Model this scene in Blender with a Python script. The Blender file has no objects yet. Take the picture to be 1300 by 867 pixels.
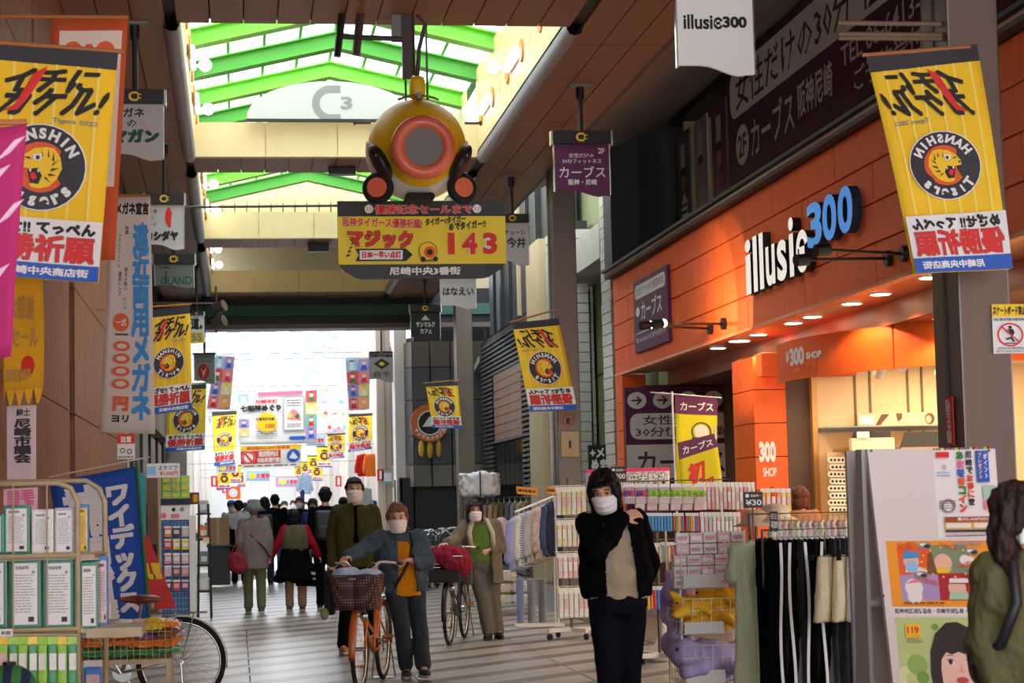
import bpy, bmesh, math, random
from mathutils import Vector, Matrix, noise
C = bpy.context.scene
COL = C.collection
random.seed(7)
PI = math.pi
# ---------------------------------------------------------------- camera
CAMZ, FPX = 1.48, 2500.0
_y = Vector(((300-650)/FPX, -(645-433.5)/FPX, -1.0))
_e = Vector((1, 0.0235, 0))
_z = _e.cross(_y).normalized()
_y = _y.normalized()
_x = _y.cross(_z)
RM = Matrix((_x, _y, _z))                      # camera -> world
cd = bpy.data.cameras.new('camera'); cam = bpy.data.objects.new('camera', cd); COL.objects.link(cam)
cd.sensor_width = 36; cd.lens = 36*FPX/1300; cd.clip_start = .1; cd.clip_end = 500
cam.matrix_world = Matrix.Translation((0, 0, CAMZ)) @ RM.to_4x4()
C.camera = cam
cd.dof.use_dof = True; cd.dof.focus_distance = 17.5; cd.dof.aperture_fstop = 7.0
def ray(px, py):
    return RM @ Vector(((px-650)/FPX, -(py-433.5)/FPX, -1.0))
def P(px, py, Y):                               # world point on the plane y = Y seen at a pixel
    d = ray(px, py); t = Y/d.y
    return Vector((d.x*t, Y, CAMZ+d.z*t))
def PX(px, py, X):
    d = ray(px, py); t = X/d.x
    return Vector((X, d.y*t, CAMZ+d.z*t))
def PZ(px, py, Z):
    d = ray(px, py); t = (Z-CAMZ)/d.z
    return Vector((d.x*t, d.y*t, Z))
# ---------------------------------------------------------------- world, light, exposure
w = bpy.data.worlds.new('world'); C.world = w; w.use_nodes = True
bg = w.node_tree.nodes['Background']; bg.inputs[0].default_value = (.86, .93, 1, 1); bg.inputs[1].default_value = 3.1
vs = C.view_settings; vs.view_transform = 'Standard'; vs.look = 'None'; vs.gamma = 1; vs.exposure = 0.82
vs.use_curve_mapping = False
# ---------------------------------------------------------------- materials
MATS = {}
def mat(name, col=(.5, .5, .5), rough=.6, metal=0, emit=0, var=0, scale=8, bump=0, bscale=40, alpha=1, trans=0, spec=.5, stretch=None, ecol=None):
    if name in MATS: return MATS[name]
    m = bpy.data.materials.new(name); m.use_nodes = True; nt = m.node_tree; b = nt.nodes['Principled BSDF']
    b.inputs['Base Color'].default_value = (*col, 1); b.inputs['Roughness'].default_value = rough
    b.inputs['Metallic'].default_value = metal; b.inputs['Specular IOR Level'].default_value = spec
    if emit:
        b.inputs['Emission Color'].default_value = (*(ecol or col), 1); b.inputs['Emission Strength'].default_value = emit
    if alpha < 1: b.inputs['Alpha'].default_value = alpha
    if trans: b.inputs['Transmission Weight'].default_value = trans
    if var or bump:
        tc = nt.nodes.new('ShaderNodeTexCoord'); src = tc.outputs['Object']
        if stretch:
            mp = nt.nodes.new('ShaderNodeMapping'); mp.inputs['Scale'].default_value = stretch
            nt.links.new(src, mp.inputs[0]); src = mp.outputs[0]
    if var:
        n = nt.nodes.new('ShaderNodeTexNoise'); n.inputs['Scale'].default_value = scale; n.inputs['Detail'].default_value = 5
        nt.links.new(src, n.inputs['Vector'])
        r = nt.nodes.new('ShaderNodeValToRGB')
        r.color_ramp.elements[0].position = .3; r.color_ramp.elements[1].position = .7
        r.color_ramp.elements[0].color = (*[max(0, c*(1-var)) for c in col], 1)
        r.color_ramp.elements[1].color = (*[min(1, c*(1+var)) for c in col], 1)
        nt.links.new(n.outputs[0], r.inputs[0]); nt.links.new(r.outputs[0], b.inputs['Base Color'])
    if bump:
        n2 = nt.nodes.new('ShaderNodeTexNoise'); n2.inputs['Scale'].default_value = bscale; n2.inputs['Detail'].default_value = 3
        nt.links.new(src, n2.inputs['Vector'])
        bp = nt.nodes.new('ShaderNodeBump'); bp.inputs['Strength'].default_value = bump; bp.inputs['Distance'].default_value = .02
        nt.links.new(n2.outputs[0], bp.inputs['Height']); nt.links.new(bp.outputs[0], b.inputs['Normal'])
    MATS[name] = m
    return m
def wave_mat(name, c1, c2, axis, sc, rough=.6, bump=.4, metal=0, sharp=.5):
    """fine ribs / knit / stripes"""
    m = mat(name, c1, rough, metal); nt = m.node_tree; b = nt.nodes['Principled BSDF']
    tc = nt.nodes.new('ShaderNodeTexCoord'); wv = nt.nodes.new('ShaderNodeTexWave')
    wv.bands_direction = axis; wv.inputs['Scale'].default_value = sc; wv.inputs['Distortion'].default_value = .15
    r = nt.nodes.new('ShaderNodeValToRGB'); r.color_ramp.elements[0].position = sharp-.12; r.color_ramp.elements[1].position = sharp+.12
    r.color_ramp.elements[0].color = (*c1, 1); r.color_ramp.elements[1].color = (*c2, 1)
    nt.links.new(tc.outputs['Object'], wv.inputs['Vector']); nt.links.new(wv.outputs['Fac'], r.inputs[0]); nt.links.new(r.outputs[0], b.inputs['Base Color'])
    if bump:
        bp = nt.nodes.new('ShaderNodeBump'); bp.inputs['Strength'].default_value = bump; bp.inputs['Distance'].default_value = .01
        nt.links.new(wv.outputs['Fac'], bp.inputs['Height']); nt.links.new(bp.outputs[0], b.inputs['Normal'])
    return m
def film_mat(name, tint=(1, 1, 1), gl=.25):
    """thin clear sheet: lets light straight through, with a glossy reflection"""
    if name in MATS: return MATS[name]
    m = bpy.data.materials.new(name); m.use_nodes = True; nt = m.node_tree; nt.nodes.clear()
    o = nt.nodes.new('ShaderNodeOutputMaterial'); t = nt.nodes.new('ShaderNodeBsdfTransparent'); g = nt.nodes.new('ShaderNodeBsdfGlossy')
    t.inputs[0].default_value = (*tint, 1); g.inputs['Roughness'].default_value = .12; mx = nt.nodes.new('ShaderNodeMixShader'); mx.inputs[0].default_value = gl
    nt.links.new(t.outputs[0], mx.inputs[1]); nt.links.new(g.outputs[0], mx.inputs[2]); nt.links.new(mx.outputs[0], o.inputs[0])
    MATS[name] = m
    return m
def S(r, g, b):                                 # sRGB 0-255 to linear
    f = lambda c: (c/255/12.92) if c/255 <= .04045 else ((c/255+.055)/1.055)**2.4
    return (f(r), f(g), f(b))
def flat(name, r, g, b, **k): return mat(name, S(r, g, b), **k)
# ---------------------------------------------------------------- mesh collector
class M:
    def __init__(s): s.v = []; s.f = []
    def add(s, vs, fs):
        n = len(s.v); s.v += [tuple(v) for v in vs]; s.f += [tuple(i+n for i in f) for f in fs]; return s
    def box(s, a, b, rz=0, c=None):
        (x0, y0, z0), (x1, y1, z1) = a, b
        vs = [(x, y, z) for z in (z0, z1) for y in (y0, y1) for x in (x0, x1)]
        if rz:
            c = c or ((x0+x1)/2, (y0+y1)/2)
            cs, sn = math.cos(rz), math.sin(rz)
            vs = [(c[0]+(x-c[0])*cs-(y-c[1])*sn, c[1]+(x-c[0])*sn+(y-c[1])*cs, z) for x, y, z in vs]
        return s.add(vs, [(0, 2, 3, 1), (4, 5, 7, 6), (0, 1, 5, 4), (2, 6, 7, 3), (0, 4, 6, 2), (1, 3, 7, 5)])
    def bbox(s, a, b, bv=.01):                  # box with chamfered edges
        bm = bmesh.new(); bmesh.ops.create_cube(bm, size=1)
        sc = [b[i]-a[i] for i in range(3)]; ce = [(b[i]+a[i])/2 for i in range(3)]
        for v in bm.verts: v.co = Vector((v.co.x*sc[0]+ce[0], v.co.y*sc[1]+ce[1], v.co.z*sc[2]+ce[2]))
        bmesh.ops.bevel(bm, geom=bm.edges[:], offset=bv, segments=2, affect='EDGES', profile=.6)
        return s.bm(bm)
    def bm(s, bm):
        bm.verts.index_update()
        s.add([v.co[:] for v in bm.verts], [[v.index for v in f.verts] for f in bm.faces]); bm.free(); return s
    def hexa(s, pts):                           # 8 points: bottom ring of 4, top ring of 4
        return s.add(pts, [(3, 2, 1, 0), (4, 5, 6, 7), (0, 1, 5, 4), (1, 2, 6, 5), (2, 3, 7, 6), (3, 0, 4, 7)])
    def tube(s, path, r, n=8, closed=False):
        path = [Vector(p) for p in path]; k = len(path); rings = []; up = None
        for i, p in enumerate(path):
            a = path[i-1] if (i > 0 or closed) else p
            b = path[(i+1) % k] if (i < k-1 or closed) else p
            d = (b-a).normalized() if (b-a).length > 1e-9 else Vector((0, 0, 1))
            if up is None:
                up = Vector((0, 0, 1)) if abs(d.z) < .9 else Vector((1, 0, 0))
            u = (up-d*up.dot(d))
            u = u.normalized() if u.length > 1e-6 else d.orthogonal().normalized()
            up = u; w_ = d.cross(u)
            rr = r[i] if isinstance(r, (list, tuple)) else r
            rings.append([p+(u*math.cos(t)+w_*math.sin(t))*rr for t in [2*PI*j/n for j in range(n)]])
        vs = [v for q in rings for v in q]; fs = []
        for i in range(k if closed else k-1):
            a, b = i*n, ((i+1) % k)*n
            for j in range(n): fs.append((a+j, a+(j+1) % n, b+(j+1) % n, b+j))
        if not closed:
            fs.append(tuple(range(n-1, -1, -1))); fs.append(tuple((k-1)*n+j for j in range(n)))
        return s.add(vs, fs)
    def cyl(s, a, b, r, n=12): return s.tube([a, b], r, n)
    def lathe(s, prof, n=20, mx=None):          # prof: (radius, z)
        vs = []; fs = []
        for r, z in prof:
            for j in range(n): vs.append(Vector((r*math.cos(2*PI*j/n), r*math.sin(2*PI*j/n), z)))
        for i in range(len(prof)-1):
            for j in range(n): fs.append((i*n+j, i*n+(j+1) % n, (i+1)*n+(j+1) % n, (i+1)*n+j))
        fs.append(tuple(range(n-1, -1, -1))); fs.append(tuple((len(prof)-1)*n+j for j in range(n)))
        if mx: vs = [mx @ v for v in vs]
        return s.add(vs, fs)
    def ball(s, c, r, n=16, m=10, mx=None):
        r = r if isinstance(r, (tuple, list)) else (r, r, r); vs = []; fs = []
        for i in range(m+1):
            t = PI*i/m
            for j in range(n):
                v = Vector((r[0]*math.sin(t)*math.cos(2*PI*j/n), r[1]*math.sin(t)*math.sin(2*PI*j/n), r[2]*math.cos(t)))
                if mx: v = mx @ v
                vs.append(v+Vector(c))
        for i in range(m):
            for j in range(n): fs.append((i*n+j, (i+1)*n+j, (i+1)*n+(j+1) % n, i*n+(j+1) % n))
        return s.add(vs, fs)
    def prism(s, pts, d):                       # closed polygon of 3D points extruded by vector d
        n = len(pts); d = Vector(d); pts = [Vector(p) for p in pts]
        return s.add(pts+[p+d for p in pts], [tuple(range(n-1, -1, -1)), tuple(range(n, 2*n))]+[(i, (i+1) % n, (i+1) % n+n, i+n) for i in range(n)])
    def sheet(s, fn, nu, nv, th=0):             # grid fn(u,v)->point, u,v in 0..1
        vs = [Vector(fn(i/nu, j/nv)) for j in range(nv+1) for i in range(nu+1)]
        fs = [(j*(nu+1)+i, j*(nu+1)+i+1, (j+1)*(nu+1)+i+1, (j+1)*(nu+1)+i) for j in range(nv) for i in range(nu)]
        if th:
            n = len(vs); th = Vector(th); b = []
            ring = [i for i in range(nu+1)]+[j*(nu+1)+nu for j in range(1, nv+1)]+[nv*(nu+1)+i for i in range(nu-1, -1, -1)]+[j*(nu+1) for j in range(nv-1, 0, -1)]
            vs = vs+[v+th for v in vs]
            fs = fs+[tuple(i+n for i in reversed(f)) for f in fs]+[(ring[(k+1) % len(ring)], ring[k], ring[k]+n, ring[(k+1) % len(ring)]+n) for k in range(len(ring))]
        return s.add(vs, fs)
    def build(s, name, m=None, parent=None, smooth=False, fix=False):
        me = bpy.data.meshes.new(name); me.from_pydata(s.v, [], s.f); me.update()
        if fix:
            b = bmesh.new(); b.from_mesh(me); bmesh.ops.recalc_face_normals(b, faces=b.faces[:]); b.to_mesh(me); b.free()
        if smooth:
            me.polygons.foreach_set('use_smooth', [True]*len(me.polygons))
        if m: me.materials.append(m)
        o = bpy.data.objects.new(name, me); COL.objects.link(o)
        if parent is not None:
            o.parent = parent
        return o
def localize(o, parent):                        # geometry made in world coords, parent moved: keep place
    o.matrix_parent_inverse = parent.matrix_world.inverted()
def tag(o, label=None, cat=None, group=None, kind=None):
    if label: o['label'] = label
    if cat: o['category'] = cat
    if group: o['group'] = group
    if kind: o['kind'] = kind
    return o
def thing(name, label, cat, loc=(0, 0, 0), rz=0, group=None, rx=0, ry=0):
    o = bpy.data.objects.new(name, None); COL.objects.link(o); o.empty_display_size = .1
    o.location = loc; o.rotation_euler = (rx, ry, rz)
    return tag(o, label, cat, group)
def struct(name, m_, mt, parent=None, smooth=False):
    o = m_.build(name, mt, parent, smooth)
    if parent is None: o['kind'] = 'structure'
    return o
def piece(name, me, parent, loc=(0, 0, 0), rot=(0, 0, 0), sc=(1, 1, 1), mt=None):
    o = bpy.data.objects.new(name, me); COL.objects.link(o); o.parent = parent; o.location = loc; o.rotation_euler = rot; o.scale = sc
    if mt:
        if not me.materials: me.materials.append(None)
        o.material_slots[0].link = 'OBJECT'; o.material_slots[0].material = mt
    return o
def dup(root, loc=None, rz=None, label=None, group=None, sc=None):
    r = root.copy(); COL.objects.link(r)
    if loc is not None: r.location = loc
    if rz is not None: r.rotation_euler = (0, 0, rz)
    if sc is not None: r.scale = (sc, sc, sc) if not isinstance(sc, tuple) else sc
    if label: r['label'] = label
    if group: r['group'] = group
    for ch in list(root.children):
        c = ch.copy(); COL.objects.link(c); c.parent = r
        for g in ch.children:
            d = g.copy(); COL.objects.link(d); d.parent = c
    return r
def cube_mesh(name, a, b, mt=None, bv=0):
    m_ = M()
    if bv: m_.bbox(a, b, bv)
    else: m_.box(a, b)
    me = bpy.data.meshes.new(name); me.from_pydata(m_.v, [], m_.f); me.update()
    if mt: me.materials.append(mt)
    return me
UNIT = cube_mesh('unit_box', (0, 0, 0), (1, 1, 1))
def bx(name, a, b, mt, parent):                 # a cheap box part sharing one mesh
    a = Vector(a); b = Vector(b)
    return piece(name, UNIT, parent, a, (0, 0, 0), b-a, mt)
# ---------------------------------------------------------------- lettering and flat print
_TC = {}
def glyphs(s, bold=0.0, lsp=1.0):
    k = (s, bold, lsp)
    if k in _TC: return _TC[k]
    c = bpy.data.curves.new('t', 'FONT'); c.body = s; c.resolution_u = 1 if any(ord(q) > 0x3000 for q in s) else 4; c.offset = bold; c.space_line = lsp; c.space_character = 1.0
    o = bpy.data.objects.new('t', c); COL.objects.link(o)
    dg = bpy.context.evaluated_depsgraph_get(); e = o.evaluated_get(dg); me = e.to_mesh()
    vs = [(v.co.x, v.co.y) for v in me.vertices]; fs = [tuple(p.vertices) for p in me.polygons]
    e.to_mesh_clear(); bpy.data.objects.remove(o); bpy.data.curves.remove(c)
    x0 = min(v[0] for v in vs); x1 = max(v[0] for v in vs); y0 = min(v[1] for v in vs); y1 = max(v[1] for v in vs)
    vs = [((x-x0)/(x1-x0), (y-y0)/(y1-y0)) for x, y in vs]
    _TC[k] = (vs, fs, (x1-x0)/(y1-y0)); return _TC[k]
class Face:
    """a printable surface: fn(u, v, lift) -> world/local point; u, v run 0..1 over the sheet"""
    def __init__(s, fn, w, h): s.fn = fn; s.w = w; s.h = h; s.layers = {}; s.k = 1; s.dl = .00024
    def L(s, m): return s.layers.setdefault(m.name, (m, M()))[1]
    def lift(s): s.k += 1; return .0012*s.k
    def poly(s, pts, m, lift=None):
        l = lift if lift is not None else s.lift()
        s.L(m).add([s.fn(u, v, l) for u, v in pts], [tuple(range(len(pts)))])
    def rect(s, u0, v0, u1, v1, m, nu=6, nv=6):
        l = s.lift(); vs = [s.fn(u0+(u1-u0)*i/nu, v0+(v1-v0)*j/nv, l) for j in range(nv+1) for i in range(nu+1)]
        s.L(m).add(vs, [(j*(nu+1)+i, j*(nu+1)+i+1, (j+1)*(nu+1)+i+1, (j+1)*(nu+1)+i) for j in range(nv) for i in range(nu)])
    def disc(s, u, v, r, m, n=28, r2=None, rv=None, a0=0, a1=2*PI):
        """r in units of width; ring if r2"""
        l = s.lift(); asp = s.w/s.h; ru = r; rv = r*asp if rv is None else rv
        full = abs(a1-a0-2*PI) < 1e-6; k = n if full else n+1
        q = [(math.cos(a0+(a1-a0)*i/n), math.sin(a0+(a1-a0)*i/n)) for i in range(k)]
        if r2 is None:
            s.L(m).add([s.fn(u, v, l)]+[s.fn(u+ru*c, v+rv*d, l) for c, d in q], [(0, i+1, (i+1) % k+1) for i in range(n)])
        else:
            f = r2/r; vs = [s.fn(u+ru*c, v+rv*d, l) for c, d in q]+[s.fn(u+ru*f*c, v+rv*f*d, l) for c, d in q]
            s.L(m).add(vs, [(i, (i+1) % k, (i+1) % k+k, i+k) for i in range(n)])
    def rrect(s, u0, v0, u1, v1, r, m):         # rounded rectangle, r in width units
        asp = s.w/s.h; rv = r*asp; pts = []
        for cx, cy, a in ((u1-r, v0+rv, -PI/2), (u1-r, v1-rv, 0), (u0+r, v1-rv, PI/2), (u0+r, v0+rv, PI)):
            for i in range(6): pts.append((cx+r*math.cos(a+i*PI/10), cy+rv*math.sin(a+i*PI/10)))
        s.poly(pts, m)
    def text(s, t, u0, v0, u1, v1, m, bold=0.0, keep=False, vert=False, slant=0, rise=0, outline=None, ow=.03, lsp=1.0):
        if outline is not None: s.text(t, u0, v0, u1, v1, outline, bold+ow, keep, vert, slant, rise, None, 0, lsp)
        cjk = any(ord(q) > 0x2E80 for q in t); nc = 1 if vert else len(t); nr = len(t) if vert else 1
        cp = [(0, 0)]
        if cjk and bold > .015:                 # dense characters thicken by small offsets, so strokes never cross over
            b_ = (bold-.01)*.9; du, dv = b_*(u1-u0)/nc, b_*(v1-v0)/nr; cp = [(-du, -dv), (du, -dv), (du, dv), (-du, dv)]; bold = .01
        if vert: t = '\n'.join(t)
        vs, fs, asp = glyphs(t, bold, lsp); l = s.lift(); W = (u1-u0)*s.w; H = (v1-v0)*s.h
        if keep:                                # keep letter proportions, centred
            if W/H > asp:
                c = (u0+u1)/2; hw = H*asp/s.w/2; u0, u1 = c-hw, c+hw
            else:
                c = (v0+v1)/2; hh = W/asp/s.h/2; v0, v1 = c-hh, c+hh
        for ci, (du, dv) in enumerate(cp): s.L(m).add([s.fn(u0+du+(u1-u0)*(x+slant*(y-.5)), v0+dv+(v1-v0)*y+rise*(x-.5), l+ci*s.dl) for x, y in vs], fs)
    def arc(s, t, u, v, r, a0, a1, size, m, bold=0, inward=False):
        """letters along an arc (degrees), r and size in width units"""
        asp = s.w/s.h; l = s.lift(); n = len(t)
        for i, ch in enumerate(t):
            if ch == ' ': continue
            a = math.radians(a0+(a1-a0)*(i+.5)/n); vs, fs, g = glyphs(ch, bold)
            hh = size*(1 if ch.isupper() or ord(ch) > 900 else .8); hw = min(hh*g, r*abs(math.radians(a1-a0))/n*.92)
            e = (-math.sin(a), math.cos(a)) if inward else (math.sin(a), -math.cos(a))
            o = (-math.cos(a), -math.sin(a)) if inward else (math.cos(a), math.sin(a))
            pts = []
            for x, y in vs:
                X = u+r*math.cos(a)+e[0]*(x-.5)*hw+o[0]*(y-.5)*hh; Y_ = r*math.sin(a)+e[1]*(x-.5)*hw+o[1]*(y-.5)*hh
                pts.append(s.fn(X, v+Y_*asp, l))
            s.L(m).add(pts, fs)
    def lines(s, u0, v0, u1, v1, n, m, h=.35, seed=1, gap=.06, cols=1):
        """rows of tiny unreadable small print, as short dashes"""
        rr = random.Random(seed); l = s.lift(); dv = (v1-v0)/n; Lm = s.L(m)
        for i in range(n):
            y = v1-dv*(i+.5); x = u0
            end = u1-(u1-u0)*rr.random()*.25
            while x < end:
                wd = min((u1-u0)*rr.uniform(.05, .22), end-x)
                Lm.add([s.fn(a, b, l) for a, b in ((x, y-dv*h/2), (x+wd, y-dv*h/2), (x+wd, y+dv*h/2), (x, y+dv*h/2))], [(0, 1, 2, 3)])
                x += wd+(u1-u0)*gap*rr.uniform(.3, 1)
    def flush(s, parent, name='lettering'):
        for k, (m, me) in s.layers.items():
            o = me.build(name, m, parent)
        s.layers = {}
def plane_face(o, u, v, w, h):
    """flat face with origin o (lower-left), unit vectors u, v"""
    o = Vector(o); u = Vector(u).normalized(); v = Vector(v).normalized(); n = u.cross(v)
    return Face(lambda a, b, l: o+u*(a*w)+v*(b*h)+n*l, w, h)
def quad_face(p00, p10, p11, p01, bend=0, wav=1.0):
    """face spanned by four points with an optional belly and ripple"""
    a, b, c, d = [Vector(p) for p in (p00, p10, p11, p01)]; n = (b-a).cross(d-a).normalized()
    def fn(u, v, l):
        p = (a*(1-u)+b*u)*(1-v)+(d*(1-u)+c*u)*v
        return p+n*(l+bend*(math.sin(v*PI)*.5+math.sin(u*PI*2*wav+v*3)*.22*(1-v*.6)))
    return Face(fn, (b-a).length, (d-a).length)

def rebase(t, base=None):
    """geometry was laid in world coordinates under a root at the origin: move the root to the base of it"""
    if base is None:
        lo = Vector((1e9,)*3); hi = -lo
        for c in t.children:
            for o in [c]+list(c.children):
                if o.type != 'MESH': continue
                for k in o.bound_box:
                    for i in range(3): lo[i] = min(lo[i], k[i]); hi[i] = max(hi[i], k[i])
        base = Vector(((lo.x+hi.x)/2, (lo.y+hi.y)/2, lo.z))
    t.location = base
    done = set()
    for c in t.children:
        c.location = c.location-base
    return t
# ================================================================ materials
white = flat('white_paint', 232, 230, 224, rough=.5)
paper = flat('white_print', 236, 236, 232, rough=.6)
black = flat('black_print', 22, 20, 22, rough=.6)
char = flat('charcoal_print', 46, 44, 50, rough=.6)
yel = flat('yellow_print', 250, 206, 32, rough=.6)
pyel = flat('pale_yellow_print', 252, 226, 110, rough=.6)
red = flat('red_print', 222, 40, 34, rough=.6)
blue = flat('blue_print', 38, 92, 190, rough=.6)
lblue = flat('sky_blue_print', 60, 150, 220, rough=.6)
orng = flat('orange_print', 228, 92, 30, rough=.6)
green = flat('green_print', 40, 130, 60, rough=.6)
pink = flat('pink_print', 232, 110, 150, rough=.6)
purp = flat('purple_print', 96, 26, 78, rough=.55)
navy = flat('navy_print', 34, 42, 70, rough=.7)
grey = flat('grey_print', 140, 140, 138, rough=.6)
gold = flat('gold_print', 214, 170, 40, rough=.5)
skin = flat('skin', 222, 168, 138, rough=.5, var=.06, scale=30)
steel = mat('brushed_steel', S(112, 102, 92), .42, .7, var=.12, scale=3, stretch=(1, 1, .15))
chrome = mat('chrome', S(210, 210, 205), .18, .9)
blackm = flat('black_metal', 24, 23, 24, rough=.45)
blk_plastic = flat('black_plastic', 20, 20, 22, rough=.4)
rubber = flat('black_rubber', 22, 22, 22, rough=.8)
whitem = flat('white_metal', 222, 220, 212, rough=.35)
brownceil = wave_mat('brown_ribbed_ceiling', S(160, 118, 84), S(136, 98, 70), 'Y', 9, rough=.45, bump=.5)
cream = flat('cream_painted_metal', 226, 204, 150, rough=.45, var=.05, scale=2)
glaze = film_mat('clear_glazing', (.93, .97, 1), .05)
lime = flat('lime_green_paint', 126, 214, 48, rough=.4, var=.06, scale=3)
dgreen = flat('mid_green_paint', 78, 168, 40, rough=.4)
orangep = mat('orange_wall_panel', S(242, 100, 24), .6, 0, var=.06, scale=6, bump=.12, bscale=120)
dark = flat('dark_grey_wall', 58, 58, 62, rough=.6, var=.1, scale=3)
vdark = flat('very_dark_wall', 28, 27, 29, rough=.5)
tilew = flat('pale_wall_tile', 176, 174, 164, rough=.35, var=.08, scale=5)
moss = flat('moss_green_wall', 112, 118, 78, rough=.6, var=.06, scale=2)
wood = mat('wood_panel', S(132, 88, 52), .45, 0, var=.25, scale=4, stretch=(1, 1, .2))
rust = mat('rust_brown_stone', S(142, 92, 62), .55, 0, var=.22, scale=7, bump=.1)
beige = flat('beige_wall', 190, 170, 130, rough=.6, var=.05, scale=2)
pwhite = flat('pale_arcade_wall', 222, 214, 206, rough=.6)
glassd = mat('dark_glass', S(20, 22, 25), .08, 0, spec=.8)
# ================================================================ floor
XL, XR, XP = -1.5, 5.6, 4.3
CH = 6.0                                         # ceiling height
f = M().box((XL-3, 2, -.12), (11, 46.5, -.012))
floor = struct('floor', f, flat('floor_base', 92, 86, 80, rough=.7))
tl = mat('pale_paving', S(160, 150, 140), .3, 0, var=.1, scale=1.6, bump=.05, bscale=60)
td = mat('dark_paving', S(92, 84, 78), .3, 0, var=.1, scale=1.6, bump=.05, bscale=60)
def band(y0, y1, xa, xb, sl, mt, g=.006):
    """one slanted paver between x = xa and xb"""
    q = []
    for z in (-.02, random.uniform(-.0015, .0008)):
        q += [(xa+g, y0+sl*xa+g, z), (xb-g, y0+sl*(xb)+g, z), (xb-g, y1+sl*xb-g, z), (xa+g, y1+sl*xa-g, z)]
    return M().hexa(q)
SL = .95; per = .92; k = 0
yy = 6.0
xs = [-1.3, .1, 1.5, 2.9, 4.2]
while yy < 41:
    for (a, b, mt) in ((yy, yy+.62, tl), (yy+.62, yy+per, td)):
        step = xs if mt is tl else [xs[0], xs[2], xs[4]]
        if a > 24: step = [xs[0], xs[2], xs[4]]
        for i in range(len(step)-1):
            if a+SL*step[i] < 5 or b+SL*step[i+1] > 42.4: continue
            band(a, b, step[i], step[i+1], SL, mt).build('paver', mt, floor)
    yy += per
brt = flat('brown_shop_tile', 112, 92, 76, rough=.35, var=.12, scale=3)
tm = cube_mesh('tile', (0, 0, -.02), (.59, .59, .002), brt)
for i in range(10):
    for j in range(24):
        if i < 2 and j > 22: continue
        piece('floor_tile', tm, floor, (4.22+.6*i, 11.0+.6*j, 0))
# ribbed threshold and the floor of the further arcade
thr = M().box((XL, 42.5, -.12), (XR, 46.5, -.004)); struct('floor_threshold', thr, flat('threshold_paving', 128, 124, 120, rough=.4, var=.1, scale=2))
st = bpy.data.objects['floor_threshold']
tm2 = cube_mesh('strip', (0, 0, -.02), (5.6, .15, .004), flat('tactile_strip', 98, 95, 92, rough=.5))
for j in range(12): piece('paving_strip', tm2, st, (-1.3, 42.7+.3*j, 0))
fl2 = struct('floor_far', M().box((-3, 46.5, -.12), (8, 150, -.01)), flat('far_floor', 176, 172, 172, rough=.3))
tm3 = cube_mesh('slab', (0, 0, -.02), (5.4, 1.9, .003), flat('far_slab', 186, 182, 180, rough=.25, var=.05, scale=1))
for j in range(24): piece('paving_slab', tm3, fl2, (-1.2, 46.6+2*j, 0))
# ================================================================ ceiling with three skylight wells
cx0, cx1 = -.5, 3.22
bays = [(18.3, 25.4), (26.6, 33.2), (34.4, 41.5)]
ceil = struct('ceiling', M().box((XL-.25, 10.8, CH+.05), (cx0, 43, CH+.3)).box((XL-.2, 43, CH), (XL, 46, CH+.3)).box((cx1, 10.8, CH+.03), (XP, 43, CH+.3)), vdark)
pw = .31
def cpanel(xa, xb, ya, yb):
    p = bx('ceiling_panel', (xa+.006, ya+.006, CH), (xb-.006, yb-.006, CH+.04), brownceil, ceil)
    return p
pm = cube_mesh('ceiling_strip', (0, 0, 0), (1, 1, .04), brownceil)
for ya, yb in ((10.8, 14.5), (14.5, 18.3), (25.4, 26.6), (33.2, 34.4), (41.5, 43)):
    x = cx0
    while x < cx1-.05:
        xe = min(x+pw, cx1)
        M().box((x+.006, ya+.006, CH), (xe-.006, yb-.006, CH+.04)).build('ceiling_panel', brownceil, ceil); x = xe
    if (ya, yb) != (10.8, 14.5):
        M().box((cx0, ya, CH+.041), (cx1, yb, CH+.3)).build('ceiling_beam', vdark, ceil)
    else: M().box((cx0, ya, CH+.041), (cx1, 18.25, CH+.3)).build('ceiling_beam', vdark, ceil)
for xa, xb, n in ((XL, cx0-.1, 3), (cx1+.12, XP, 3)):
    for i in range(n):
        a = xa+(xb-xa)*i/n; b = xa+(xb-xa)*(i+1)/n
        for ya in range(11, 43, 4):
            M().box((a+.006, ya+.01, CH-.001), (b-.006, ya+3.99, CH+.04)).build('ceiling_panel', brownceil, ceil)
sky_w = flat('grey_lilac_lining', 150, 148, 158, rough=.45, var=.06, scale=2)
for bi, (ya, yb) in enumerate(bays):
    # well: rounded coving along both sides, cream end faces
    wl = struct('skylight_well_%d' % (bi+1), M().box((cx0-.14, yb, CH-.002), (cx1+.14, yb+.1, CH+.45)), cream)
    wl['kind'] = 'structure'
    for sd, xx in ((-1, cx0), (1, cx1)):
        m_ = M(); n = 8
        prof = [(.13, -.0), (.11, -.055), (.05, -.08), (0, -.07), (-.03, -.02), (-.03, .08)]
        pts = [Vector((xx+sd*(a), ya, CH+b)) for a, b in prof]
        m_.sheet(lambda u, v: pts[min(int(round(u*5)), 5)]+Vector((0, v*(yb-ya), 0)), 5, 6)
        m_.build('coving', sky_w, wl, smooth=True)
        top = 1.15
        nseg = 3
        for s_ in range(nseg):
            y0 = ya+(yb-ya)*s_/nseg; y1 = ya+(yb-ya)*(s_+1)/nseg
            M().box((min(xx, xx-sd*.03)-.0, y0+.006, CH+.05), (max(xx, xx-sd*.03), y1-.006, CH+top)).build('side_panel', cream, wl)
    for s_ in range(4):
        xa = cx0+(cx1-cx0)*s_/4; xb = cx0+(cx1-cx0)*(s_+1)/4
        M().box((xa+.004, yb-.02, CH+.0), (xb-.004, yb, CH+.45)).build('end_panel', cream, wl)
    M().box((cx0, ya-.06, CH+.04), (cx1, ya, CH+.4)).build('end_panel', cream, wl)
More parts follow.
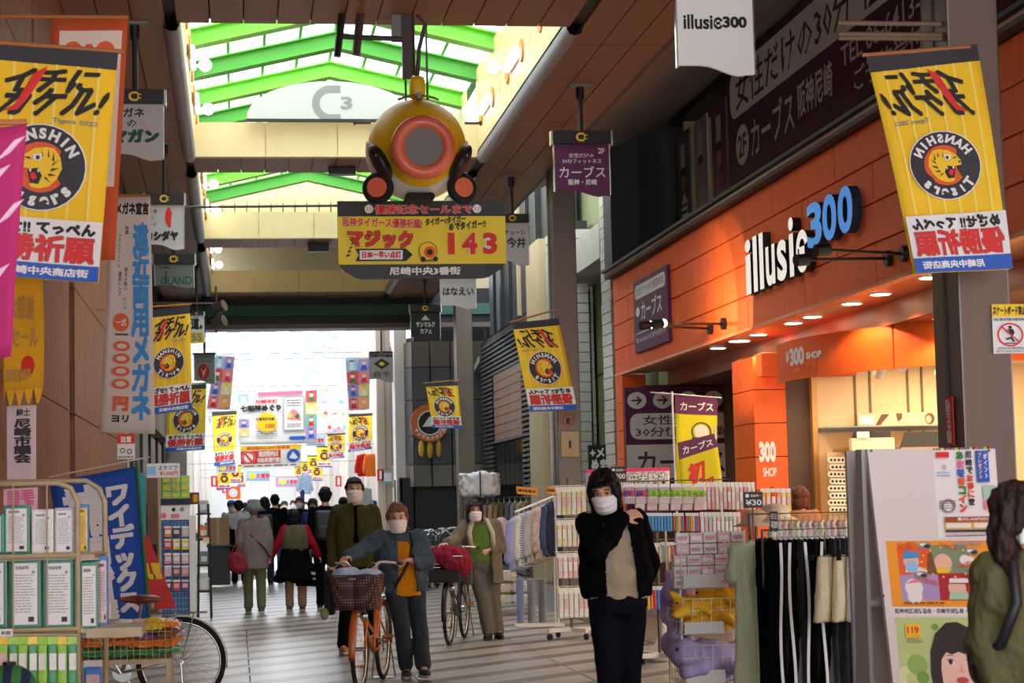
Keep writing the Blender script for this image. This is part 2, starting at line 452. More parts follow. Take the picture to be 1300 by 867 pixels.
# the same ceiling carries on unseen above and behind the camera, added to cut sky light, with an open bay overhead
M().box((XL-.4, -6, CH), (cx0, 10.8, CH+.3)).box((cx1, -6, CH), (6.5, 10.8, CH+.3)).box((cx0, 3.5, CH), (cx1, 10.8, CH+.3)).box((cx0, -6, CH), (cx1, -3.5, CH+.3)).build('ceiling_slab', brownceil, ceil)
# roof: gabled green frames and clear panes, eaves z 7.1, ridge z 7.75
xm = (cx0+cx1)/2
EV, RD = CH+1.3, CH+1.72
roof = struct('roof_glazing', M().box((cx0-.12, 16, EV-.12), (cx0-.02, 45, EV+.02)).box((cx1+.02, 16, EV-.12), (cx1+.12, 45, EV+.02)), dgreen)
def gz(x, off=0): return RD-(RD-EV)*abs(x-xm)/(xm-cx0)+off
yf = 16.6; fi = 0
while yf < 36:
    for dz, h, t, mt, nm in ((-.30, .20, .06, lime, 'roof_beam'), ):
        m_ = M()
        for sg in (-1, 1):
            xe = cx0 if sg < 0 else cx1
            m_.prism([(xm, yf, RD+dz), (xe, yf, EV+dz), (xe, yf, EV+dz+h), (xm, yf, RD+dz+h)], (0, t, 0))
            m_.prism([(xm, yf-.09, RD+dz), (xe, yf-.09, EV+dz), (xe, yf-.09, EV+dz+.02), (xm, yf-.09, RD+dz+.02)], (0, .24, 0))
            m_.prism([(xm, yf-.09, RD+dz+h), (xe, yf-.09, EV+dz+h), (xe, yf-.09, EV+dz+h+.02), (xm, yf-.09, RD+dz+h+.02)], (0, .24, 0))
        m_.build('roof_beam', lime if fi % 2 == 0 else dgreen, roof)
    yf += 1.75; fi += 1
# purlins and panes
for sg in (-1, 1):
    for i in range(4):
        x = xm+sg*(xm-cx0)*i/4+(.0 if i else 0)
        if i == 0 and sg > 0: continue
        M().box((x-.02, 16, gz(x)-.05), (x+.02, 45, gz(x))).build('roof_purlin', dgreen, roof)
    for i in range(4):
        xa = xm+sg*(xm-cx0)*i/4; xb = xm+sg*(xm-cx0)*(i+1)/4
        for j in range(6):
            y0 = 16+3.4*j
            M().add([(xa, y0+.02, gz(xa)), (xb, y0+.02, gz(xb)), (xb, y0+3.38, gz(xb)), (xa, y0+3.38, gz(xa))], [(0, 1, 2, 3)]).build('roof_pane', glaze, roof)
# the last bay is closed over with cream metal sheets
cr = M()
m_ = M().box((cx0-.1, 37.2, EV-.1), (cx1+.1, 45, EV)); m_.build('roof_panel', cream, roof)
for i in range(16):
    xa = cx0+.1+i*.225; M().box((xa, 37.0, EV-.55), (xa+.2, 37.05, EV+.4)).build('roof_sheet', cream, roof)
# brown conduit running along the roof
for yq in (19.0, 31.5):
    M().tube([(cx0, yq, EV-.15), (xm, yq, RD-.35), (cx1, yq, EV-.15)], .07, 8).build('conduit', flat('brown_pipe', 130, 108, 82, rough=.5), roof)
# lamps on the well sides: tubes, orange discs and globes
tubem = mat('lit_tube', (1, .98, .95), .4, emit=7)
globem = mat('lit_globe', (1, .96, .9), .4, emit=4)
odisc = flat('orange_lamp_disc', 238, 138, 50, rough=.5)
def well_lamp(x, y, sd, z, which, k=0):
    t = thing('wall_lamp', f'{["first", "second", "third"][k]} globe and tube lamp along {which}', 'lamp', (x, y, z), group='lamps along the skylight wells')
    d = -sd
    M().box((min(0, d*.03), -1.0, -.06), (max(0, d*.03), -.2, .06)).build('tube_housing', white, t)
    for q in (-.035, .035): M().cyl((d*.06, -1.0, q), (d*.06, -.2, q), .018, 8).build('tube', tubem, t)
    for yy_ in (-1.08, .05): M().lathe([(.13, 0), (.13, .02)], 20, Matrix.Translation((d*.02, yy_, 0)) @ Matrix.Rotation(PI/2, 4, 'Y')).build('disc', odisc, t)
    M().ball((d*.18, -.02, .05), .075).build('globe', globem, t, True)
    M().cyl((0, -.02, .02), (d*.13, -.02, .05), .02, 8).build('arm', white, t)
    return t
for bi, (ya, yb) in enumerate(bays):
    nm = ['near', 'middle', 'far'][bi]
    for j in range(3):
        yy_ = ya+1.5+j*2.5
        if yy_ > yb: continue
        well_lamp(cx0+.03, yy_, -1, CH+.45, f'the aisle-side wall of the {nm} skylight well', j)
        if bi == 0: well_lamp(cx1-.03, yy_, 1, CH+.45, 'the shop-side wall of the near skylight well', j)
# round-topped white board standing on the near well's end face
fr = P(313, 165, 25.3); to = P(525, 165, 25.3); wdt = to.x-fr.x
brd = thing('arched_sign_board', 'white half-round board lettered C3 standing above a cream ceiling beam', 'sign', (fr.x, 25.2, CH+.45))
hgt = P(420, 103, 25.2).z-(CH+.45)
pts = [(wdt/2+wdt/2*math.cos(a), 0, hgt*math.sin(a)**.9) for a in [PI*i/24 for i in range(25)]]
M().prism(pts, (0, .06, 0)).build('board', mat('white_board', S(196, 196, 190), .6), brd)
M().box((0, -.02, -.02), (wdt, .07, .01)).build('base_strip', vdark, brd)
fc = plane_face((0, 0, 0), (1, 0, 0), (0, 0, 1), wdt, hgt)
fc.disc(.50, .42, .11, grey, r2=.065, a0=PI/2, a1=3*PI/2); fc.rect(.50, .42+.065*wdt/hgt, .56, .42+.11*wdt/hgt, grey, 1, 1); fc.rect(.50, .42-.11*wdt/hgt, .56, .42-.065*wdt/hgt, grey, 1, 1)
fc.text('3', .56, .28, .63, .60, grey, .03); fc.flush(brd)
# gate frame between the two arcades
gate = struct('gate_frame', M().box((-2.2, 43, 5.45), (5.6, 43.5, 6.2)), vdark)
M().box((XL, 42.9, 5.62), (XR, 43.0, 5.86)).build('green_strip', wave_mat('green_mesh', S(70, 116, 100), S(48, 84, 76), 'X', 12, bump=.2), gate)
M().box((XL, 42.88, 5.34), (XR, 43.6, 5.44)).build('lower_rail', flat('rail_brown', 110, 98, 92, rough=.5), gate)
M().box((-2.2, 43.0, 6.2), (5.6, 43.6, 9.2)).build('upper_wall', flat('gable_wall', 190, 176, 140, rough=.7), gate)
# ---------------------------------------------------------------- further, brighter arcade
EV2, RD2 = 7.2, 8.4
x0f, x1f = -1.6, 3.75
xm2 = (x0f+x1f)/2
wroof = struct('roof_far', M().box((x0f-.2, 43.6, EV2-.3), (x0f, 130, EV2)).box((x1f, 43.6, EV2-.3), (x1f+.2, 130, EV2)), white)
for j in range(20):
    y = 45+4.2*j; m_ = M()
    for sg in (x0f, x1f):
        m_.prism([(xm2, y, RD2-.3), (sg, y, EV2-.3), (sg, y, EV2-.12), (xm2, y, RD2-.12)], (0, .25, 0))
    m_.build('roof_frame', flat('frame_grey', 176, 178, 190), wroof)
for sg in (x0f, x1f):
    for i in range(3):
        xa = xm2+(sg-xm2)*i/3; xb = xm2+(sg-xm2)*(i+1)/3
        za = RD2+(EV2-RD2)*i/3; zb = RD2+(EV2-RD2)*(i+1)/3
        for j in range(10):
            y = 45+8.4*j; M().add([(xa, y, za), (xb, y, zb), (xb, y+8.3, zb), (xa, y+8.3, za)], [(0, 1, 2, 3)]).build('roof_pane', film_mat('milky_glazing', (.72, .76, .82), .1), wroof)
def far_wall(name, x, sd):
    wl = struct(name, M().box((min(x, x+sd*.3), 46.5, 0), (max(x, x+sd*.3), 130, EV2)), pwhite)
    for j in range(12):
        y = 48+4.2*j
        M().box((min(x, x-sd*.35), y, 0), (max(x, x-sd*.35), y+.45, EV2)).build('pilaster', pwhite, wl)
        M().box((min(x, x-sd*.12), y+.6, 3.0), (max(x, x-sd*.12), y+4.0, 3.7)).build('shop_fascia', [white, flat('fascia_%d' % j, *random.choice([(200, 190, 180), (150, 150, 160), (220, 200, 150), (190, 90, 80), (90, 130, 170)]))][j % 2], wl)
        M().box((min(x, x-sd*.04), y+.6, 0.1), (max(x, x-sd*.04), y+4.0, 2.9)).build('shop_opening', flat('shopfront_%d' % (j % 4), *[(120, 110, 105), (150, 140, 130), (90, 85, 90), (170, 165, 150)][j % 4], rough=.4), wl)
    return wl
far_wall('wall_far_left', x0f, -1)
far_wall('wall_far_right', x1f, 1)
for j in range(6):  # tubes and area lights added to brighten the further arcade
    t = thing('added_strip_light', 'long white strip light added under the further arcade roof to brighten it', 'lamp', (xm2, 50+13*j, 6.6), group='added strip lights in the further arcade')
    M().box((-.06, -2, 0), (.06, 2, .08)).build('housing', white, t); M().box((-.04, -1.95, -.02), (.04, 1.95, 0)).build('tube', tubem, t); M().cyl((0, 0, .08), (0, 0, 1.75), .01, 6).build('rod', white, t)
    l = bpy.data.lights.new('strip', 'AREA'); l.shape = 'RECTANGLE'; l.size = 2; l.size_y = 4; l.energy = 160; lo = bpy.data.objects.new('added_strip_fill', l); COL.objects.link(lo); lo.parent = t; lo.location = (0, 0, -.05)
struct('wall_end', M().box((-8, 130, 0), (12, 130.3, 12)), white)
# ================================================================ right side: orange shop
wr = struct('wall_right', M().box((XR+.06, 8, 3.34), (XR+.5, 28.7, 4.75)), flat('orange_backing', 120, 50, 20))
rows = 4; rh = (4.75-3.32)/rows
pmesh = {}
for r in range(rows):
    y = 28.7+(-.0 if r % 2 else 1.1)
    while y > 8:
        a = max(8, y-2.2); b = min(28.7, y)
        if b > a+.05: M().bbox((XR, a+.008, 3.32+r*rh+.008), (XR+.07, b-.008, 3.32+(r+1)*rh-.008), .004).build('wall_panel', orangep, wr)
        y -= 2.2
M().box((XR-.01, 8, 3.29), (XR+.1, 28.72, 3.325)).build('edge_trim', flat('light_orange_trim', 226, 128, 78, rough=.4), wr)
M().box((XR, 28.6, 0), (XR+.35, 28.72, 3.29)).build('end_return', orangep, wr)
for i in range(8): M().bbox((XR, 28.2, .02+i*.41), (XR+.35, 28.6, .42+i*.41), .004).build('wall_panel', orangep, wr)
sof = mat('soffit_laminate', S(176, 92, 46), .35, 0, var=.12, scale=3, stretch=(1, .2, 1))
for j in range(7):
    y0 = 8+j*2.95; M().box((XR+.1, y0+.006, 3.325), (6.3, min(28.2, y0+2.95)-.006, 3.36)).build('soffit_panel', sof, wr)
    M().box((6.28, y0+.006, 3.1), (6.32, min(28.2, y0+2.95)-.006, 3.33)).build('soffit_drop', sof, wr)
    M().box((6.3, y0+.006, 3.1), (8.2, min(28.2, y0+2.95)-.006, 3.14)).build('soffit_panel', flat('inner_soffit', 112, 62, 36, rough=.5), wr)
dl = mat('downlight_glow', (1, .86, .6), .4, emit=9)
DLN = ['first', 'second', 'third', 'fourth', 'fifth', 'sixth', 'seventh', 'eighth', 'inner first', 'inner second']
def downlight(x, y, z, r=.09):
    t = thing('downlight', DLN.pop(0)+' recessed downlight counted from the doorway end of the orange soffit', 'lamp', (x, y, z), group='downlights under the orange fascia')
    M().lathe([(r, -.012), (r, 0)], 20).build('lens', dl, t)
    M().lathe([(r+.02, -.008), (r+.022, .0)], 20).build('ring', white, t)
    l = bpy.data.lights.new('spot', 'SPOT'); l.energy = 34; l.color = (1, .72, .42); l.spot_size = 2.3; l.shadow_soft_size = .08
    lo = bpy.data.objects.new('bulb', l); COL.objects.link(lo); lo.parent = t; lo.location = (0, 0, -.03)
    return t
DLN = DLN if DLN else []
for px, py in ((1184, 354), (1110, 375), (1076, 387), (1026, 403.5), (1000, 411.5), (965, 426), (938, 434), (913, 443)):
    p = PZ(px, py, 3.31); downlight(5.95, p.y, 3.325, .12 if px == 938 else .09)
for px, py in ((991, 458), (1198, 404)):
    p = PZ(px, py, 3.1); downlight(p.x, p.y, 3.1)
# sill and set-back upper storey
struct('trim_1', M().box((XR-.12, 8, 4.75), (6.45, 28.75, 4.84)).box((XR-.16, 8, 4.84), (6.45, 28.8, 4.88)), vdark)
M().box((XR-.125, 8, 4.79), (XR-.115, 28.7, 4.815)).build('copper_line', flat('copper', 150, 92, 60, rough=.3), bpy.data.objects['trim_1'])
up = struct('wall_right_upper', M().box((6.5, 8, 7.0), (6.9, 28.4, 8.2)).box((6.45, 8, 4.88), (6.6, 28.4, 4.95)), vdark)
M().box((5.52, 28.3, 4.88), (5.95, 28.9, 8)).build('return_wall', dark, up)
M().box((5.95, 28.6, 4.88), (6.9, 28.9, 8)).build('return_wall', vdark, up)
soffit2 = M().add([(XP, 8, CH+.02), (6.55, 8, 7.15), (6.55, 29, 7.15), (XP, 29, CH+.02)], [(0, 1, 2, 3)]).build('ceiling_upper', flat('grey_soffit', 150, 140, 128, rough=.6), None); soffit2['kind'] = 'structure'
struct('ceiling_lintel', M().box((XP-.02, 10.8, CH), (XP+.06, 43, CH+.25)), flat('lintel_brown', 96, 84, 74))
win = struct('window_1', M().box((6.5, 8, 4.95), (6.52, 24.9, 5.0)).box((6.5, 8, 5.46), (6.52, 24.9, 5.5)), blackm)
wg = film_mat('window_glass', (.75, .8, .8), .12)
for j in range(9):
    y0 = 8.2+1.86*j
    M().box((6.53, y0, 4.97), (6.54, y0+1.84, 5.5)).build('pane', wg, win)
    M().box((6.5, y0-.03, 4.95), (6.56, y0+.03, 7.0)).build('mullion', blackm, win)
M().box((6.6, 8, 4.9), (9.5, 28, 4.93)).box((9.5, 8, 4.9), (9.6, 28, 7.1)).box((6.6, 8, 7.05), (9.6, 28, 7.1)).box((6.6,28,4.9),(9.6,28.1,7.1)).build('office_shell', flat('office_wall', 200, 180, 130), win)
for j in range(6):
    t = thing('ceiling_light', 'glowing square ceiling light inside the upstairs room', 'lamp', (7.6, 11+2.6*j, 7.0), group='upstairs ceiling lights')
    M().box((-.3, -.3, 0), (.3, .3, .03)).build('diffuser', mat('office_light', (1, .96, .85), emit=2.5), t); M().box((-.33, -.33, .02), (.33, .33, .05)).build('frame', white, t)
# three photo posters behind the upstairs glass
for j, (xa, xb) in enumerate(((876, 897), (899, 921), (923, 947))):
    ya = 6.45*2500/(xa-298); yb = 6.45*2500/(xb-300)
    t = thing('window_poster', ['tall poster of a person in striped top, furthest along the upstairs window', 'tall poster of people smiling, middle of the upstairs window posters', 'tall poster of a person in pink beside the big purple sign'][j], 'poster', (6.44, ya, 4.98), group='posters in the upstairs window')
    L = ya-yb-.1; H = 1.75
    fc = plane_face((0, -.05, 0), (0, -1, 0), (0, 0, 1), L, H)
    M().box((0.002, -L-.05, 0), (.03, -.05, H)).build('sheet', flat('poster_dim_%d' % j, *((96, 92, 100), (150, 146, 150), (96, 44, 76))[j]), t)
    fc.poly([(.25, .02), (.3, .42), (.5, .5), (.75, .42), (.78, .02)], [paper, flat('p_lilac', 170, 160, 180), flat('p_mag', 150, 50, 90)][j])
    if j == 0:
        for q in range(7): fc.rect(.27, .05+q*.055, .77, .07+q*.055, char, 1, 1)
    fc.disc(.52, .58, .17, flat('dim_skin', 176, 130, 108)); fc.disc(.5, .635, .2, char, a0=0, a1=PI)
    fc.rect(.35, .70, .7, .9, flat('p_soft', 190, 186, 190), 1, 1); fc.flush(t, 'print')
# long purple sign
ya, yb = 24.7, 11.5; z0, z1 = 5.5, 7.02
sg = thing('banner_sign', 'long purple wall sign for the second-floor fitness studio above the sill', 'sign', (6.4, ya, z0)); L = ya-yb; H = z1-z0
for i in range(6): M().box((0, -L*(i+1)/6+.006, 0), (.08, -L*i/6-.006, H)).build('board', mat('deep_purple', S(84, 32, 76), .6), sg)
fc = plane_face((0, 0, 0), (0, -1, 0), (0, 0, 1), L, H)
lil = flat('pale_lilac', 236, 228, 234)
vL = lambda v: v
fc.rrect(.012, .53, 1.2, .94, .018, lil)
fc.text('女性だけの30分', .035, .575, .40, .90, char, .01); fc.text('健康', .425, .575, .53, .90, char, .01); fc.text('体操教室', .55, .575, .75, .9, char, .01)
fc.disc(.055, .27, .024, lil, rv=.17); fc.text('2F', .04, .17, .07, .36, purp, .03)
fc.text('カーブス', .088, .11, .232, .43, lil, .01); fc.text('阪神尼崎', .245, .16, .345, .42, lil, .02)
fc.text('TEL 06-6413-1505', .37, .30, .62, .45, lil, .01); fc.text('ご予約受付中!', .40, .07, .60, .24, lil, .01)
fc.flush(sg)
# ---- big channel letters
def extr(s, x0, x1, z0, z1, y, X, face, side, parent, bold=.03, nm='letter'):
    pass
def channel_word(parent, s, ya, yb, za, zb, X, mface, mside, dep=.09, bold=.06):
    """raised letters on a wall facing -X; text runs from y=ya down to y=yb"""
    vs, fs, asp = glyphs(s, bold)
    pts = lambda x: [(x, ya+(yb-ya)*u, za+(zb-za)*v) for u, v in vs]
    M().add(pts(X-dep), fs).build('letter_face', mface, parent)
    ec = {}
    for f in fs:
        for i in range(len(f)):
            e = (f[i], f[(i+1) % len(f)]); k = tuple(sorted(e)); ec[k] = ec.get(k, 0)+1
    a = pts(X-dep); b = pts(X); n = len(a); m_ = M(); m_.v = a+b
    m_.f = [(i, j, j+n, i+n) for (i, j), c in ec.items() if c == 1]
    m_.build('letter_side', mside, parent)
lt = thing('channel_letter_sign', 'large raised shop name on the orange fascia, white letters then blue 300', 'sign', (0, 0, 0))
def yx(px, X=XR-.09): return PX(px, 330, X).y
lw = mat('letter_white', S(240, 236, 226), .4, emit=.35); lb = mat('letter_blue', S(52, 140, 226), .4, emit=.3)
# letters one by one: (char, px0, px1, relative z0, z1)
zb = PX(963, 369, XR-.09).z; lh = PX(963, 297, XR-.09).z-zb
seq = [('i', 945, 957, 0, 1), ('l', 956, 961, 0, 1), ('l', 964, 969, 0, 1), ('u', 972, 983.5, 0, .70), ('s', 986.5, 998.5, 0, .70), ('i', 1002, 1008, 0, 1), ('є', 1011, 1026, 0, .70)]
seq[0] = ('i', 946, 953, 0, 1)
for ch, a, b, q0, q1 in seq:
    channel_word(lt, ch, yx(a), yx(b), zb+q0*lh, zb+q1*lh, XR, lw, blackm, bold=.025)
for ch, a, b in (('3', 1027, 1046), ('0', 1047, 1065), ('0', 1067, 1086)):
    channel_word(lt, ch, yx(a), yx(b), PX(1035, 314, XR-.09).z, PX(1035, 256, XR-.09).z, XR-.01, lb, navy, bold=.035)
# ---- purple studio plate on the fascia
a = PX(803, 400, XR-.05); y0 = yx(803, XR-.05); y1 = yx(846, XR-.05)
pz0 = PX(803, 450, XR-.05).z; pz1 = PX(803, 360, XR-.05).z
pl = thing('studio_sign_plate', 'small purple studio sign plate near the end of the orange fascia', 'sign', (XR-.05, y0, pz0)); L = y0-y1; H = pz1-pz0
M().box((0, -L, 0), (.05, 0, H)).build('plate', purp, pl)
fc = plane_face((0, 0, 0), (0, -1, 0), (0, 0, 1), L, H)
fc.rrect(.05, .74, .95, .93, .04, paper); fc.text('女性だけの30分健康体操', .09, .78, .91, .90, char)
fc.disc(.13, .56, .06, paper, rv=.07); fc.text('カーブス', .24, .42, .85, .68, paper, .02); fc.text('TEL.06-6413-1505 要予約受付中', .06, .12, .94, .2, paper); fc.rect(.06, .25, .9, .26, paper); fc.flush(pl)
# ---- swing-arm spotlights
def arm_spot(px, py, hx, hy, label, lit):
    b = PX(px, py, XR-.02); t = thing('arm_spotlight', label, 'lamp', b)
    h = PX(hx, hy, XR-.95)-b
    M().cyl((.02, 0, 0), (-.03, 0, 0), .07, 14).build('wall_plate', blackm, t)
    M().cyl((-.03, 0, 0), h, .014, 8).build('arm', blackm, t)
    d = Vector((1, .25, .12)).normalized(); M().cyl(h-d*.06, h+d*.06, .05, 14).build('head', blackm, t)
    if lit:
        M().ball(h+d*.07, .045, 12, 8).build('lamp', mat('spot_glow', (1, .9, .75), emit=25), t)
        l = bpy.data.lights.new('s', 'SPOT'); l.energy = 25; l.color = (1, .8, .55); l.spot_size = 1.8; lo = bpy.data.objects.new('bulb', l); COL.objects.link(lo); lo.parent = t
        lo.location = h+d*.17; lo.rotation_euler = Vector((-1, -.25, -.12)).to_track_quat('Z', 'Y').to_euler()
arm_spot(919, 411, 835, 411, 'lit arm spotlight aimed at the small purple plate, upper of its pair', True)
arm_spot(902, 417, 819, 413, 'lit arm spotlight aimed at the small purple plate, lower of its pair', True)
arm_spot(1148, 322, 1044, 317, 'unlit black arm spotlight in front of the blue 300 digits', False)
arm_spot(1128, 328, 1018, 330, 'unlit black arm spotlight in front of the last white letter', False)
# ---- recess under the soffit
struct('wall_recess', M().box((XR+.3, 28.0, 0), (7.2, 28.2, 3.12)).box((7.0, 22.4, 0), (7.2, 28.2, 3.12)), flat('recess_brown', 110, 72, 50, rough=.6))
a = P(796, 607, 27.8); b = P(930, 490, 27.8)
pb = thing('studio_wall_board', 'big purple and white board with arrow discs at the far end of the porch', 'sign', (a.x, 27.8, 1.2)); W = b.x-a.x; H = b.z-1.2
M().box((0, 0, 0), (W, .08, H)).build('board', purp, pb)
fc = plane_face((0, 0, 0), (1, 0, 0), (0, 0, 1), W, H)
for i in range(4):
    u = .11+.235*i; fc.disc(u, .90, .088, paper, rv=.065); fc.rect(u-.05, .893, u+.03, .907, purp, 1, 1); fc.poly([(u+.0, .94), (u+.05, .90), (u+.0, .86), (u-.0, .88), (u+.022, .90), (u-.0, .92)], purp)
fc.rrect(.04, .60, .96, .80, .08, paper); fc.text('女性だけの', .16, .71, .85, .785, purp, .01); fc.text('30分健康体操', .09, .62, .91, .695, purp, .01)
fc.rect(0, .30, 1, .56, paper); fc.text('カーブス', .1, .34, .9, .52, purp, .02); fc.rect(.4, .05, .6, .2, paper); fc.flush(pb)
# steel door post, orange pier, brown jamb
struct('trim_2', M().box((P(936, 500, 25).x, 25, 0), (P(962, 500, 25).x, 25.25, 3.1)), steel)
pr = struct('wall_pier', M().box((5.93, 22.02, 0), (6.26, 23, 3.1)), flat('orange_dark', 90, 36, 16))
for i in range(8): M().bbox((5.9, 22.0, .005+i*.385), (6.28, 22.95, .38+i*.385), .004).build('wall_panel', orangep, pr)
sl = thing('pier_price_lettering', 'white 300 shop lettering standing on the orange pier', 'sign', (5.9, 21.98, 0))
fc = plane_face((0, 0, 0), (1, 0, 0), (0, 0, 1), .38, 3)
fc.text('300', .1, .62, .62, .70, paper, .06); fc.text('SHOP', .2, .565, .62, .6, paper, .03); fc.flush(sl)
struct('wall_jamb', M().box((6.28, 22.0, 0), (6.56, 22.4, 3.1)), flat('jamb_brown', 92, 68, 48))
# header band over the door and the curved drum
hb = thing('door_header', 'flat orange band lettered 300 above the shop doorway', 'fascia', (0, 0, 0))
ha = P(964, 470, 21.8); hb2 = P(1072, 430, 21.8)
M().bbox((ha.x, 21.7, 2.83), (hb2.x+.1, 21.95, 3.1), .01).build('panel', orangep, hb)
fc = plane_face((ha.x, 21.7, 2.83), (1, 0, 0), (0, 0, 1), hb2.x-ha.x, .27); fc.text('¥300', .52, .3, .72, .75, paper, .03); fc.flush(hb)
dr = thing('curved_fascia', 'curved orange drum fascia lettered yen 300 shop hanging under the soffit', 'fascia', (0, 0, 0))
cL = P(1030, 440, 19.5); R = 3.4; cen = Vector((cL.x+R*.98, 19.5+.7, 0))
def arcp(t, r=R): return Vector((cen.x-r*math.cos(t), cen.y-r*math.sin(t), 0))
t0, t1 = -.1, 1.25; zz0, zz1 = 2.68, 3.1
for i in range(4):
    a0 = t0+(t1-t0)*i/4+.003; a1 = t0+(t1-t0)*(i+1)/4-.003
    M().sheet(lambda u, v: arcp(a0+(a1-a0)*u)+Vector((0, 0, zz0+(zz1-zz0)*v)), 6, 1, (.0, .1, 0)).build('curved_panel', orangep, dr, smooth=False)
fc = Face(lambda u, v, l: arcp(t0+(t1-t0)*u, R+l)+Vector((0, 0, zz0+(zz1-zz0)*v)), R*(t1-t0), zz1-zz0)
fc.text('¥', .07, .45, .1, .75, paper, .02); fc.text('300', .105, .35, .19, .80, paper, .05); fc.text('SHOP', .20, .45, .27, .62, paper, .04); fc.text('300円', .13, .2, .16, .27, paper); fc.flush(dr)
# ---- shop interior
creamw = flat('shop_cream_wall', 244, 216, 168, rough=.7)
it = struct('wall_shop_back', M().box((6.56, 22.0, 0), (11, 22.2, 3.0)), creamw)
struct('wall_shop_side', M().box((11, 11, 0), (11.2, 22.2, 3.0)), creamw)
struct('ceiling_shop', M().box((6.9, 11, 2.95), (11, 22, 3.0)), white)
struct('floor_shop', M().box((5.9, 11, -.1), (11, 22, .006)), flat('shop_floor', 170, 150, 130, rough=.4))
struct('trim_3', M().box((6.56, 21.9, 0), (6.62, 22, 3.0)).box((8.62, 21.9, 0), (8.68, 22.0, 3.0)), flat('gilt_frame', 190, 140, 70, rough=.35, metal=.4))
for i, px in enumerate((1086, 1105, 1153, 1171, 1219)):
    q = P(px, 500, 21.98); o = M().box((q.x-.012, 21.985, 1.6), (q.x+.012, 21.998, 2.95)).build('shelf_rail', flat('rail_dark', 120, 100, 70, rough=.5), it)
pos = (0, 0)
sh = thing('glass_shelf', 'glass display shelf on the cream back wall of the shop', 'shelf', (6.65, 21.6, P(1140, 541, 21.6).z))
M().box((0, 0, 0), (2.0, .38, .012)).build('pane', mat('shelf_glass', S(170, 190, 170), .1, alpha=.6), sh); M().box((.0, .34, -.04), (2.0, .38, 0)).build('bracket', steel, sh)
# photo strip on the shelf
pa = P(1089, 541, 21.75); pb_ = P(1190, 523, 21.75)
ps = thing('photo_strip', 'row of beauty photographs standing on the glass shelf', 'poster', (pa.x, 21.75, pa.z)); W = pb_.x-pa.x; H = pb_.z-pa.z
M().box((0, 0, 0), (W, .02, H)).build('card', flat('warm_photo', 236, 196, 160), ps); fc = plane_face((0, 0, 0), (1, 0, 0), (0, 0, 1), W, H)
fc.poly([(.22, .05), (.3, .9), (.4, .9), (.28, .05)], flat('hair_brown', 110, 66, 44)); fc.poly([(.48, .95), (.56, .95), (.55, .5), (.5, .3)], flat('hair_brown', 0, 0, 0)); fc.disc(.9, .5, .06, flat('hair_brown', 0, 0, 0), rv=.45); fc.disc(.885, .45, .035, flat('warm_skin', 226, 170, 140), rv=.3)
fc.rect(.02, .1, .2, .8, paper, 1, 1); fc.flush(ps, 'print')
for j, (xa, xb, c) in enumerate(((1078, 1134, 'open'), (1143, 1204, 'dark'))):
    a = P(xa, 568, 21.3); b = P(xb, 547, 21.3)
    t = thing('display_tablet', ['tilted tablet and white box on the wall display ledge', 'dark slanted panel on the wall display ledge'][j], 'display', (a.x, 21.3, a.z)); W = b.x-a.x; H = b.z-a.z
    M().prism([(0, 0, 0), (W*.95, 0, 0), (W, .1, H), (.1, .1, H)], (0, .02, 0)).build('screen', flat('dark_screen', 34, 30, 30, rough=.8), t)
    if j == 0: M().box((0, -.1, -.06), (W*.95, 0, .1)).build('white_box', flat('warm_white', 246, 230, 190), t); M().box((.06, -.12, .1), (.2, -.1, .17)).build('label_card', paper, t)
    M().box((0, -.02, -.04), (W, .6, 0)).build('ledge', flat('gilt_frame', 0, 0, 0), t)
# earring spools in rows on the cream display
for r in range(8):
    for c in range(11):
        px = 1054+c*4.9+(2 if r % 2 else 0); q = P(px, 584+r*9, 21.5)
        if r == 0 and c == 0:
            sp = thing('accessory_roll', 'small white accessory roll with a dark centre on the wall pegs', 'roll', q, group='white accessory rolls pegged in rows')
            M().lathe([(.036, 0), (.036, .03)], 10, Matrix.Rotation(PI/2, 4, 'X')).build('ring', mat('spool_white', S(250, 238, 210), .5), sp)
            M().lathe([(.016, 0), (.016, .002)], 8, Matrix.Translation((0, -.032, 0)) @ Matrix.Rotation(PI/2, 4, 'X')).build('centre', char, sp)
        else: dup(sp, q)
for r in range(8):
    q = P(1052, 590+r*9, 21.55); 
ld = thing('peg_board', 'cream peg board behind the accessory rolls', 'display board', (0, 0, 0)); q = P(1049, 580, 21.62); q2 = P(1110, 580, 21.62)
M().box((q.x, 21.6, .7), (q2.x, 21.64, q.z+.05)).build('board', flat('peg_cream', 214, 186, 140), ld)
for j, px in enumerate((1118, 1144, 1196)):
    q = P(px, 468 if j != 1 else 460, 19.5+j*.4); t = thing('track_spotlight', ['white track spotlight pointing away beside the drum fascia', 'white track spotlight aimed down, middle of the track', 'white track spotlight close to the steel pillar'][j], 'lamp', (q.x, q.y, q.z), group='white track lights in the shop')
    M().cyl((0, 0, .14), (0, 0, .02), .02, 8).build('stem', white, t); M().box((-.1, -.03, .14), (.1, .03, .18)).build('mount', white, t)
    dd = Vector(((0, .3, -.2), (-.1, -.4, -.3), (0, .3, -.2))[j]).normalized(); M().cyl(-dd*.08, dd*.1, .06, 14).build('head', white, t, False)
M().box((6.9, 19.4, 2.88), (9.5, 19.5, 2.95)).build('light_track', white, bpy.data.objects['ceiling_shop'])
for (x, y, e) in ((8.0, 20.6, 42), (8.2, 17.5, 60), (7.5, 14.5, 60)):
    l = bpy.data.lights.new('shop', 'AREA'); l.energy = e; l.color = (1, .8, .52); l.size = 1.6; lo = bpy.data.objects.new('shop_light', l); COL.objects.link(lo); lo.location = (x, y, 2.9)
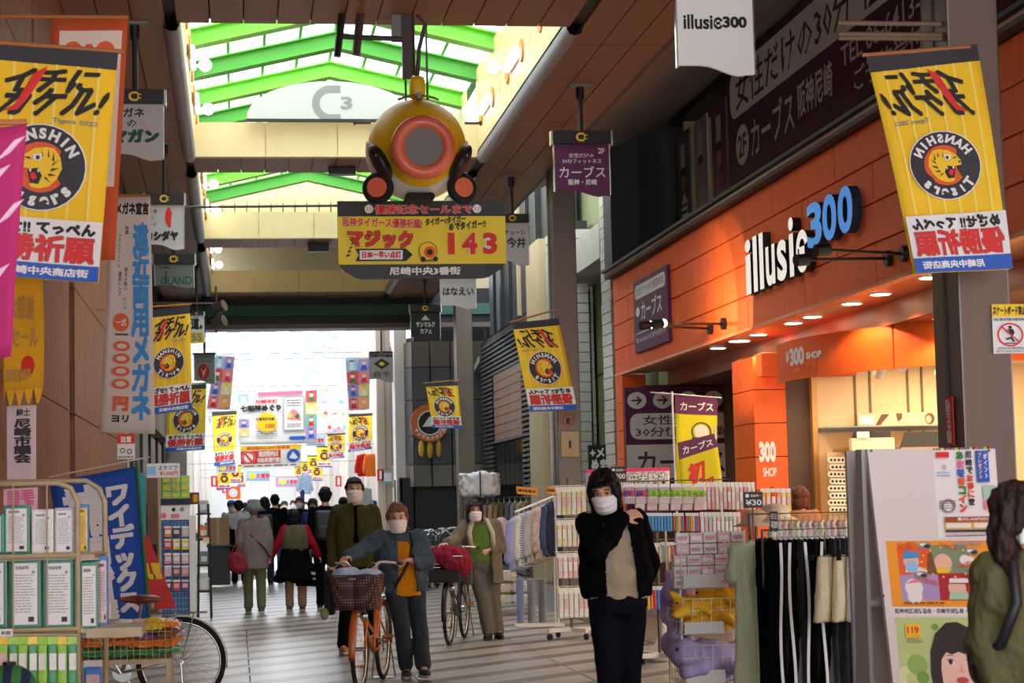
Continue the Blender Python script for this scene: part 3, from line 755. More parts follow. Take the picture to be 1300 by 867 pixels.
# ================================================================ steel pillars
def pillar(X, Y, label, w_=.32, d_=.45, H=6.0):
    t = thing('steel_pillar', label, 'pillar', (X, Y, 0), group='steel arcade pillars')
    M().bbox((0, 0, 0), (w_, d_, H), .012).build('shaft', steel, t); M().box((-.006, d_*.5, 0), (0, d_*.5+.02, H)).build('seam', dark, t)
    return t
p1_ = pillar(4.28, 11.2, 'steel pillar beside the white noticeboard carrying the no skateboarding sticker', H=7)
p2_ = pillar(4.28, 26.1, 'steel pillar with a small meter door between the racks and tiled wall')
p3_ = pillar(4.28, 38.0, 'steel pillar before the dark grey building by the parked bicycles')
for i, py in enumerate((26, 40, 45)):
    M().cyl((-.65, .1, P(1240, py, 11.2).z), (0, .1, P(1240, py, 11.2).z), .015, 8).build('bracket_rod', flat('rusty_rod', 120, 100, 80, rough=.5), p1_)
a = P(1261, 449, 11.19); b = P(1302, 386, 11.19)
st_ = thing('warning_sticker', 'no skateboarding sticker with yellow heading on the steel pillar', 'sticker', (a.x, 11.185, a.z)); W = b.x-a.x; H = b.z-a.z
M().box((0, 0, 0), (W, .006, H)).build('sheet', paper, st_); fc = plane_face((0, 0, 0), (1, 0, 0), (0, 0, 1), W, H)
fc.rect(0, .74, 1, 1, yel); fc.text('スケートボード禁止', .03, .78, .97, .96, black, .04); fc.text('NO SKATEBOARDING', .04, .66, .96, .72, navy, .02)
fc.disc(.5, .38, .38, red, r2=.33, rv=.24); fc.disc(.5, .53, .05, black, rv=.035); fc.poly([(.42, .48), (.58, .5), (.62, .42), (.55, .33), (.62, .24), (.57, .23), (.47, .33), (.36, .3), (.38, .27), (.5, .3), (.5, .4)], black)
fc.poly([(.24, .53), (.27, .55), (.76, .24), (.73, .22)], red); fc.rect(.33, .195, .67, .215, black); fc.text('尼崎中央商店街振興組合', .1, .08, .9, .13, black); fc.lines(.06, .02, .94, .07, 2, black); fc.flush(st_, 'print')
a = P(1247, 565, 11.4); b = P(1258, 503, 11.4)
cs = thing('camera_notice', 'narrow red security camera notice on the side of the steel pillar', 'sticker', (4.262, 11.33, a.z)); H = b.z-a.z
M().box((0, 0, 0), (.006, .12, H)).build('sheet', red, cs); fc = plane_face((-.001, .12, 0), (0, -1, 0), (0, 0, 1), .12, H); fc.text('防犯カメラ設置', .15, .06, .85, .94, paper, .05, vert=True, lsp=.95); fc.flush(cs, 'print')
t = thing('meter_box', 'beige metal meter door fixed on the pillar with the tiger flag', 'box', (4.28+.04, 26.07, P(725, 580, 26).z)); H = P(725, 548, 26).z-P(725, 580, 26).z
M().bbox((0, -.03, 0), (.24, .03, H), .008).build('door', flat('beige_metal', 190, 158, 112, rough=.45), t); M().box((.1, -.045, H*.35), (.13, -.03, H*.65)).build('handle', blackm, t)
t = thing('warning_sticker', 'small faded no skateboarding sticker above the beige meter door', 'sticker', (4.3, 26.085, P(725, 545, 26).z)); fc = plane_face((0, 0, 0), (1, 0, 0), (0, 0, 1), .25, .27); M().box((0, 0, 0), (.25, .01, .27)).build('sheet', flat('brownish_sheet', 150, 128, 110), t)
fc.rect(0, .85, 1, 1, flat('dull_yellow', 190, 160, 50)); fc.disc(.5, .45, .32, red, r2=.27, rv=.3); fc.poly([(.42, .6), (.6, .55), (.55, .3), (.4, .3)], black); fc.flush(t, 'print')
# ================================================================ neighbours on the right
wn = struct('wall_right_neighbour', M().box((6.3, 28.9, 0), (6.6, 36, 8)), moss)
M().box((6.28, 29.6, P(760, 468, 32).z), (6.3, 36, P(760, 466, 32).z)).build('joint', dark, wn)
th = .165
tpm = {}
def tile_pile(y0, y1, x0, x1, z1, z0=0, parent=None):
    n = int((z1-z0)/th)
    me = cube_mesh('wall_tile', (x0, y0, .006), (x1, y1, th-.006), tilew)
    for i in range(n): piece('wall_tile', me, parent, (random.uniform(-.004, .004), 0, z0+i*th))
wt = struct('wall_tiled', M().box((5.7, 28.95, 0), (6.0, 29.55, 7)).box((5.66, 32.25, 0), (5.9, 32.9, 5)).box((5.7, 34.0, 0), (6.2, 34.9, 6.4)), vdark)
tile_pile(28.9, 29.65, 5.6, 6.05, 6.9, 1.0, wt); tile_pile(32.2, 32.95, 5.6, 5.86, 5.2, .3, wt); tile_pile(33.9, 35.0, 5.6, 6.25, 6.3, .3, wt)
for i in range(9): M().box((5.6, 29.7+.6*i, 5.2), (6.2, 30.29+.6*i, 5.75)).build('wall_tile', tilew, wt)
struct('wall_beige_column', M().box((5.56, 35.6, 0), (6.1, 37.2, 6.3)), beige)
t = thing('massage_sign', 'black illuminated sign with white kana beside the tiled wall', 'sign', (P(748, 600, 31.5).x, 31.5, P(748, 600, 31.5).z)); W = P(782, 600, 31.5).x-t.location.x; H = P(760, 565, 31.5).z-t.location.z
M().box((0, 0, 0), (W, .1, H)).build('board', black, t); fc = plane_face((0, 0, 0), (1, 0, 0), (0, 0, 1), W, H); fc.text('+メイ', .06, .55, .94, .9, paper, .05); fc.text('めまく', .1, .1, .9, .48, paper, .06); fc.flush(t)
M().box((W*.4, .1, H*.3), (W*.6, 1.2, H*.5)).build('bracket', blackm, t)
wl_ = struct('wall_louvred', M().box((5.75, 37.2, 0), (6.2, 46, 5.2)), vdark)
for i in range(50):
    z = .05+i*.1
    for (ya, yb) in (((37.3, 38.5), (38.55, 42.85), (42.9, 44.9)) if not 2.75 < z < 4.25 else ((37.3, 38.5), (42.9, 44.9))):
        if ya == 38.55 and z < 2.75: continue
        M().box((5.6, ya, z), (5.74, yb, z+.055)).build('louvre_slat', vdark, wl_)
M().box((5.64, 38.6, 2.75), (5.7, 42.8, 4.25)).build('wood_board', wood, wl_)
for i in range(8): M().box((5.62, 38.6, 2.76+i*.187), (5.645, 42.8, 2.93+i*.187)).build('wood_board', wood, wl_)
for i in range(6): M().box((5.66, 38.65+.7*i, 0.02), (5.72, 39.3+.7*i, 2.7)).build('glass_panel', glassd, wl_)
wu = struct('wall_louvred_upper', M().box((5.9, 35, 5.2), (6.2, 48, 8.0)), vdark)
for i in range(7):
    M().box((5.8, 37.4+1.3*i, 5.3), (5.9, 37.5+1.3*i, 7.6)).build('mullion', [blackm, beige][i == 2], wu)
    M().box((5.86, 37.5+1.3*i, 5.3), (5.89, 38.6+1.3*i, 7.6)).build('pane', flat('matt_dark_pane', 38, 42, 48, rough=.6), wu)
M().prism([(5.58, 44.9, 4.7), (5.58, 48, 4.2), (5.58, 48, 4.35), (5.58, 44.9, 4.85)], (.3, 0, 0)).build('pale_ledge', grey, wu)
# dark grey corner building
db = struct('wall_dark_building', M().box((4.2, 46.2, 0), (7.2, 47.0, 2.1)).box((P(526, 500, 46.3).x, 46.21, 2), (6.2, 46.3, 6.6)).box((3.8, 46.25, 0), (4.3, 46.4, 2.1)).prism([(P(497, 500, 47.4).x, 47.55, 2), (P(524, 500, 46).x, 46.2, 2), (P(524, 500, 46).x, 46.2, 5.4), (P(497, 500, 47.4).x, 47.55, 5.4)], (.1, .2, 0)), vdark)
dgp = flat('slate_panel', 76, 76, 82, rough=.5, var=.06, scale=1)
zt = P(540, 433, 46).z
lev = [P(540, y, 46).z for y in (618, 590, 553, 508, 466, 433)]
for i in range(5):
    mt = [flat('grey_band', 120, 114, 108), dgp, dgp, dgp, flat('brown_band', 96, 88, 80)][i]
    for (xa, xb) in ((524, 546), (547, 572), (573, 620)):
        a = P(xa, 500, 46).x; b = P(xb, 500, 46).x; M().box((a+.008, 46, lev[i]+.01), (b-.008, 46.2, lev[i+1]-.01)).build('wall_panel', mt, db)
    a = P(496, 500, 47.4); b = P(524, 500, 46)
    M().prism([(a.x, 47.4, lev[i]+.01), (b.x-.01, 46, lev[i]+.01), (b.x-.01, 46, lev[i+1]-.01), (a.x, 47.4, lev[i+1]-.01)], (0, .2, 0)).build('wall_panel', mt, db)
for i, px in enumerate((500, 508, 524, 536, 552, 566)):
    q = P(px, 600, 46.3); M().box((q.x, 46.25, .0), (q.x+.04, 46.3, 2.05)).build('door_post', steel, db)
struct('wall_beige_pier', M().box((P(478, 500, 47.8).x, 47.8, 0), (P(500, 500, 48).x+.1, 47.98, 6.2)), flat('warm_pier', 196, 178, 160, rough=.6))
M().box((P(478, 500, 48).x+.17, 47.77, 0), (P(478, 500, 48).x+.2, 47.8, 6)).build('seam', grey, bpy.data.objects['wall_beige_pier'])
struct('wall_right_near', M().box((6.6, -6, 0), (7.0, 8.9, CH)), orangep)
struct('wall_right_outer', M().box((7.2, 28, 0), (7.4, 49, 8)), vdark)
# ================================================================ left side
wlf = struct('wall_left', M().box((XL-.6, -6, 0), (XL-.1, 46.5, CH+.1)), vdark)
for (ya, yb, mt) in ((8, 12.2, wood), (12.4, 15.1, rust), (15.3, 18.4, rust), (19.0, 27.4, rust), (28.2, 29.4, beige)):
    n = 5
    for i in range(n):
        z0 = 0+i*CH/n
        M().box((XL-.1, ya+.008, z0+.006), (XL-(0 if mt is rust else .04), yb-.008, z0+CH/n-.006)).build('stone_panel', mt, wlf)
for i in range(5):
    y = 30+3.2*i
    M().box((XL-.12, y, 2.9), (XL+.12, y+3, 3.7)).build('shop_fascia', flat('left_fascia_%d' % i, *((70, 62, 58), (120, 110, 100), (150, 140, 120), (90, 70, 60), (200, 196, 190))[i]), wlf)
    M().box((XL-.1, y+.05, 0), (XL-.06, y+2.9, 2.85)).build('shop_opening', flat('left_front_%d' % (i % 2), *((60, 52, 50), (86, 80, 78))[i % 2], rough=.4), wlf)
    M().box((XL-.1, y-.12, 0), (XL-.02, y+.08, CH-.1)).build('pilaster', dark, wlf)
struct('wall_left_pier', M().box((XL-.05, 45.2, 0), (XL+.4, 46.3, 5.6)), pwhite)
# ================================================================ hanging shop signs (black cap with the street emblem)
chr_ = steel
def emblem(fc, u, v, s, m):
    """plug-shaped street emblem"""
    asp = fc.w/fc.h
    fc.disc(u, v, s, m, r2=s*.55, a0=PI/2, a1=3*PI/2, n=12)
    fc.rect(u, v+s*.55*asp, u+s*.8, v+s*asp, m, 1, 1); fc.rect(u, v-s*asp, u+s*.8, v-s*.55*asp, m, 1, 1)
    fc.rect(u+s*.8, v-s*.75*asp, u+s*1.05, v+s*.75*asp, m, 1, 1); fc.rect(u+s*.9, v+s*.25*asp, u+s*1.6, v+s*.5*asp, m, 1, 1); fc.rect(u+s*.9, v-s*.5*asp, u+s*1.6, v-s*.25*asp, m, 1, 1)
def shop_sign(x0, x1, yt, yb, Y, label, pm, draw, capf=.2, ctop=None, over=.05):
    a = P(x0, yb, Y); b = P(x1, yb, Y); top = P((x0+x1)/2, yt, Y).z
    W = b.x-a.x; z0 = (a.z+b.z)/2; H = top-z0; hc = H*capf
    t = thing('hanging_shop_sign', label, 'sign', (a.x, Y, z0), group='shop signs hanging from the arcade ceiling')
    M().bbox((-over*W, -.06, H-hc), (W+over*W, .06, H), .006).build('cap', blackm, t)
    M().box((-over*W-.01, -.065, H-hc-.01), (-over*W+.01, .065, H)).box((W+over*W-.01, -.065, H-hc-.01), (W+over*W+.01, .065, H)).build('end_trim', chrome, t)
    Hp = H-hc; pts = [(0, 0, Hp), (0, 0, .13*Hp)]+[(W*i/10, 0, .13*Hp*(1-.5*(1-math.cos(PI*min(1, max(0, (i/10-.3)/.55))))) + .02*Hp*(i > 8)) for i in range(1, 11)]+[(W, 0, Hp)]
    M().prism([(x, -.02, z) for x, y, z in pts], (0, .04, 0)).build('panel', pm, t, fix=True)
    M().box((-.012, -.025, .1*Hp), (0, .025, Hp)).box((W, -.025, .02), (W+.012, .025, Hp)).build('side_strip', chrome, t)
    M().cyl((W/2, 0, H), (W/2, 0, CH-z0-.03), .025, 10).cyl((W/2, 0, CH-z0-.16), (W/2, 0, CH-z0-.02), .045, 10).build('rod', blackm, t)
    M().box((W/2-.12, -.08, CH-z0-.03), (W/2+.12, .08, CH-z0-.005)).build('ceiling_plate', grey, t)
    c = plane_face((0, -.062, H-hc), (1, 0, 0), (0, 0, 1), W, hc); emblem(c, .47, .5, .10*hc/W/.3 if hc < W*.3 else .1, yel); c.flush(t, 'emblem')
    fc = plane_face((0, -.022, 0), (1, 0, 0), (0, 0, 1), W, Hp); draw(fc); fc.flush(t)
    return t
lg = mat('lit_pale_panel', S(226, 222, 216), .4, emit=.12); lgd = flat('pale_panel', 196, 194, 190, rough=.4)
dkg = flat('dark_green_print', 20, 84, 62)
def d1(f): f.text('メガネ', .08, .78, .66, .93, char, .04); f.text('の', .34, .60, .52, .73, char, .02); f.text('マガン', .08, .33, .92, .55, dkg, .08)
shop_sign(138, 207, 115, 205, 18.3, 'white hanging sign of the glasses shop behind the big tiger flag', lgd, d1, .2)
def d2(f):
    f.text('ちゃ', .05, .80, .3, .92, char, .02); f.text('形', .05, .66, .2, .78, char); f.text('もの', .05, .52, .3, .64, char)
    f.poly([(.55, .9), (.7, .85), (.66, .5), (.6, .5), (.5, .7)], red); f.disc(.62, .9, .05, red); f.text('カシダヤ', -.02, .22, .85, .42, black, .08)
shop_sign(186, 233, 246, 318, 24.4, 'white hanging sign with a small red figure beside the long glasses banner', lgd, d2, .2)
def d3(f): f.text('iSLAND', .15, .15, .95, .5, dkg, .02); f.poly([(.25, .2), (.3, .2), (.3, .75), (.27, .75)], char); f.poly([(.1, .8), (.28, .92), (.45, .78), (.28, .84)], char)
shop_sign(197, 246, 323, 366, 30.2, 'dark hanging sign with a palm tree above the tiger flags', flat('smoky_panel', 112, 118, 116), d3, .3)
def d4(f): f.text('illusiє', .08, .56, .60, .74, black, .03); f.text('300', .60, .58, .92, .72, black, .05)
shop_sign(861, 957, -32, 97, 14.6, 'white hanging sign lettered illusie 300 above the upstairs windows', lg, d4, .19)
def d5(f):
    f.text('2F', .80, .82, .92, .93, lil, .02); f.text('女性だけの', .26, .74, .72, .83, lil, .01); f.text('30分フィットネス', .14, .63, .86, .72, lil, .01)
    f.text('カーブス', .08, .36, .93, .58, lil, .01); f.text('阪神・尼崎', .24, .22, .76, .33, lil, .03)
shop_sign(705, 774, 167, 250, 20.9, 'purple hanging sign of the fitness studio before the steel pillar', purp, d5, .2)
def d6(f): f.text('化粧品チェーン', -.3, .72, .9, .84, char, .02); f.text('の今井', .0, .42, .92, .66, char, .03)
shop_sign(632, 671, 272, 338, 26.8, 'pale hanging sign half behind the yellow sale board', lgd, d6, .17)
def d7(f): f.text('フラワーショップ', .08, .76, .9, .84, grey); f.text('はなえい', .06, .42, .94, .66, black, .03)
shop_sign(560, 604, 346, 393, 28.5, 'white hanging sign of the flower shop under the sale board', lgd, d7, .1)
def d8(f):
    f.poly([(.35, .72), (.5, .9), (.65, .72)], lgd); f.text('サンマルク', .18, .48, .82, .66, lgd, .05); f.text('カフェ', .32, .26, .70, .42, lgd, .05)
shop_sign(522, 559, 387, 433, 38.5, 'black hanging sign of the cafe by the dark corner building', black, d8, .2)
def d9(f): f.text('尼崎中央4番街', .06, .86, .94, .96, char, .03); f.poly([(.5, .82), (.82, .64), (.5, .46), (.18, .64)], black); f.poly([(.5, .72), (.64, .64), (.5, .56), (.36, .64)], gold); f.text('柿千', .18, .18, .82, .38, flat('brown_print', 110, 80, 50), .04)
shop_sign(469, 501, 446, 486, 47, 'grey hanging sign with a black diamond crest by the beige pier', grey, d9, .06, over=0)
def d10(f): f.text('道。', .1, .5, .9, .9, black, .05); f.rect(0, .0, 1, .4, yel); f.text('55', .15, .08, .85, .34, grey, .04)
shop_sign(241, 259, 396, 436, 36.5, 'small white and yellow hanging sign above the second tiger flag', paper, d10, .1)
def d11(f): f.rect(0, .86, 1, 1, grey); f.disc(.45, .42, .28, red, rv=.26); f.poly([(.3, .55), (.45, .42), (.6, .6), (.5, .35), (.42, .2), (.4, .4)], paper); f.lines(.1, .72, .9, .84, 2, black); f.lines(.1, .1, .9, .16, 1, black)
shop_sign(247, 273, 448, 488, 42, 'grey hanging sign with a red round crest behind the tiger flags', flat('cool_grey_panel', 176, 176, 180), d11, .05)
# ================================================================ tiger flags
flagy = mat('flag_yellow', S(250, 204, 34), .75, emit=0, var=.03, scale=3)
def tiger_flag(co, Y, label, mir=False, bend=.03, detail=True, dY=0, rod=None, mini=False):
    """co: pixel corners TL, TR, BR, BL; the flag hangs in a plane near y = Y"""
    TL, TR, BR, BL = [P(c[0], c[1], Y+(dY if i in (1, 2) else 0)) for i, c in enumerate(co)]
    t = thing('baseball_flag', label, 'flag', (0, 0, 0), group='yellow baseball team flags')
    q = quad_face(BL, BR, TR, TL, bend)
    fn = (lambda u, v, l: q.fn(1-u, v, l)) if mir else q.fn
    f = Face(fn, q.w, q.h)
    M().sheet(lambda u, v: q.fn(u, v, 0), 10, 16, (0, .004, 0)).build('cloth', flagy, t, smooth=True)
    f.rect(0, .925, 1, 1, char, 10, 1)
    if mini:
        f.disc(.5, .52, .30, char, 20); f.disc(.5, .52, .16, orng, 16); f.disc(.5, .52, .10, yel, 10)
        f.poly([(.2, .72), (.45, .84), (.8, .78), (.7, .72), (.4, .74)], char); f.rect(0, .06, 1, .27, paper, 4, 2); f.text('優勝祈願', .08, .1, .92, .2, red, .05); f.rect(0, 0, 1, .07, blue, 4, 1)
        f.flush(t, 'print'); return rebase(t)
    for i in range(6): f.rect(.09+.155*i, .26, .11+.155*i, .925, pyel, 1, 12)
    # brush lettering with the red stroke
    f.text('イチに', .20, .80, .86, .905, black, .045, slant=.12, rise=.02); f.text('カケル!', .18, .70, .94, .82, black, .045, slant=.14, rise=.03)
    f.poly([(.20, .705), (.28, .74), (.40, .88), (.50, .915), (.44, .84), (.36, .76), (.30, .715)], red)
    f.text('Tigers 2022', .56, .665, .90, .69, grey, .02, rise=-.008)
    # round emblem
    cy = .475; f.disc(.5, cy, .345, paper); f.disc(.5, cy, .335, char); f.disc(.5, cy, .20, orng)
    f.arc('HANSHIN', .5, cy, .267, 158, 22, .088, paper, .05); f.arc('Tigers', .5, cy, .272, 212, 328, .10, paper, .05, inward=True)
    k = .17; A = f.w/f.h
    def T(pts, m): f.poly([(.5+x*k, cy+y*k*A) for x, y in pts], m)
    T([(-.95, .15), (-.7, .55), (-.3, .85), (.2, .95), (.55, .9), (.85, .5), (.95, 0), (.75, -.5), (.45, -.85), (.0, -1), (-.35, -.95), (-.45, -.8), (-.1, -.75), (.05, -.55), (-.05, -.2), (-.5, -.1), (-.9, -.05)], yel)
    T([(-.55, -.12), (-.1, -.05), (.1, -.4), (-.05, -.8), (-.4, -.75), (-.5, -.4)], black); T([(-.45, -.35), (-.25, -.25), (-.1, -.5), (-.3, -.65)], red); T([(-.5, -.13), (-.42, -.3), (-.36, -.12)], paper); T([(-.12, -.12), (-.08, -.28), (0, -.12)], paper)
    for g in ([(.0, .85), (.1, .5), (.05, .5)], [(.3, .88), (.38, .45), (.3, .5)], [(.55, .75), (.6, .3), (.5, .35)], [(.8, .4), (.5, .05), (.55, .2)], [(.85, 0), (.45, -.2), (.5, -.05)], [(.72, -.35), (.35, -.4), (.42, -.28)], [(.5, -.7), (.2, -.5), (.28, -.45)], [(-.75, .4), (-.4, .3), (-.5, .42)], [(-.95, .1), (-.75, .2), (-.72, .05)]): T(g, black)
    T([(-.35, .55), (.05, .6), (.0, .25), (-.3, .3)], paper); T([(-.2, .5), (-.05, .5), (-.05, .32), (-.2, .32)], black)
    # white band and blue foot
    f.rect(0, .065, 1, .255, paper, 10, 3); f.text('めざせ!! てっぺん', .07, .192, .95, .245, black, .07)
    f.text('優勝祈願', .05, .075, .95, .185, red, .035, outline=grey, ow=.02); f.rect(0, 0, 1, .066, blue, 10, 1); f.text('尼崎中央商店街', .28, .016, .92, .050, paper, .04)
    f.flush(t, 'print')
    a = TL.lerp(TR, -.04); b = TL.lerp(TR, 1.04) if rod is None else P(rod[0], rod[1], Y)
    z_ = Vector((0, 0, .012))
    if Y < 43: (b, a) = (Vector((4.3, b.y, b.z)), a) if mir else (b, Vector((XL, a.y, a.z)))
    else: a, b = Vector((x0f, a.y, a.z)), Vector((x1f, a.y, a.z))
    M().cyl(a+z_, b+z_, .012 if Y < 43 else .006, 8).build('rod', flat('bamboo', 176, 112, 60), t)
    return rebase(t)
tiger_flag([(-24, 52), (150, 68), (125, 360), (-42, 348)], 10.3, 'largest baseball flag, hanging over the magenta banner and cream rack', bend=.05)
tiger_flag([(1100, 72), (1240, 56), (1282, 342), (1160, 348)], 10.9, 'large baseball flag seen in reverse on the steel pillar by the orange fascia', True, .05, rod=(1242, 62))
tiger_flag([(650, 410), (709, 404), (732, 521), (672, 523)], 26.0, 'reversed baseball flag on the pillar with the meter door', True, .05, rod=(708, 394))
tiger_flag([(540, 487), (581, 485), (586, 544), (549, 543)], 37.7, 'reversed baseball flag before the dark corner building', True, .04, rod=(584, 483))
tiger_flag([(186, 394), (241, 388), (244, 520), (186, 528)], 22, 'baseball flag half behind the long glasses banner', False, .04)
tiger_flag([(214, 490), (262, 487), (260, 571), (210, 574)], 34, 'baseball flag below and behind the one by the glasses banner', False, .04)
tiger_flag([(269, 523), (301, 521), (298, 588), (272, 592)], 52, 'narrow baseball flag under the picture banner at the start of the bright arcade', False, .03)
tiger_flag([(443, 526), (473, 524), (472, 570), (442, 574)], 50, 'baseball flag under the picture banner by the beige pier', True, .03)
tiger_flag([(415, 551), (438, 549), (437, 581), (416, 583)], 58, 'small baseball flag left of the one near the beige pier'.replace('left of', 'just past'), True, .03)
for j, (x0, y0, w_, h, Y) in enumerate(((402, 566, 19, 27, 66), (390, 578, 15, 22, 76), (381, 586, 12, 18, 86), (374, 592, 10, 15, 98), (395, 590, 14, 20, 70), (291, 590, 15, 23, 62), (300, 600, 12, 18, 74), (276, 596, 17, 25, 54))):
    tiger_flag([(x0, y0), (x0+w_, y0), (x0+w_, y0+h), (x0+1, y0+h)], Y, 'tiny baseball flag deep in the bright arcade, ' + ['second right-side row', 'past the clothes rails', 'almost at the far end', 'furthest of all', 'lower of the right row', 'by the left shops', 'above the far crowd', 'below the narrow flag'][j].replace('right', 'shop').replace('left', 'other'), False, .02, mini=True)
# ================================================================ other banners on the aisle's near side
def cloth_banner(name, label, co, Y, m, draw=None, bend=.03, cat='banner', dY=0, th=.004, nu=8, nv=14):
    TL, TR, BR, BL = [P(c[0], c[1], Y+(dY if i in (1, 2) else 0)) for i, c in enumerate(co)]
    t = thing(name, label, cat, (0, 0, 0)); q = quad_face(BL, BR, TR, TL, bend)
    M().sheet(lambda u, v: q.fn(u, v, 0), nu, nv, (0, th, 0)).build('cloth', m, t, smooth=True)
    if draw: draw(q); q.flush(t, 'print')
    if Y > 43: M().cyl((x0f, TL.y, TL.z+.01), (x1f, TL.y, TL.z+.01), .006, 6).build('cord', steel, t)
    elif TL.z > 2.2 and TL.x < 0: M().cyl((XL, TL.y, TL.z+.01), (TR.x, TR.y, TR.z+.01), .012, 8).build('rod', flat('bamboo', 0, 0, 0), t)
    return rebase(t)
brn = flat('brown_banner_text', 90, 60, 40); cl_w = flat('cream_cloth', 222, 212, 198, rough=.8)
def dg(f):
    f.text('メガネ宣言', .10, .925, .95, .975, black, .06); f.text('遠近両用メガネ', .56, .06, .93, .885, lblue, .055, vert=True, lsp=.92)
    f.text('一式', .1, .43, .4, .475, paper, .03) if 0 else None
    f.text('特選', .36, .84, .44, .875, brn, .03, vert=True); f.text('ブランドフレーム', .20, .70, .27, .84, brn, .02, vert=True); f.text('境目の無い', .37, .60, .44, .70, brn, .02, vert=True); f.text('遠近レンズ', .24, .58, .31, .68, brn, .02, vert=True); f.text('ケース', .36, .52, .43, .57, brn, .02, vert=True)
    f.disc(.33, .465, .17, orng); f.text('一式', .22, .45, .44, .48, paper, .03); f.text('一', .22, .41, .48, .418, brn, .05)
    for i in range(4): f.disc(.36, .365-.053*i, .17, orng, rv=.022); f.disc(.36, .365-.053*i, .10, cl_w, rv=.011)
    f.text('円', .24, .095, .50, .15, orng, .08); f.text('ヨリ', .22, .045, .52, .075, black, .05)
cloth_banner('glasses_banner', 'tall cream banner advertising bifocal glasses in big blue characters', [(143, 250), (191, 250), (197, 551), (126, 549)], 17, cl_w, dg, .03)
def do(f):
    f.rect(.12, .30, .93, .95, flat('cream_print', 226, 212, 192), 4, 4)
    for cx in (.3, .72):
        s_ = 1 if cx < .5 else -1
        f.disc(cx, .86, .13, orng, rv=.045); f.poly([(cx-.14, .62), (cx+.16, .62), (cx+.2*s_, .86), (cx, .9), (cx-.18*s_, .8)], orng); f.disc(cx+.22*s_, .88, .045, orng, rv=.014)
cloth_banner('orange_banner', 'orange banner with two bird shapes behind the largest tiger flag', [(64, 24), (163, 24), (146, 330), (60, 330)], 11.6, flat('rust_orange_cloth', 196, 84, 40, rough=.8), do, .03)
def dm(f):
    for (u, v) in ((.62, .78), (.8, .9), (.7, .35), (.85, .62)): f.poly([(u-.2, v-.05), (u, v-.02), (u+.2, v+.05), (u+.05, v+.035)], flat('pale_pink_print', 240, 190, 210))
    f.text('大', .1, .42, .62, .62, green, .14, outline=paper, ow=.06); f.text('売', .1, .2, .55, .36, green, .14, outline=paper, ow=.06)
cloth_banner('magenta_banner', 'magenta banner with green characters at the very edge of the arcade', [(-60, 168), (34, 158), (14, 452), (-66, 470)], 7.6, flat('magenta_cloth', 178, 34, 104, rough=.8), dm, .04)
# scalloped yellow awning banner
t = thing('scalloped_awning', 'yellow awning cloth with a scalloped hem and faded lettering', 'awning', (0, 0, 0))
a, b, c, d = P(-30, 520, 13), P(54, 512, 13.6), P(54, 352, 13.6), P(-30, 345, 13); q = quad_face(a, b, c, d, .02)
awn = flat('awning_yellow', 236, 184, 34, rough=.8, var=.08, scale=3)
M().sheet(lambda u, v: q.fn(u, .12+.88*v, 0), 8, 6, (0, .006, 0)).build('cloth', awn, t, smooth=True)
for i in range(7):
    u0 = i/7; m_ = M(); pts = [q.fn(u0+.005+(.133)*k/6, .12-.12*math.sin(PI*k/6), 0) for k in range(7)]
    m_.prism(pts, (0, .006, 0)).build('scallop', awn, t)
q.text('大感謝', .45, .66, .85, .85, flat('faded_print', 190, 150, 70), .03); q.text('セール', .5, .45, .9, .6, flat('faded_print', 0, 0, 0), .03); q.disc(.75, .3, .1, red); q.text('お買得', .2, .18, .8, .28, flat('faded_print', 0, 0, 0), .03); q.flush(t, 'print'); rebase(t)
def dp(f):
    f.text('尼崎市議会', .58, .25, .9, .82, char, .05, vert=True, lsp=.95); f.text('紳士', .62, .86, .88, .96, char, .03)
    f.rrect(-.1, .55, .42, .95, .05, pink); f.rrect(-.06, .58, .38, .92, .04, paper)
cloth_banner('assembly_banner', 'pale banner with vertical black characters under the scalloped awning', [(-20, 516), (46, 514), (46, 612), (-20, 612)], 13.4, flat('pale_pink_cloth', 222, 206, 210), dp, .01)
def dq(f): f.text('ヨモ', .35, .3, .9, .85, pink, .12)
cloth_banner('pink_card', 'pale pink card with bold pink characters behind the cream rack', [(-10, 622), (48, 618), (48, 648), (-10, 652)], 13.2, flat('card_pink', 240, 200, 216), dq, .0)
# blue tube-shop nobori
bluec = flat('royal_blue_cloth', 30, 84, 178, rough=.8, var=.05, scale=4)
def db_(f):
    f.text('ワイデックス', .62, .12, .90, .90, paper, .06, vert=True, lsp=.9); f.text('補聴器', .12, .02, .58, .93, paper, .06, vert=True, lsp=.95)
t = cloth_banner('blue_banner', 'slanting blue banner with white characters behind the cream rack', [(62, 612), (173, 592), (192, 800), (100, 804)], 16.3, bluec, db_, .05)
a = P(173, 585, 16.25)-t.location; b = P(193, 830, 16.25)-t.location
M().cyl(a, b, .014, 8).build('pole', flat('green_pole', 30, 110, 60), t)
a = P(60, 606, 16.3)-t.location; b = P(190, 580, 16.3)-t.location
M().cyl(a, b, .006, 6).build('cord', cl_w, t)
# red SALE board
a, b, c, d = P(176, 775, 16.8), P(224, 772, 16.8), P(188, 680, 16.8), P(176, 678, 16.8)
t = thing('sale_board', 'slanted red board lettered SALE in yellow beside the blue banner', 'sign', (0, 0, 0))
M().prism([a, b, c, d], (0, .02, 0)).build('board', flat('bright_red_board', 214, 44, 30), t, fix=True)
q = plane_face(a+Vector((0, -.002, 0)), (1, 0, 0), (0, 0, 1), (b-a).x, (d-a).z); q.text('SALE', -.25, .40, .60, .62, yel, .1, slant=-.1); q.flush(t); rebase(t)
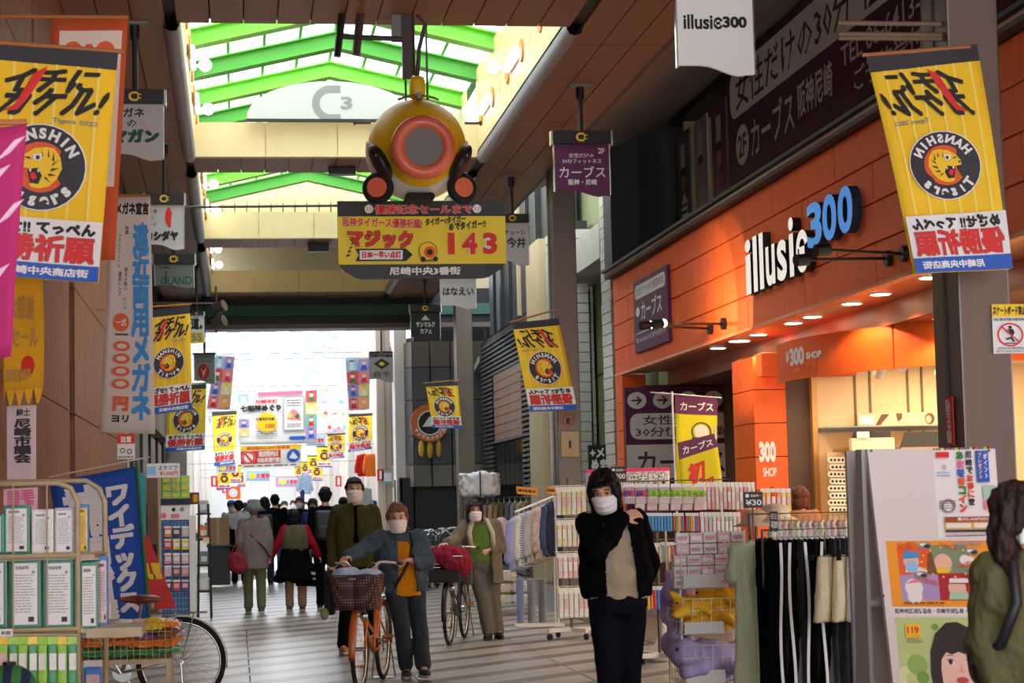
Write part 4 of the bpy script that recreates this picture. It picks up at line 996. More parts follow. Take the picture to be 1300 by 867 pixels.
# ================================================================ big yellow sale board and the hanging float
Y = 19.3; a = P(430, 352, Y); b = P(643, 345, Y); zt = P(536, 255, Y).z; zb_ = P(536, 353, Y).z; W = b.x-a.x; H = zt-zb_
t = thing('sale_countdown_board', 'wide yellow and black board showing 143 under the hanging yellow float', 'sign', (a.x, Y, zb_))
pts = [(0, 0, H), (0, 0, .2*H), (.04*W, 0, .1*H), (.1*W, 0, .02*H), (.14*W, 0, 0), (.86*W, 0, 0), (.9*W, 0, .02*H), (.96*W, 0, .1*H), (W, 0, .2*H), (W, 0, H)]
M().prism(pts, (0, .08, 0)).build('board', blackm, t, fix=True)
f = plane_face((0, 0, 0), (1, 0, 0), (0, 0, 1), W, H)
f.rect(0, .18, 1, .80, mat('board_yellow', S(244, 212, 30), .5), 2, 2)
f.text('優勝記念セールまで', .22, .83, .80, .95, red, .03, outline=paper, ow=.025)
for u in (.185, .83):
    f.disc(u, .895, .026, paper); f.disc(u-.026, .895, .018, red, r2=.015, a0=-1, a1=1, n=6); f.disc(u+.026, .895, .018, red, r2=.015, a0=PI-1, a1=PI+1, n=6)
f.text('阪神タイガース優勝祈願!', .03, .655, .5, .775, red, .025, outline=paper, ow=.02, rise=-.03); f.text('タイガー♪タイガー', .52, .70, .76, .79, black, .05, rise=.05); f.text('めでタイガー!!', .66, .63, .88, .73, black, .05, rise=.05)
f.text('マジック', .06, .40, .44, .61, red, .05, outline=black, ow=.03, rise=-.03)
f.poly([(.10, .22), (.40, .22), (.44, .30), (.40, .38), (.10, .38), (.12, .30)], black); f.poly([(.125, .24), (.38, .24), (.38, .36), (.125, .36)], paper); f.text('日本一早い点灯', .14, .26, .37, .345, red, .05)
for i in range(5): f.poly([(.045+.01*i, .27+.05*i), (.075+.005*i, .30+.05*i), (.05+.01*i, .31+.05*i)], black)
for q_, (ua, ub) in zip('143', ((.65, .69), (.735, .825), (.86, .945))): f.text(q_, ua, .30, ub, .58, red, .05, outline=paper, ow=.035)
f.disc(.53, .34, .055, yel); f.disc(.53, .34, .056, black, r2=.052); f.disc(.54, .33, .035, orng); f.disc(.54, .33, .018, black); f.disc(.50, .235, .016, black); f.disc(.575, .24, .014, black); f.rect(.50, .205, .58, .215, green, 1, 1)
f.text('尼崎中央3番街', .30, .035, .72, .135, paper, .04, keep=False); f.flush(t)
for u in (.42, .55): M().cyl((u*W, .04, H), (u*W, .04, CH-zb_+.3), .012, 8).build('hanger', blackm, t)
pole = thing('cross_rod', 'thin grey rod spanning from the hanging sign to the sale board', 'rod', P(236, 263, 19.35))
q = P(430, 261, 19.35)-pole.location; M().cyl((0, 0, 0), q, .013, 8).build('rod_tube', steel, pole)
# float
Y = 17.7; ppm = 2500/Y; c0 = P(531, 186, Y); R = 64/ppm
t = thing('hanging_float', 'round yellow fish-faced float with coral mouth ring and wheels, hanging from the ceiling', 'float', c0)
fy = mat('float_yellow', S(246, 196, 20), .5, var=.03, scale=2); fw = flat('float_white', 240, 236, 228, rough=.3); coral = flat('coral_plastic', 236, 116, 82, rough=.35)
M().ball((0, .15, 0), (R, R*1.25, R), 36, 24).build('body', fy, t, True)
tmp = M().ball((0, .15, 0), (R*1.04, R*1.27, R*1.04), 144, 110); keep_f = []
for fce in tmp.f:
    cc = sum((Vector(tmp.v[i]) for i in fce), Vector())/len(fce); x, z = abs(cc.x)/R, cc.z/R
    if z < -.80+.90*x**1.8: keep_f.append(fce)
tmp.f = keep_f; sh_ = tmp.build('lower_shell', fw, t, True); sh_.data.update()
so = sh_.modifiers.new('s', 'SOLIDIFY'); so.thickness = .02
m_ = M(); rc = Vector((0, -R*1.02, -.2*R)); ring = []
m_.tube([rc+Vector((math.cos(a)*R*.50, 0, math.sin(a)*R*.50)) for a in [2*PI*i/36 for i in range(36)]], R*.14, 12, True).build('mouth_ring', coral, t, True)
M().lathe([(R*.42, 0), (R*.42, .05)], 28, Matrix.Translation(rc+Vector((0, .02, 0))) @ Matrix.Rotation(PI/2, 4, 'X')).build('mouth_disc', flat('mid_grey_disc', 128, 122, 118), t)
M().lathe([(R*.7, 0), (R*.52, .2)], 28, Matrix.Translation(rc+Vector((0, .26, 0))) @ Matrix.Rotation(PI/2, 4, 'X')).build('snout', fy, t)
for sg in (-1, 1):
    mx = Matrix.Rotation(sg*.5, 4, 'Y')
    M().ball((sg*R*.80, -R*.42, -R*.40), (R*.16, R*.32, R*.40), 20, 14, mx).build('eye_patch', blackm, t, True)
    M().ball((sg*R*.86, -R*.60, -R*.34), (R*.07, R*.12, R*.16), 14, 10, mx).build('eye', flat('pinkish_eye', 226, 176, 160), t, True)
    wc = Vector((sg*R*.84, -R*.2, -R*.88)); ax = Vector((sg*.35, -1, .05)).normalized(); u = ax.orthogonal().normalized(); v = ax.cross(u)
    wh = M().tube([wc+(u*math.cos(a)+v*math.sin(a))*R*.24 for a in [2*PI*i/28 for i in range(28)]], R*.085, 10, True).build('wheel', rubber, t, True)
    M().cyl(wc-ax*.02, wc+ax*.05, R*.2, 20).build('hub', coral, wh)
    M().cyl((sg*R*.95, 0, R*.48), (sg*R*1.3, 0, R*.48), .012, 8).cyl((sg*R*1.27, 0, R*.43), (sg*R*1.27, 0, R*.53), .008, 6).build('axle_rod', flat('rusty_rod', 0, 0, 0), t)
M().bbox((-.07, -.1, R*.97), (.07, .1, R*1.42), .05).build('top_fin', fy, t, True)
M().bbox((-.13, -R*.35, -R*1.12), (.13, R*.4, -R*.98), .03).build('under_frame', rubber, t)
for r_ in (.33, .2):
    M().tube([Vector((R*1.01*math.sin(a)*math.cos(0), -R*r_*1.2, R*math.sqrt(max(0, 1-r_*r_))*math.cos(a)*1.0+.005)) for a in [(-.42+.84*i/10)*(1 if r_ < .3 else .85) for i in range(11)]], .011, 6).build('trim_line', flat('slot_grey', 120, 100, 50), t)
M().box((-.018, -R*.42, R*.9), (.018, -R*.1, R*1.02)).build('latch', grey, t)
# hoist above
hz = thing('hoist_frame', 'dark steel hoist arms and rods holding the yellow float', 'hoist', (c0.x, 17.9, c0.z+R*1.3))
def lp(px, py, Y=17.9): return P(px, py, Y)-hz.location
sd_ = flat('sooty_steel', 70, 58, 52, rough=.5)
M().cyl(lp(439, -20), lp(428, 72), .035, 8).build('arm', blackm, hz); M().cyl(lp(462, -20), lp(452, 70), .04, 8).build('arm', sd_, hz)
M().cyl(lp(524, 10), lp(526, 96), .014, 8).build('rod', steel, hz); M().box(lp(518, 100)+Vector((-.05, -.04, 0)), lp(518, 20)+Vector((.03, .04, 0))).build('hanger_bar', sd_, hz)
M().box(lp(420, 12), lp(560, -25)+Vector((0, .3, 0))).build('beam', sd_, hz)
M().cyl(lp(428, 46), lp(520, 50), .025, 8).build('cross_bar', sd_, hz)
M().box(lp(498, 50), lp(512, 18)+Vector((0, .12, 0))).build('motor_box', grey, hz)
M().tube([lp(524, 12), lp(540, 30), (lp(532, 62)), lp(530, 98)], .02, 6).build('chain', sd_, hz)
M().box(lp(511, 97)+Vector((0, -.05, 0)), lp(521, 84)+Vector((0, .05, 0))).build('clamp', sd_, hz)
# loudspeakers under the ceiling beams and floodlights
for (x0, y0, x1, y1, Y, lb_) in ((417, 206, 451, 222, 26.2, 'black box loudspeaker under the first cream beam'), (391, 308, 417, 320, 33.9, 'black box loudspeaker under the second cream beam')):
    q0 = P(x0, y1, Y); q1 = P(x1, y0, Y); t = thing('box_speaker', lb_, 'speaker', q0); d = q1-q0
    M().bbox((0, -.1, 0), (d.x, .1, CH-q0.z), .01).build('cabinet', blk_plastic, t); M().box((.02, -.105, .02), (d.x-.02, -.1, CH-q0.z-.03)).build('grille', dark, t)
for (px, py, Y, lb_) in ((276, 400, 34, 'pair of grey floodlights where the gate meets the ceiling'),):
    q = P(px, py, Y); t = thing('floodlight', lb_, 'lamp', q)
    M().cyl((-.05, 0, .1), (.12, -.1, .16), .10, 14).build('head', steel, t); M().cyl((-.05, 0, -.16), (.12, -.1, -.1), .10, 14).build('head', steel, t); M().cyl((-.02, .05, -.3), (-.02, .05, .5), .02, 8).build('pole', steel, t)
    M().cyl((-1.2, 0, .22), (.1, 0, .2), .015, 6).build('arm', flat('rusty_rod', 0, 0, 0), t)
# cafe crest on the dark building
q = P(545, 537, 45.8); t = thing('round_cafe_sign', 'round orange cafe sign with bread shapes on the dark building', 'sign', q)
M().lathe([(.44, 0), (.44, .12)], 30, Matrix.Rotation(PI/2, 4, 'X')).build('rim', flat('sign_orange', 214, 110, 44), t)
f = plane_face((-.44, -.122, -.44), (1, 0, 0), (0, 0, 1), .88, .88); f.disc(.5, .5, .32, black); f.disc(.5, .5, .33, paper, r2=.30); f.poly([(.3, .4), (.5, .68), (.7, .4)], paper); f.arc('サンマルクカフェ', .5, .5, .41, 200, 340, .10, paper, .05, inward=True); f.flush(t)
for i in range(3): M().ball((-.2+.2*i, -.05, -.6-.03*(i % 2)), (.07, .06, .2), 10, 8).build('bread', gold, t, True)
# ================================================================ banners in the bright arcade
pal = [flat('tile_%d' % i, *c) for i, c in enumerate([(236, 130, 150), (150, 200, 236), (250, 180, 110), (170, 150, 210), (110, 190, 180), (240, 220, 120), (230, 80, 90), (160, 210, 140)])]
def deity(f, u0, v0, u1, v1, i):
    m = pal[i % 8]; f.rect(u0, v0, u1, v1, m, 1, 1); cu, cv = (u0+u1)/2, (v0+v1)/2; w_ = (u1-u0)
    f.poly([(cu-w_*.3, v0+(v1-v0)*.08), (cu+w_*.3, v0+(v1-v0)*.08), (cu+w_*.16, cv), (cu-w_*.16, cv)], [red, paper, green, blue][i % 4]); f.disc(cu, cv+(v1-v0)*.12, w_*.2, flat('face_print', 246, 214, 190), 10); f.rect(cu-w_*.15, v1-(v1-v0)*.22, cu+w_*.15, v1-(v1-v0)*.12, [char, red, gold][i % 3], 1, 1)
def dl_(f):
    for r in range(4):
        for c in range(2): deity(f, .02+.49*c, .02+.245*r, .49+.49*c, .245+.245*r, r*3+c*2)
cloth_banner('picture_banner', 'tall banner of coloured lucky god pictures beside the narrow tiger flag', [(274, 450), (298, 452), (292, 520), (262, 519)], 47, paper, dl_, .01)
cloth_banner('picture_banner', 'tall banner of coloured lucky god pictures beside the grey diamond-crest sign', [(438, 455), (470, 454), (469, 520), (443, 521)], 47.5, paper, dl_, .01)
def d7g(f):
    for i in range(3): deity(f, .0, [.80, .32, .16][i]+.0, .13, [.95, .48, .30][i], i*2+1)
    for i in range(4): deity(f, .86, .08+.225*i, 1, .29+.225*i, i+3)
    f.rect(.25, .90, .82, .97, pink, 1, 1); f.text('尼崎寺町', .22, .76, .50, .83, red, .04); f.text('七福神めぐり', .03, .62, .54, .73, black, .08)
    f.disc(.36, .40, .13, yel); f.text('先着限定色紙', .22, .44, .46, .5, char, .03); f.text('100', .34, .30, .46, .38, orng, .05); f.lines(.22, .1, .5, .26, 4, grey)
    f.rect(.57, .25, .84, .86, grey, 1, 1); f.rect(.58, .26, .83, .85, paper, 1, 1); f.poly([(.62, .45), (.8, .42), (.78, .55), (.7, .65), (.64, .56)], pal[0]); f.disc(.66, .52, .03, yel); f.disc(.75, .5, .03, green); f.lines(.62, .68, .8, .82, 3, char); f.lines(.62, .3, .8, .38, 3, char)
    f.rrect(.64, .07, .86, .14, .03, blue)
cloth_banner('temple_tour_banner', 'wide white banner for the seven lucky gods tour across the bright arcade', [(302, 497), (402, 493), (402, 563), (304, 565)], 50, paper, d7g, .01)
def dns(f):
    f.rect(0, .80, 1, 1, yel, 1, 1); f.text('商店街内は歩行者専用', .1, .83, .8, .97, orng, .05); f.rect(0, .2, .66, .78, red, 1, 1); f.text('商店街内は', .3, .5, .62, .75, paper, .05); f.text('自転車通行禁止', .28, .24, .7, .46, paper, .05)
    f.disc(.13, .48, .11, paper); f.disc(.13, .48, .105, red, r2=.08); f.poly([(.06, .65), (.09, .68), (.2, .3), (.17, .27)], red); f.disc(.87, .5, .11, blue); f.poly([(.8, .4), (.86, .7), (.95, .4), (.9, .35)], paper); f.rect(.0, .0, 1, .18, paper, 1, 1); f.lines(.05, .03, .95, .16, 1, char)
cloth_banner('cycling_ban_banner', 'red and white no cycling banner under the seven lucky gods banner', [(305, 567), (383, 564), (382, 592), (306, 595)], 50.5, paper, dns, 0)
def dpa(f):
    for i in range(14): f.disc(random.random(), random.random(), .1, pal[random.randrange(8)], 10)
    f.disc(.5, .5, .18, flat('face_print', 0, 0, 0), 12)
cloth_banner('pastel_banner', 'pastel dotted banner beside the seven lucky gods banner', [(404, 490), (437, 492), (438, 548), (412, 551)], 53, flat('pastel_cloth', 236, 214, 232), dpa, .01)
def ds2(f): f.rect(.1, .1, .9, .9, pal[1], 1, 1); f.disc(.3, .5, .12, yel); f.text('お買物', .45, .3, .9, .7, red, .05); f.lines(.1, .1, .9, .3, 2, char)
for j, (co, Y, lb_, m) in enumerate(([[(309, 596), (346, 596), (346, 612), (309, 612)], 70, 'white shop banner low in the bright arcade above the crowd', paper], [[(388, 552), (414, 552), (413, 566), (388, 566)], 62, 'pale blue banner between the lucky gods banner and small tiger flags', pal[1]], [[(350, 606), (380, 605), (380, 618), (350, 618)], 90, 'pink banner above the crowd at the far end', pal[0]], [[(395, 604), (411, 604), (411, 611), (395, 611)], 72, 'small red and white banner near the hanging shirts', paper], [[(303, 520), (318, 520), (318, 560), (303, 560)], 56, 'narrow pastel banner at the edge of the lucky gods banner', pal[3]], [[(275, 589), (302, 587), (302, 600), (275, 600)], 52, 'white banner with red print below the narrow tiger flag', paper])):
    cloth_banner('shop_banner', lb_, co, Y, m, ds2, 0)
# small red fire notices and shop junk on the far walls
for j, (px, py) in enumerate(((268, 612), (275, 617), (282, 621), (426, 612), (479, 604))):
    Y = 47.7 if j == 4 else 52+5*(j % 3); q = P(px, py, Y); t = thing('red_notice', ['red plate on the other wall nearest the gate', 'second red plate along the pale wall', 'third red plate along the pale wall', 'red plate beside the man in the green cardigan', 'red notice plate on the beige pier'][j], 'sign', q, group='red notice plates')
    M().box((0, 0, -.12), (.16, .02, .16)).build('plate', red, t); M().box((.05, -.004, -.08), (.11, 0, .12)).build('mark', paper, t)
q = P(485, 598, 47.7); t = thing('blue_notice', 'pale blue notice beside the red plate on the beige pier', 'sign', q); M().box((0, 0, -.3), (.28, .02, 0)).build('sheet', flat('pale_blue_sheet', 130, 180, 220), t); M().box((.04, -.003, -.25), (.24, 0, -.05)).build('panel', paper, t)
q = P(287, 627, 56); t = thing('orange_shop_sign', 'square orange shop sign with a white face above the far crowd', 'sign', q); M().box((0, 0, -.15), (.4, .05, .2)).build('board', orng, t); f = plane_face((0, -.002, -.15), (1, 0, 0), (0, 0, 1), .4, .35); f.disc(.5, .5, .3, paper); f.disc(.5, .5, .18, pink, r2=.14); f.flush(t)
# ================================================================ people
def vol(prims, vox, name='v', keep=None, fold=0, fseed=0, sm=2, fs=(9, 9, 4)):
    """one continuous surface grown over tapered limbs, ellipsoids and lofts"""
    m_ = M()
    for p in prims:
        k = p[0]
        if k == 'c':
            a, ra, b, rb = Vector(p[1]), p[2], Vector(p[3]), p[4]
            if (b-a).length < 1e-4: b = a+Vector((0, 0, 1e-3))
            d = (b-a).normalized(); n = 6; path = []; rr = []
            for i in range(4): t = PI/2*i/3.3; path.append(a-d*ra*math.cos(t)*.98); rr.append(max(.0008, ra*math.sin(t)+.0005))
            path.append(a); rr.append(ra); path.append(b); rr.append(rb)
            for i in range(3, -1, -1): t = PI/2*i/3.3; path.append(b+d*rb*math.cos(t)*.98); rr.append(max(.0008, rb*math.sin(t)+.0005))
            m_.tube(path, rr, 14)
        elif k == 'e': m_.ball(p[1], p[2], 20, 14, p[3] if len(p) > 3 else None)
        elif k == 'l':
            n = 22; vs = []; fs_ = []
            for (cx_, cy_, z, rx, ry) in p[1]:
                for j in range(n):
                    t = 2*PI*j/n; c, s_ = math.cos(t), math.sin(t)
                    e = .85; vs.append((cx_+rx*math.copysign(abs(c)**e, c), cy_+ry*math.copysign(abs(s_)**e, s_), z))
            L = len(p[1])
            for i in range(L-1):
                for j in range(n): fs_.append((i*n+j, i*n+(j+1) % n, (i+1)*n+(j+1) % n, (i+1)*n+j))
            fs_.append(tuple(range(n-1, -1, -1))); fs_.append(tuple((L-1)*n+j for j in range(n))); m_.add(vs, fs_)
    me = bpy.data.meshes.new('tmp'); me.from_pydata(m_.v, [], m_.f); me.update()
    b = bmesh.new(); b.from_mesh(me); bmesh.ops.recalc_face_normals(b, faces=b.faces[:]); b.to_mesh(me); b.free()
    o = bpy.data.objects.new('tmp', me); COL.objects.link(o)
    md = o.modifiers.new('r', 'REMESH'); md.mode = 'VOXEL'; md.voxel_size = vox
    dg = bpy.context.evaluated_depsgraph_get(); dg.update(); ev = o.evaluated_get(dg)
    out = bpy.data.meshes.new_from_object(ev); bpy.data.objects.remove(o); bpy.data.meshes.remove(me)
    b = bmesh.new(); b.from_mesh(out)
    for _ in range(sm): bmesh.ops.smooth_vert(b, verts=b.verts[:], factor=.5, use_axis_x=True, use_axis_y=True, use_axis_z=True)
    if fold:
        b.normal_update()
        off = Vector((fseed*3.1, fseed*1.7, fseed))
        for v in b.verts:
            q = Vector((v.co.x*fs[0], v.co.y*fs[1], v.co.z*fs[2]+v.co.x*5))+off
            v.co += v.normal*fold*(noise.noise(q)+.6*abs(noise.noise(q*2.3)))
    if keep:
        bmesh.ops.delete(b, geom=[f for f in b.faces if not keep(f.calc_center_median())], context='FACES')
    b.to_mesh(out); b.free(); out.name = name
    out.polygons.foreach_set('use_smooth', [True]*len(out.polygons)); return out
def V(*a): return Vector(a)
def hand_prims(w, d, n, side, curl=.5, s=1.0):
    """w wrist, d forearm direction, n palm normal (the way fingers curl), side +1/-1 for where the thumb leaves"""
    d = Vector(d).normalized(); n = Vector(n); n = (n-d*n.dot(d)).normalized(); t = d.cross(n)*side; pr = []
    for k in (-1.5, -.5, .5, 1.5): pr.append(('c', w+t*k*.012*s, .013*s, w+d*.078*s+t*k*.019*s, .0115*s))
    for i, (k, L) in enumerate(((1.5, .072), (.5, .08), (-.5, .074), (-1.5, .058))):
        p = w+d*.08*s+t*k*.019*s; a = 0
        for j, f in enumerate((.42, .33, .27)):
            a += curl*(1.0 if j == 0 else .95); q = p+(d*math.cos(a)+n*math.sin(a)+t*k*.02)*L*s*f; pr.append(('c', p, (.0095-.0012*j)*s, q, (.0088-.0012*j)*s)); p = q
    p = w+d*.022*s+t*.022*s; q = p+(d*.6+t*.75+n*.3).normalized()*.04*s; r = q+(d*.85+t*.25+n*(.2+curl*.5)).normalized()*.03*s
    pr += [('c', p, .0125*s, q, .0105*s), ('c', q, .0105*s, r, .0085*s)]
    return pr
def rot(yaw, pitch, tilt): return Matrix.Rotation(yaw, 4, 'Z') @ Matrix.Rotation(pitch, 4, 'X') @ Matrix.Rotation(tilt, 4, 'Y')
hairm = lambda n, c: mat('hair_'+n, S(*c), .5, 0, spec=.2, var=.35, scale=30, bump=.5, bscale=90, stretch=(1, 1, .15))
HB = hairm('black', (15, 13, 13)); HBR = hairm('brown', (84, 52, 40)); HDB = hairm('dark_brown', (48, 34, 30)); HGR = hairm('grey', (120, 116, 112))
maskm = mat('mask_fabric', S(238, 236, 234), .8, bump=.1, bscale=60); maskb = mat('mask_cream', S(234, 226, 214), .8, bump=.1, bscale=60)
def cloth(n, c, var=.12): return mat('cloth_'+n, S(*c), .85, 0, var=var, scale=14, bump=.35, bscale=55, spec=.04)
def person(label, loc, rz, H, J, g, vox=.012, head=(0, 0, 0), group=None, hair=None, mask=None, hands=True, face=True, skinm=None, hk={}):
    """J: joints in metres (x, y, z) facing -y. g: list of garments (name, mesh builder, material)"""
    t = thing('person', label, 'person', loc, rz, group); skm = skinm or skin
    hc = Vector(J['head']); Rm = rot(*head)
    hp = lambda x, y, z: hc+(Rm @ Vector((x, y, z)))
    s = J.get('hs', 1.0)
    def he(c, r, rr=None): return ('e', hp(*[q*s for q in c]), [q*s for q in r], (Rm if rr is None else Rm @ rr))
    nk = Vector(J['neck'])
    pr = [he((0, .012, .03), (.073, .092, .088)), he((0, -.022, -.035), (.055, .066, .072)), he((0, -.05, -.088), (.026, .026, .018)),
          he((0, -.092, -.014), (.011, .016, .018)), he((0, -.086, .008), (.008, .01, .026)), he((.072, .008, -.008), (.010, .018, .028)), he((-.072, .008, -.008), (.010, .018, .028)),
          he((0, -.078, .033), (.05, .014, .012)), he((0, -.082, -.052), (.022, .012, .009)), he((.035, -.066, -.012), (.02, .018, .018)), he((-.035, -.066, -.012), (.02, .018, .018))]
    pr.append(('c', nk, .056*s, hp(0, .02*s, -.06*s), .05*s))
    sh = J['sh']; el = J['el']; wr = J['wr']; hip = J['hip']; kn = J['kn']; an = J['an']
    sc_ = Vector((sh[0][0]+sh[1][0], sh[0][1]+sh[1][1], sh[0][2]+sh[1][2]))/2; hc_ = (Vector(hip[0])+Vector(hip[1]))/2
    pr += [('c', sc_-V(0, -.015, .1), .082, hc_+V(0, 0, .05), .088), ('c', nk, .052*s, sc_, .06)]
    for i in (0, 1):
        pr += [('c', sh[i], .045, el[i], .036), ('c', el[i], .036, wr[i], .024), ('c', sc_, .06, sh[i], .045), ('c', hip[i], .075, kn[i], .05), ('c', kn[i], .048, an[i], .034), ('c', hc_, .09, hip[i], .075)]
        if hands:
            d = J.get('hd', [None, None])[i] or (Vector(wr[i])-Vector(el[i])); nn = J.get('hn', [V(0, -.3, -1), V(0, -.3, -1)])[i]
            pr += hand_prims(Vector(wr[i]), d, nn, J.get('ts', (1, -1))[i], J.get('curl', (.5, .5))[i], .95)
        else: pr.append(('c', wr[i], .03, Vector(wr[i])+V(0, -.01, -.09), .022))
        a = Vector(an[i]); fd = Vector(J.get('fd', [V(0, -1, 0)]*2)[i]); pr.append(('c', a, .034, a+fd*.1-V(0, 0, .03), .03))
    o = bpy.data.objects.new('body', vol(pr, min(vox, .008) if face else vox, 'body', sm=1)); COL.objects.link(o); o.parent = t; o.data.materials.append(skm)
    if face:
        for sg in (-1, 1):
            M().ball((0, 0, 0), (.0135*s, .006*s, .0065*s), 10, 8).build('eye', flat('eye_white', 215, 208, 200, rough=.3), t, True).matrix_local = Matrix.Translation(hp(sg*.030*s, -.079*s, .012*s)) @ Rm
            M().ball((0, 0, 0), (.0065*s, .004*s, .0065*s), 8, 6).build('iris', flat('iris_dark', 30, 20, 18, rough=.2), t, True).matrix_local = Matrix.Translation(hp(sg*.030*s, -.084*s, .011*s)) @ Rm
            M().tube([(sg*.016*s, 0, 0), (sg*.03*s, -.002, .004*s), (sg*.047*s, .006, 0)], .0035*s, 6).build('eyebrow', HB if hair is None else hair[1], t).matrix_local = Matrix.Translation(hp(0, -.086*s, .034*s)) @ Rm
            M().tube([(sg*.017*s, 0, 0), (sg*.03*s, -.003, .0045*s), (sg*.044*s, .004, 0)], .0024*s, 6).build('eyelid', HB, t).matrix_local = Matrix.Translation(hp(0, -.0835*s, .0155*s)) @ Rm
        if not mask: M().ball((0, 0, 0), (.022*s, .006*s, .007*s), 10, 6).build('mouth', flat('lip', 180, 96, 86), t, True).matrix_local = Matrix.Translation(hp(0, -.093*s, -.052*s)) @ Rm
    if mask:
        def fn(u, v):
            th = (u-.5)*2*1.28; z = -.006-.098*v; x = math.sin(th)*.076*s; y = (-.02-math.cos(th)*(.082+.022*math.sin(v*PI)*math.exp(-(th*1.3)**2)-.012*v))*s
            return hp(x*(1-.18*v*v), y+.004*math.sin(v*22)*(abs(th) < 1), z*s+.012*s*math.cos(th*1.2)*(1-2*v)*.6)
        mo = M().sheet(fn, 16, 14).build('face_mask', mask, t, True); so = mo.modifiers.new('s', 'SOLIDIFY'); so.thickness = .003
        for sg in (-1, 1):
            M().tube([hp(sg*.070*s, -.038*s, .0), hp(sg*.079*s, -.01*s, .018*s), hp(sg*.083*s, .014*s, .01*s), hp(sg*.079*s, -.005*s, -.04*s), hp(sg*.064*s, -.035*s, -.085*s)], .0018, 5).build('ear_loop', mask, t)
    if hair:
        hpr, hm, cut = hair[0], hair[1], hair[2]
        pr = [(p[0], hp(*[q*s for q in p[1]]), [q*s for q in p[2]], Rm) if p[0] == 'e' else ('c', hp(*[q*s for q in p[1]]), p[2]*s, hp(*[q*s for q in p[3]]), p[4]*s) for p in hpr]
        Ri = Rm.inverted()
        kf = (lambda c: cut((Ri @ (c-hc))/s)) if cut else None
        o = bpy.data.objects.new('hair', vol(pr, min(vox, .007), 'hair', keep=kf, fold=.012*s, fseed=hk.get('seed', 1), sm=2, fs=(60, 40, 12))); COL.objects.link(o); o.parent = t; o.data.materials.append(hm)
        if kf: so = o.modifiers.new('s', 'SOLIDIFY'); so.thickness = .012*s; so.offset = -1
    for (nm, prims, mt, kw) in g:
        o = bpy.data.objects.new(nm, vol(prims, kw.get('vox', vox), nm, keep=kw.get('keep'), fold=kw.get('fold', .012), fseed=kw.get('seed', len(nm)), sm=kw.get('sm', 2), fs=kw.get('fs', (9, 9, 4))))
        COL.objects.link(o); o.parent = t; o.data.materials.append(mt)
        if kw.get('keep'): so = o.modifiers.new('s', 'SOLIDIFY'); so.thickness = kw.get('th', .012); so.offset = -1
    return t
def add_shoes(t, J, m, sole, rz=0, hgt=.06, L=.25):
    for i in (0, 1):
        a = Vector(J['an'][i]); fd = Vector(J.get('fd', [V(0, -1, 0)]*2)[i]).normalized(); z = a.z-.065
        c = a+fd*.05; c.z = z+.035; yaw = math.atan2(fd.x, -fd.y); mx = Matrix.Rotation(yaw, 4, 'Z')
        b = M().ball((0, 0, 0), (.045, L/2, .036), 16, 10, mx).ball(a*1-Vector((c.x, c.y, c.z))-V(0, 0, 0)+V(0, 0, -.02), (.04, .05, .05), 12, 8)
        sh_ = b.build('shoe', m, t, True); sh_.location = c
        so = M(); n = 20; pts = [mx @ Vector((.047*math.cos(2*PI*k/n), L/2*1.03*math.sin(2*PI*k/n), -.036)) for k in range(n)]
        so.prism(pts, (0, 0, .022)); so.build('sole', sole, sh_)
def pants(J, w=.085, r=(.092, .066, .055), hem=None, wz=None, rx=.165, ry=.115):
    h0, h1 = Vector(J['hip'][0]), Vector(J['hip'][1]); c = (h0+h1)/2; wz = wz or c.z+.16; pr = [('l', [(c.x, c.y, c.z-.08, rx*.8, ry*.9), (c.x, c.y, c.z-.02, rx*1.02, ry*1.08), (c.x, c.y, c.z+.06, rx, ry), (c.x, c.y, wz, rx*.88, ry*.88)])]
    for i in (0, 1):
        k = Vector(J['kn'][i]); a = Vector(J['an'][i]); h = Vector(J['hip'][i]); e = a.lerp(k, hem if hem is not None else .05)
        pr += [('c', h, r[0], k, r[1]), ('c', k, r[1], e, r[2])]
    return pr
def sleeves(J, r=(.062, .055, .045), up=.06, which=(0, 1), end=1.0):
    pr = []
    for i in which:
        s_, e, w_ = Vector(J['sh'][i]), Vector(J['el'][i]), Vector(J['wr'][i]); pr += [('c', s_, r[0], e, r[1]), ('c', e, r[1], e.lerp(w_, end), r[2])]
    return pr
def torso(J, z0, rx=(.19, .19, .2, .21), ry=(.12, .13, .13, .11), nk=.07, lean=None):
    """loft from hem z0 to the neck"""
    s0, s1 = Vector(J['sh'][0]), Vector(J['sh'][1]); sc_ = (s0+s1)/2; n = Vector(J['neck']); h = (Vector(J['hip'][0])+Vector(J['hip'][1]))/2
    rows_ = []; N = len(rx)
    for i in range(N):
        z = z0+(sc_.z-.04-z0)*i/(N-1); f = min(1, max(0, (z-h.z)/(sc_.z-h.z))); c = h.lerp(sc_, f); rows_.append((c.x, c.y, z, rx[i], ry[i]))
    rows_ += [(sc_.x, sc_.y, sc_.z+.02, rx[-1]*.82, ry[-1]*.8), (n.x*.5+sc_.x*.5, n.y*.5+sc_.y*.5, sc_.z+.055, rx[-1]*.5, ry[-1]*.68), (n.x, n.y+.01, n.z, nk, nk)]
    return [('l', rows_)]
def stand(x=0, H=1.6, fx=.1, lean=0, hips=None):
    k = H/1.64
    J = dict(head=V(x, -.02, 1.525*k), neck=V(x, .01, 1.40*k), sh=[V(-.165*k+x, .02, 1.34*k), V(.165*k+x, .02, 1.34*k)], hip=[V(-.085, 0, .86*k), V(.085, 0, .86*k)],
             kn=[V(-.095, -.02, .47*k), V(.095, -.02, .47*k)], an=[V(-fx, .02, .075), V(fx, .02, .075)], el=[V(-.22*k+x, .05, 1.08*k), V(.22*k+x, .05, 1.08*k)], wr=[V(-.22*k+x, -.02, .86*k), V(.22*k+x, -.02, .86*k)], hs=k)
    return J
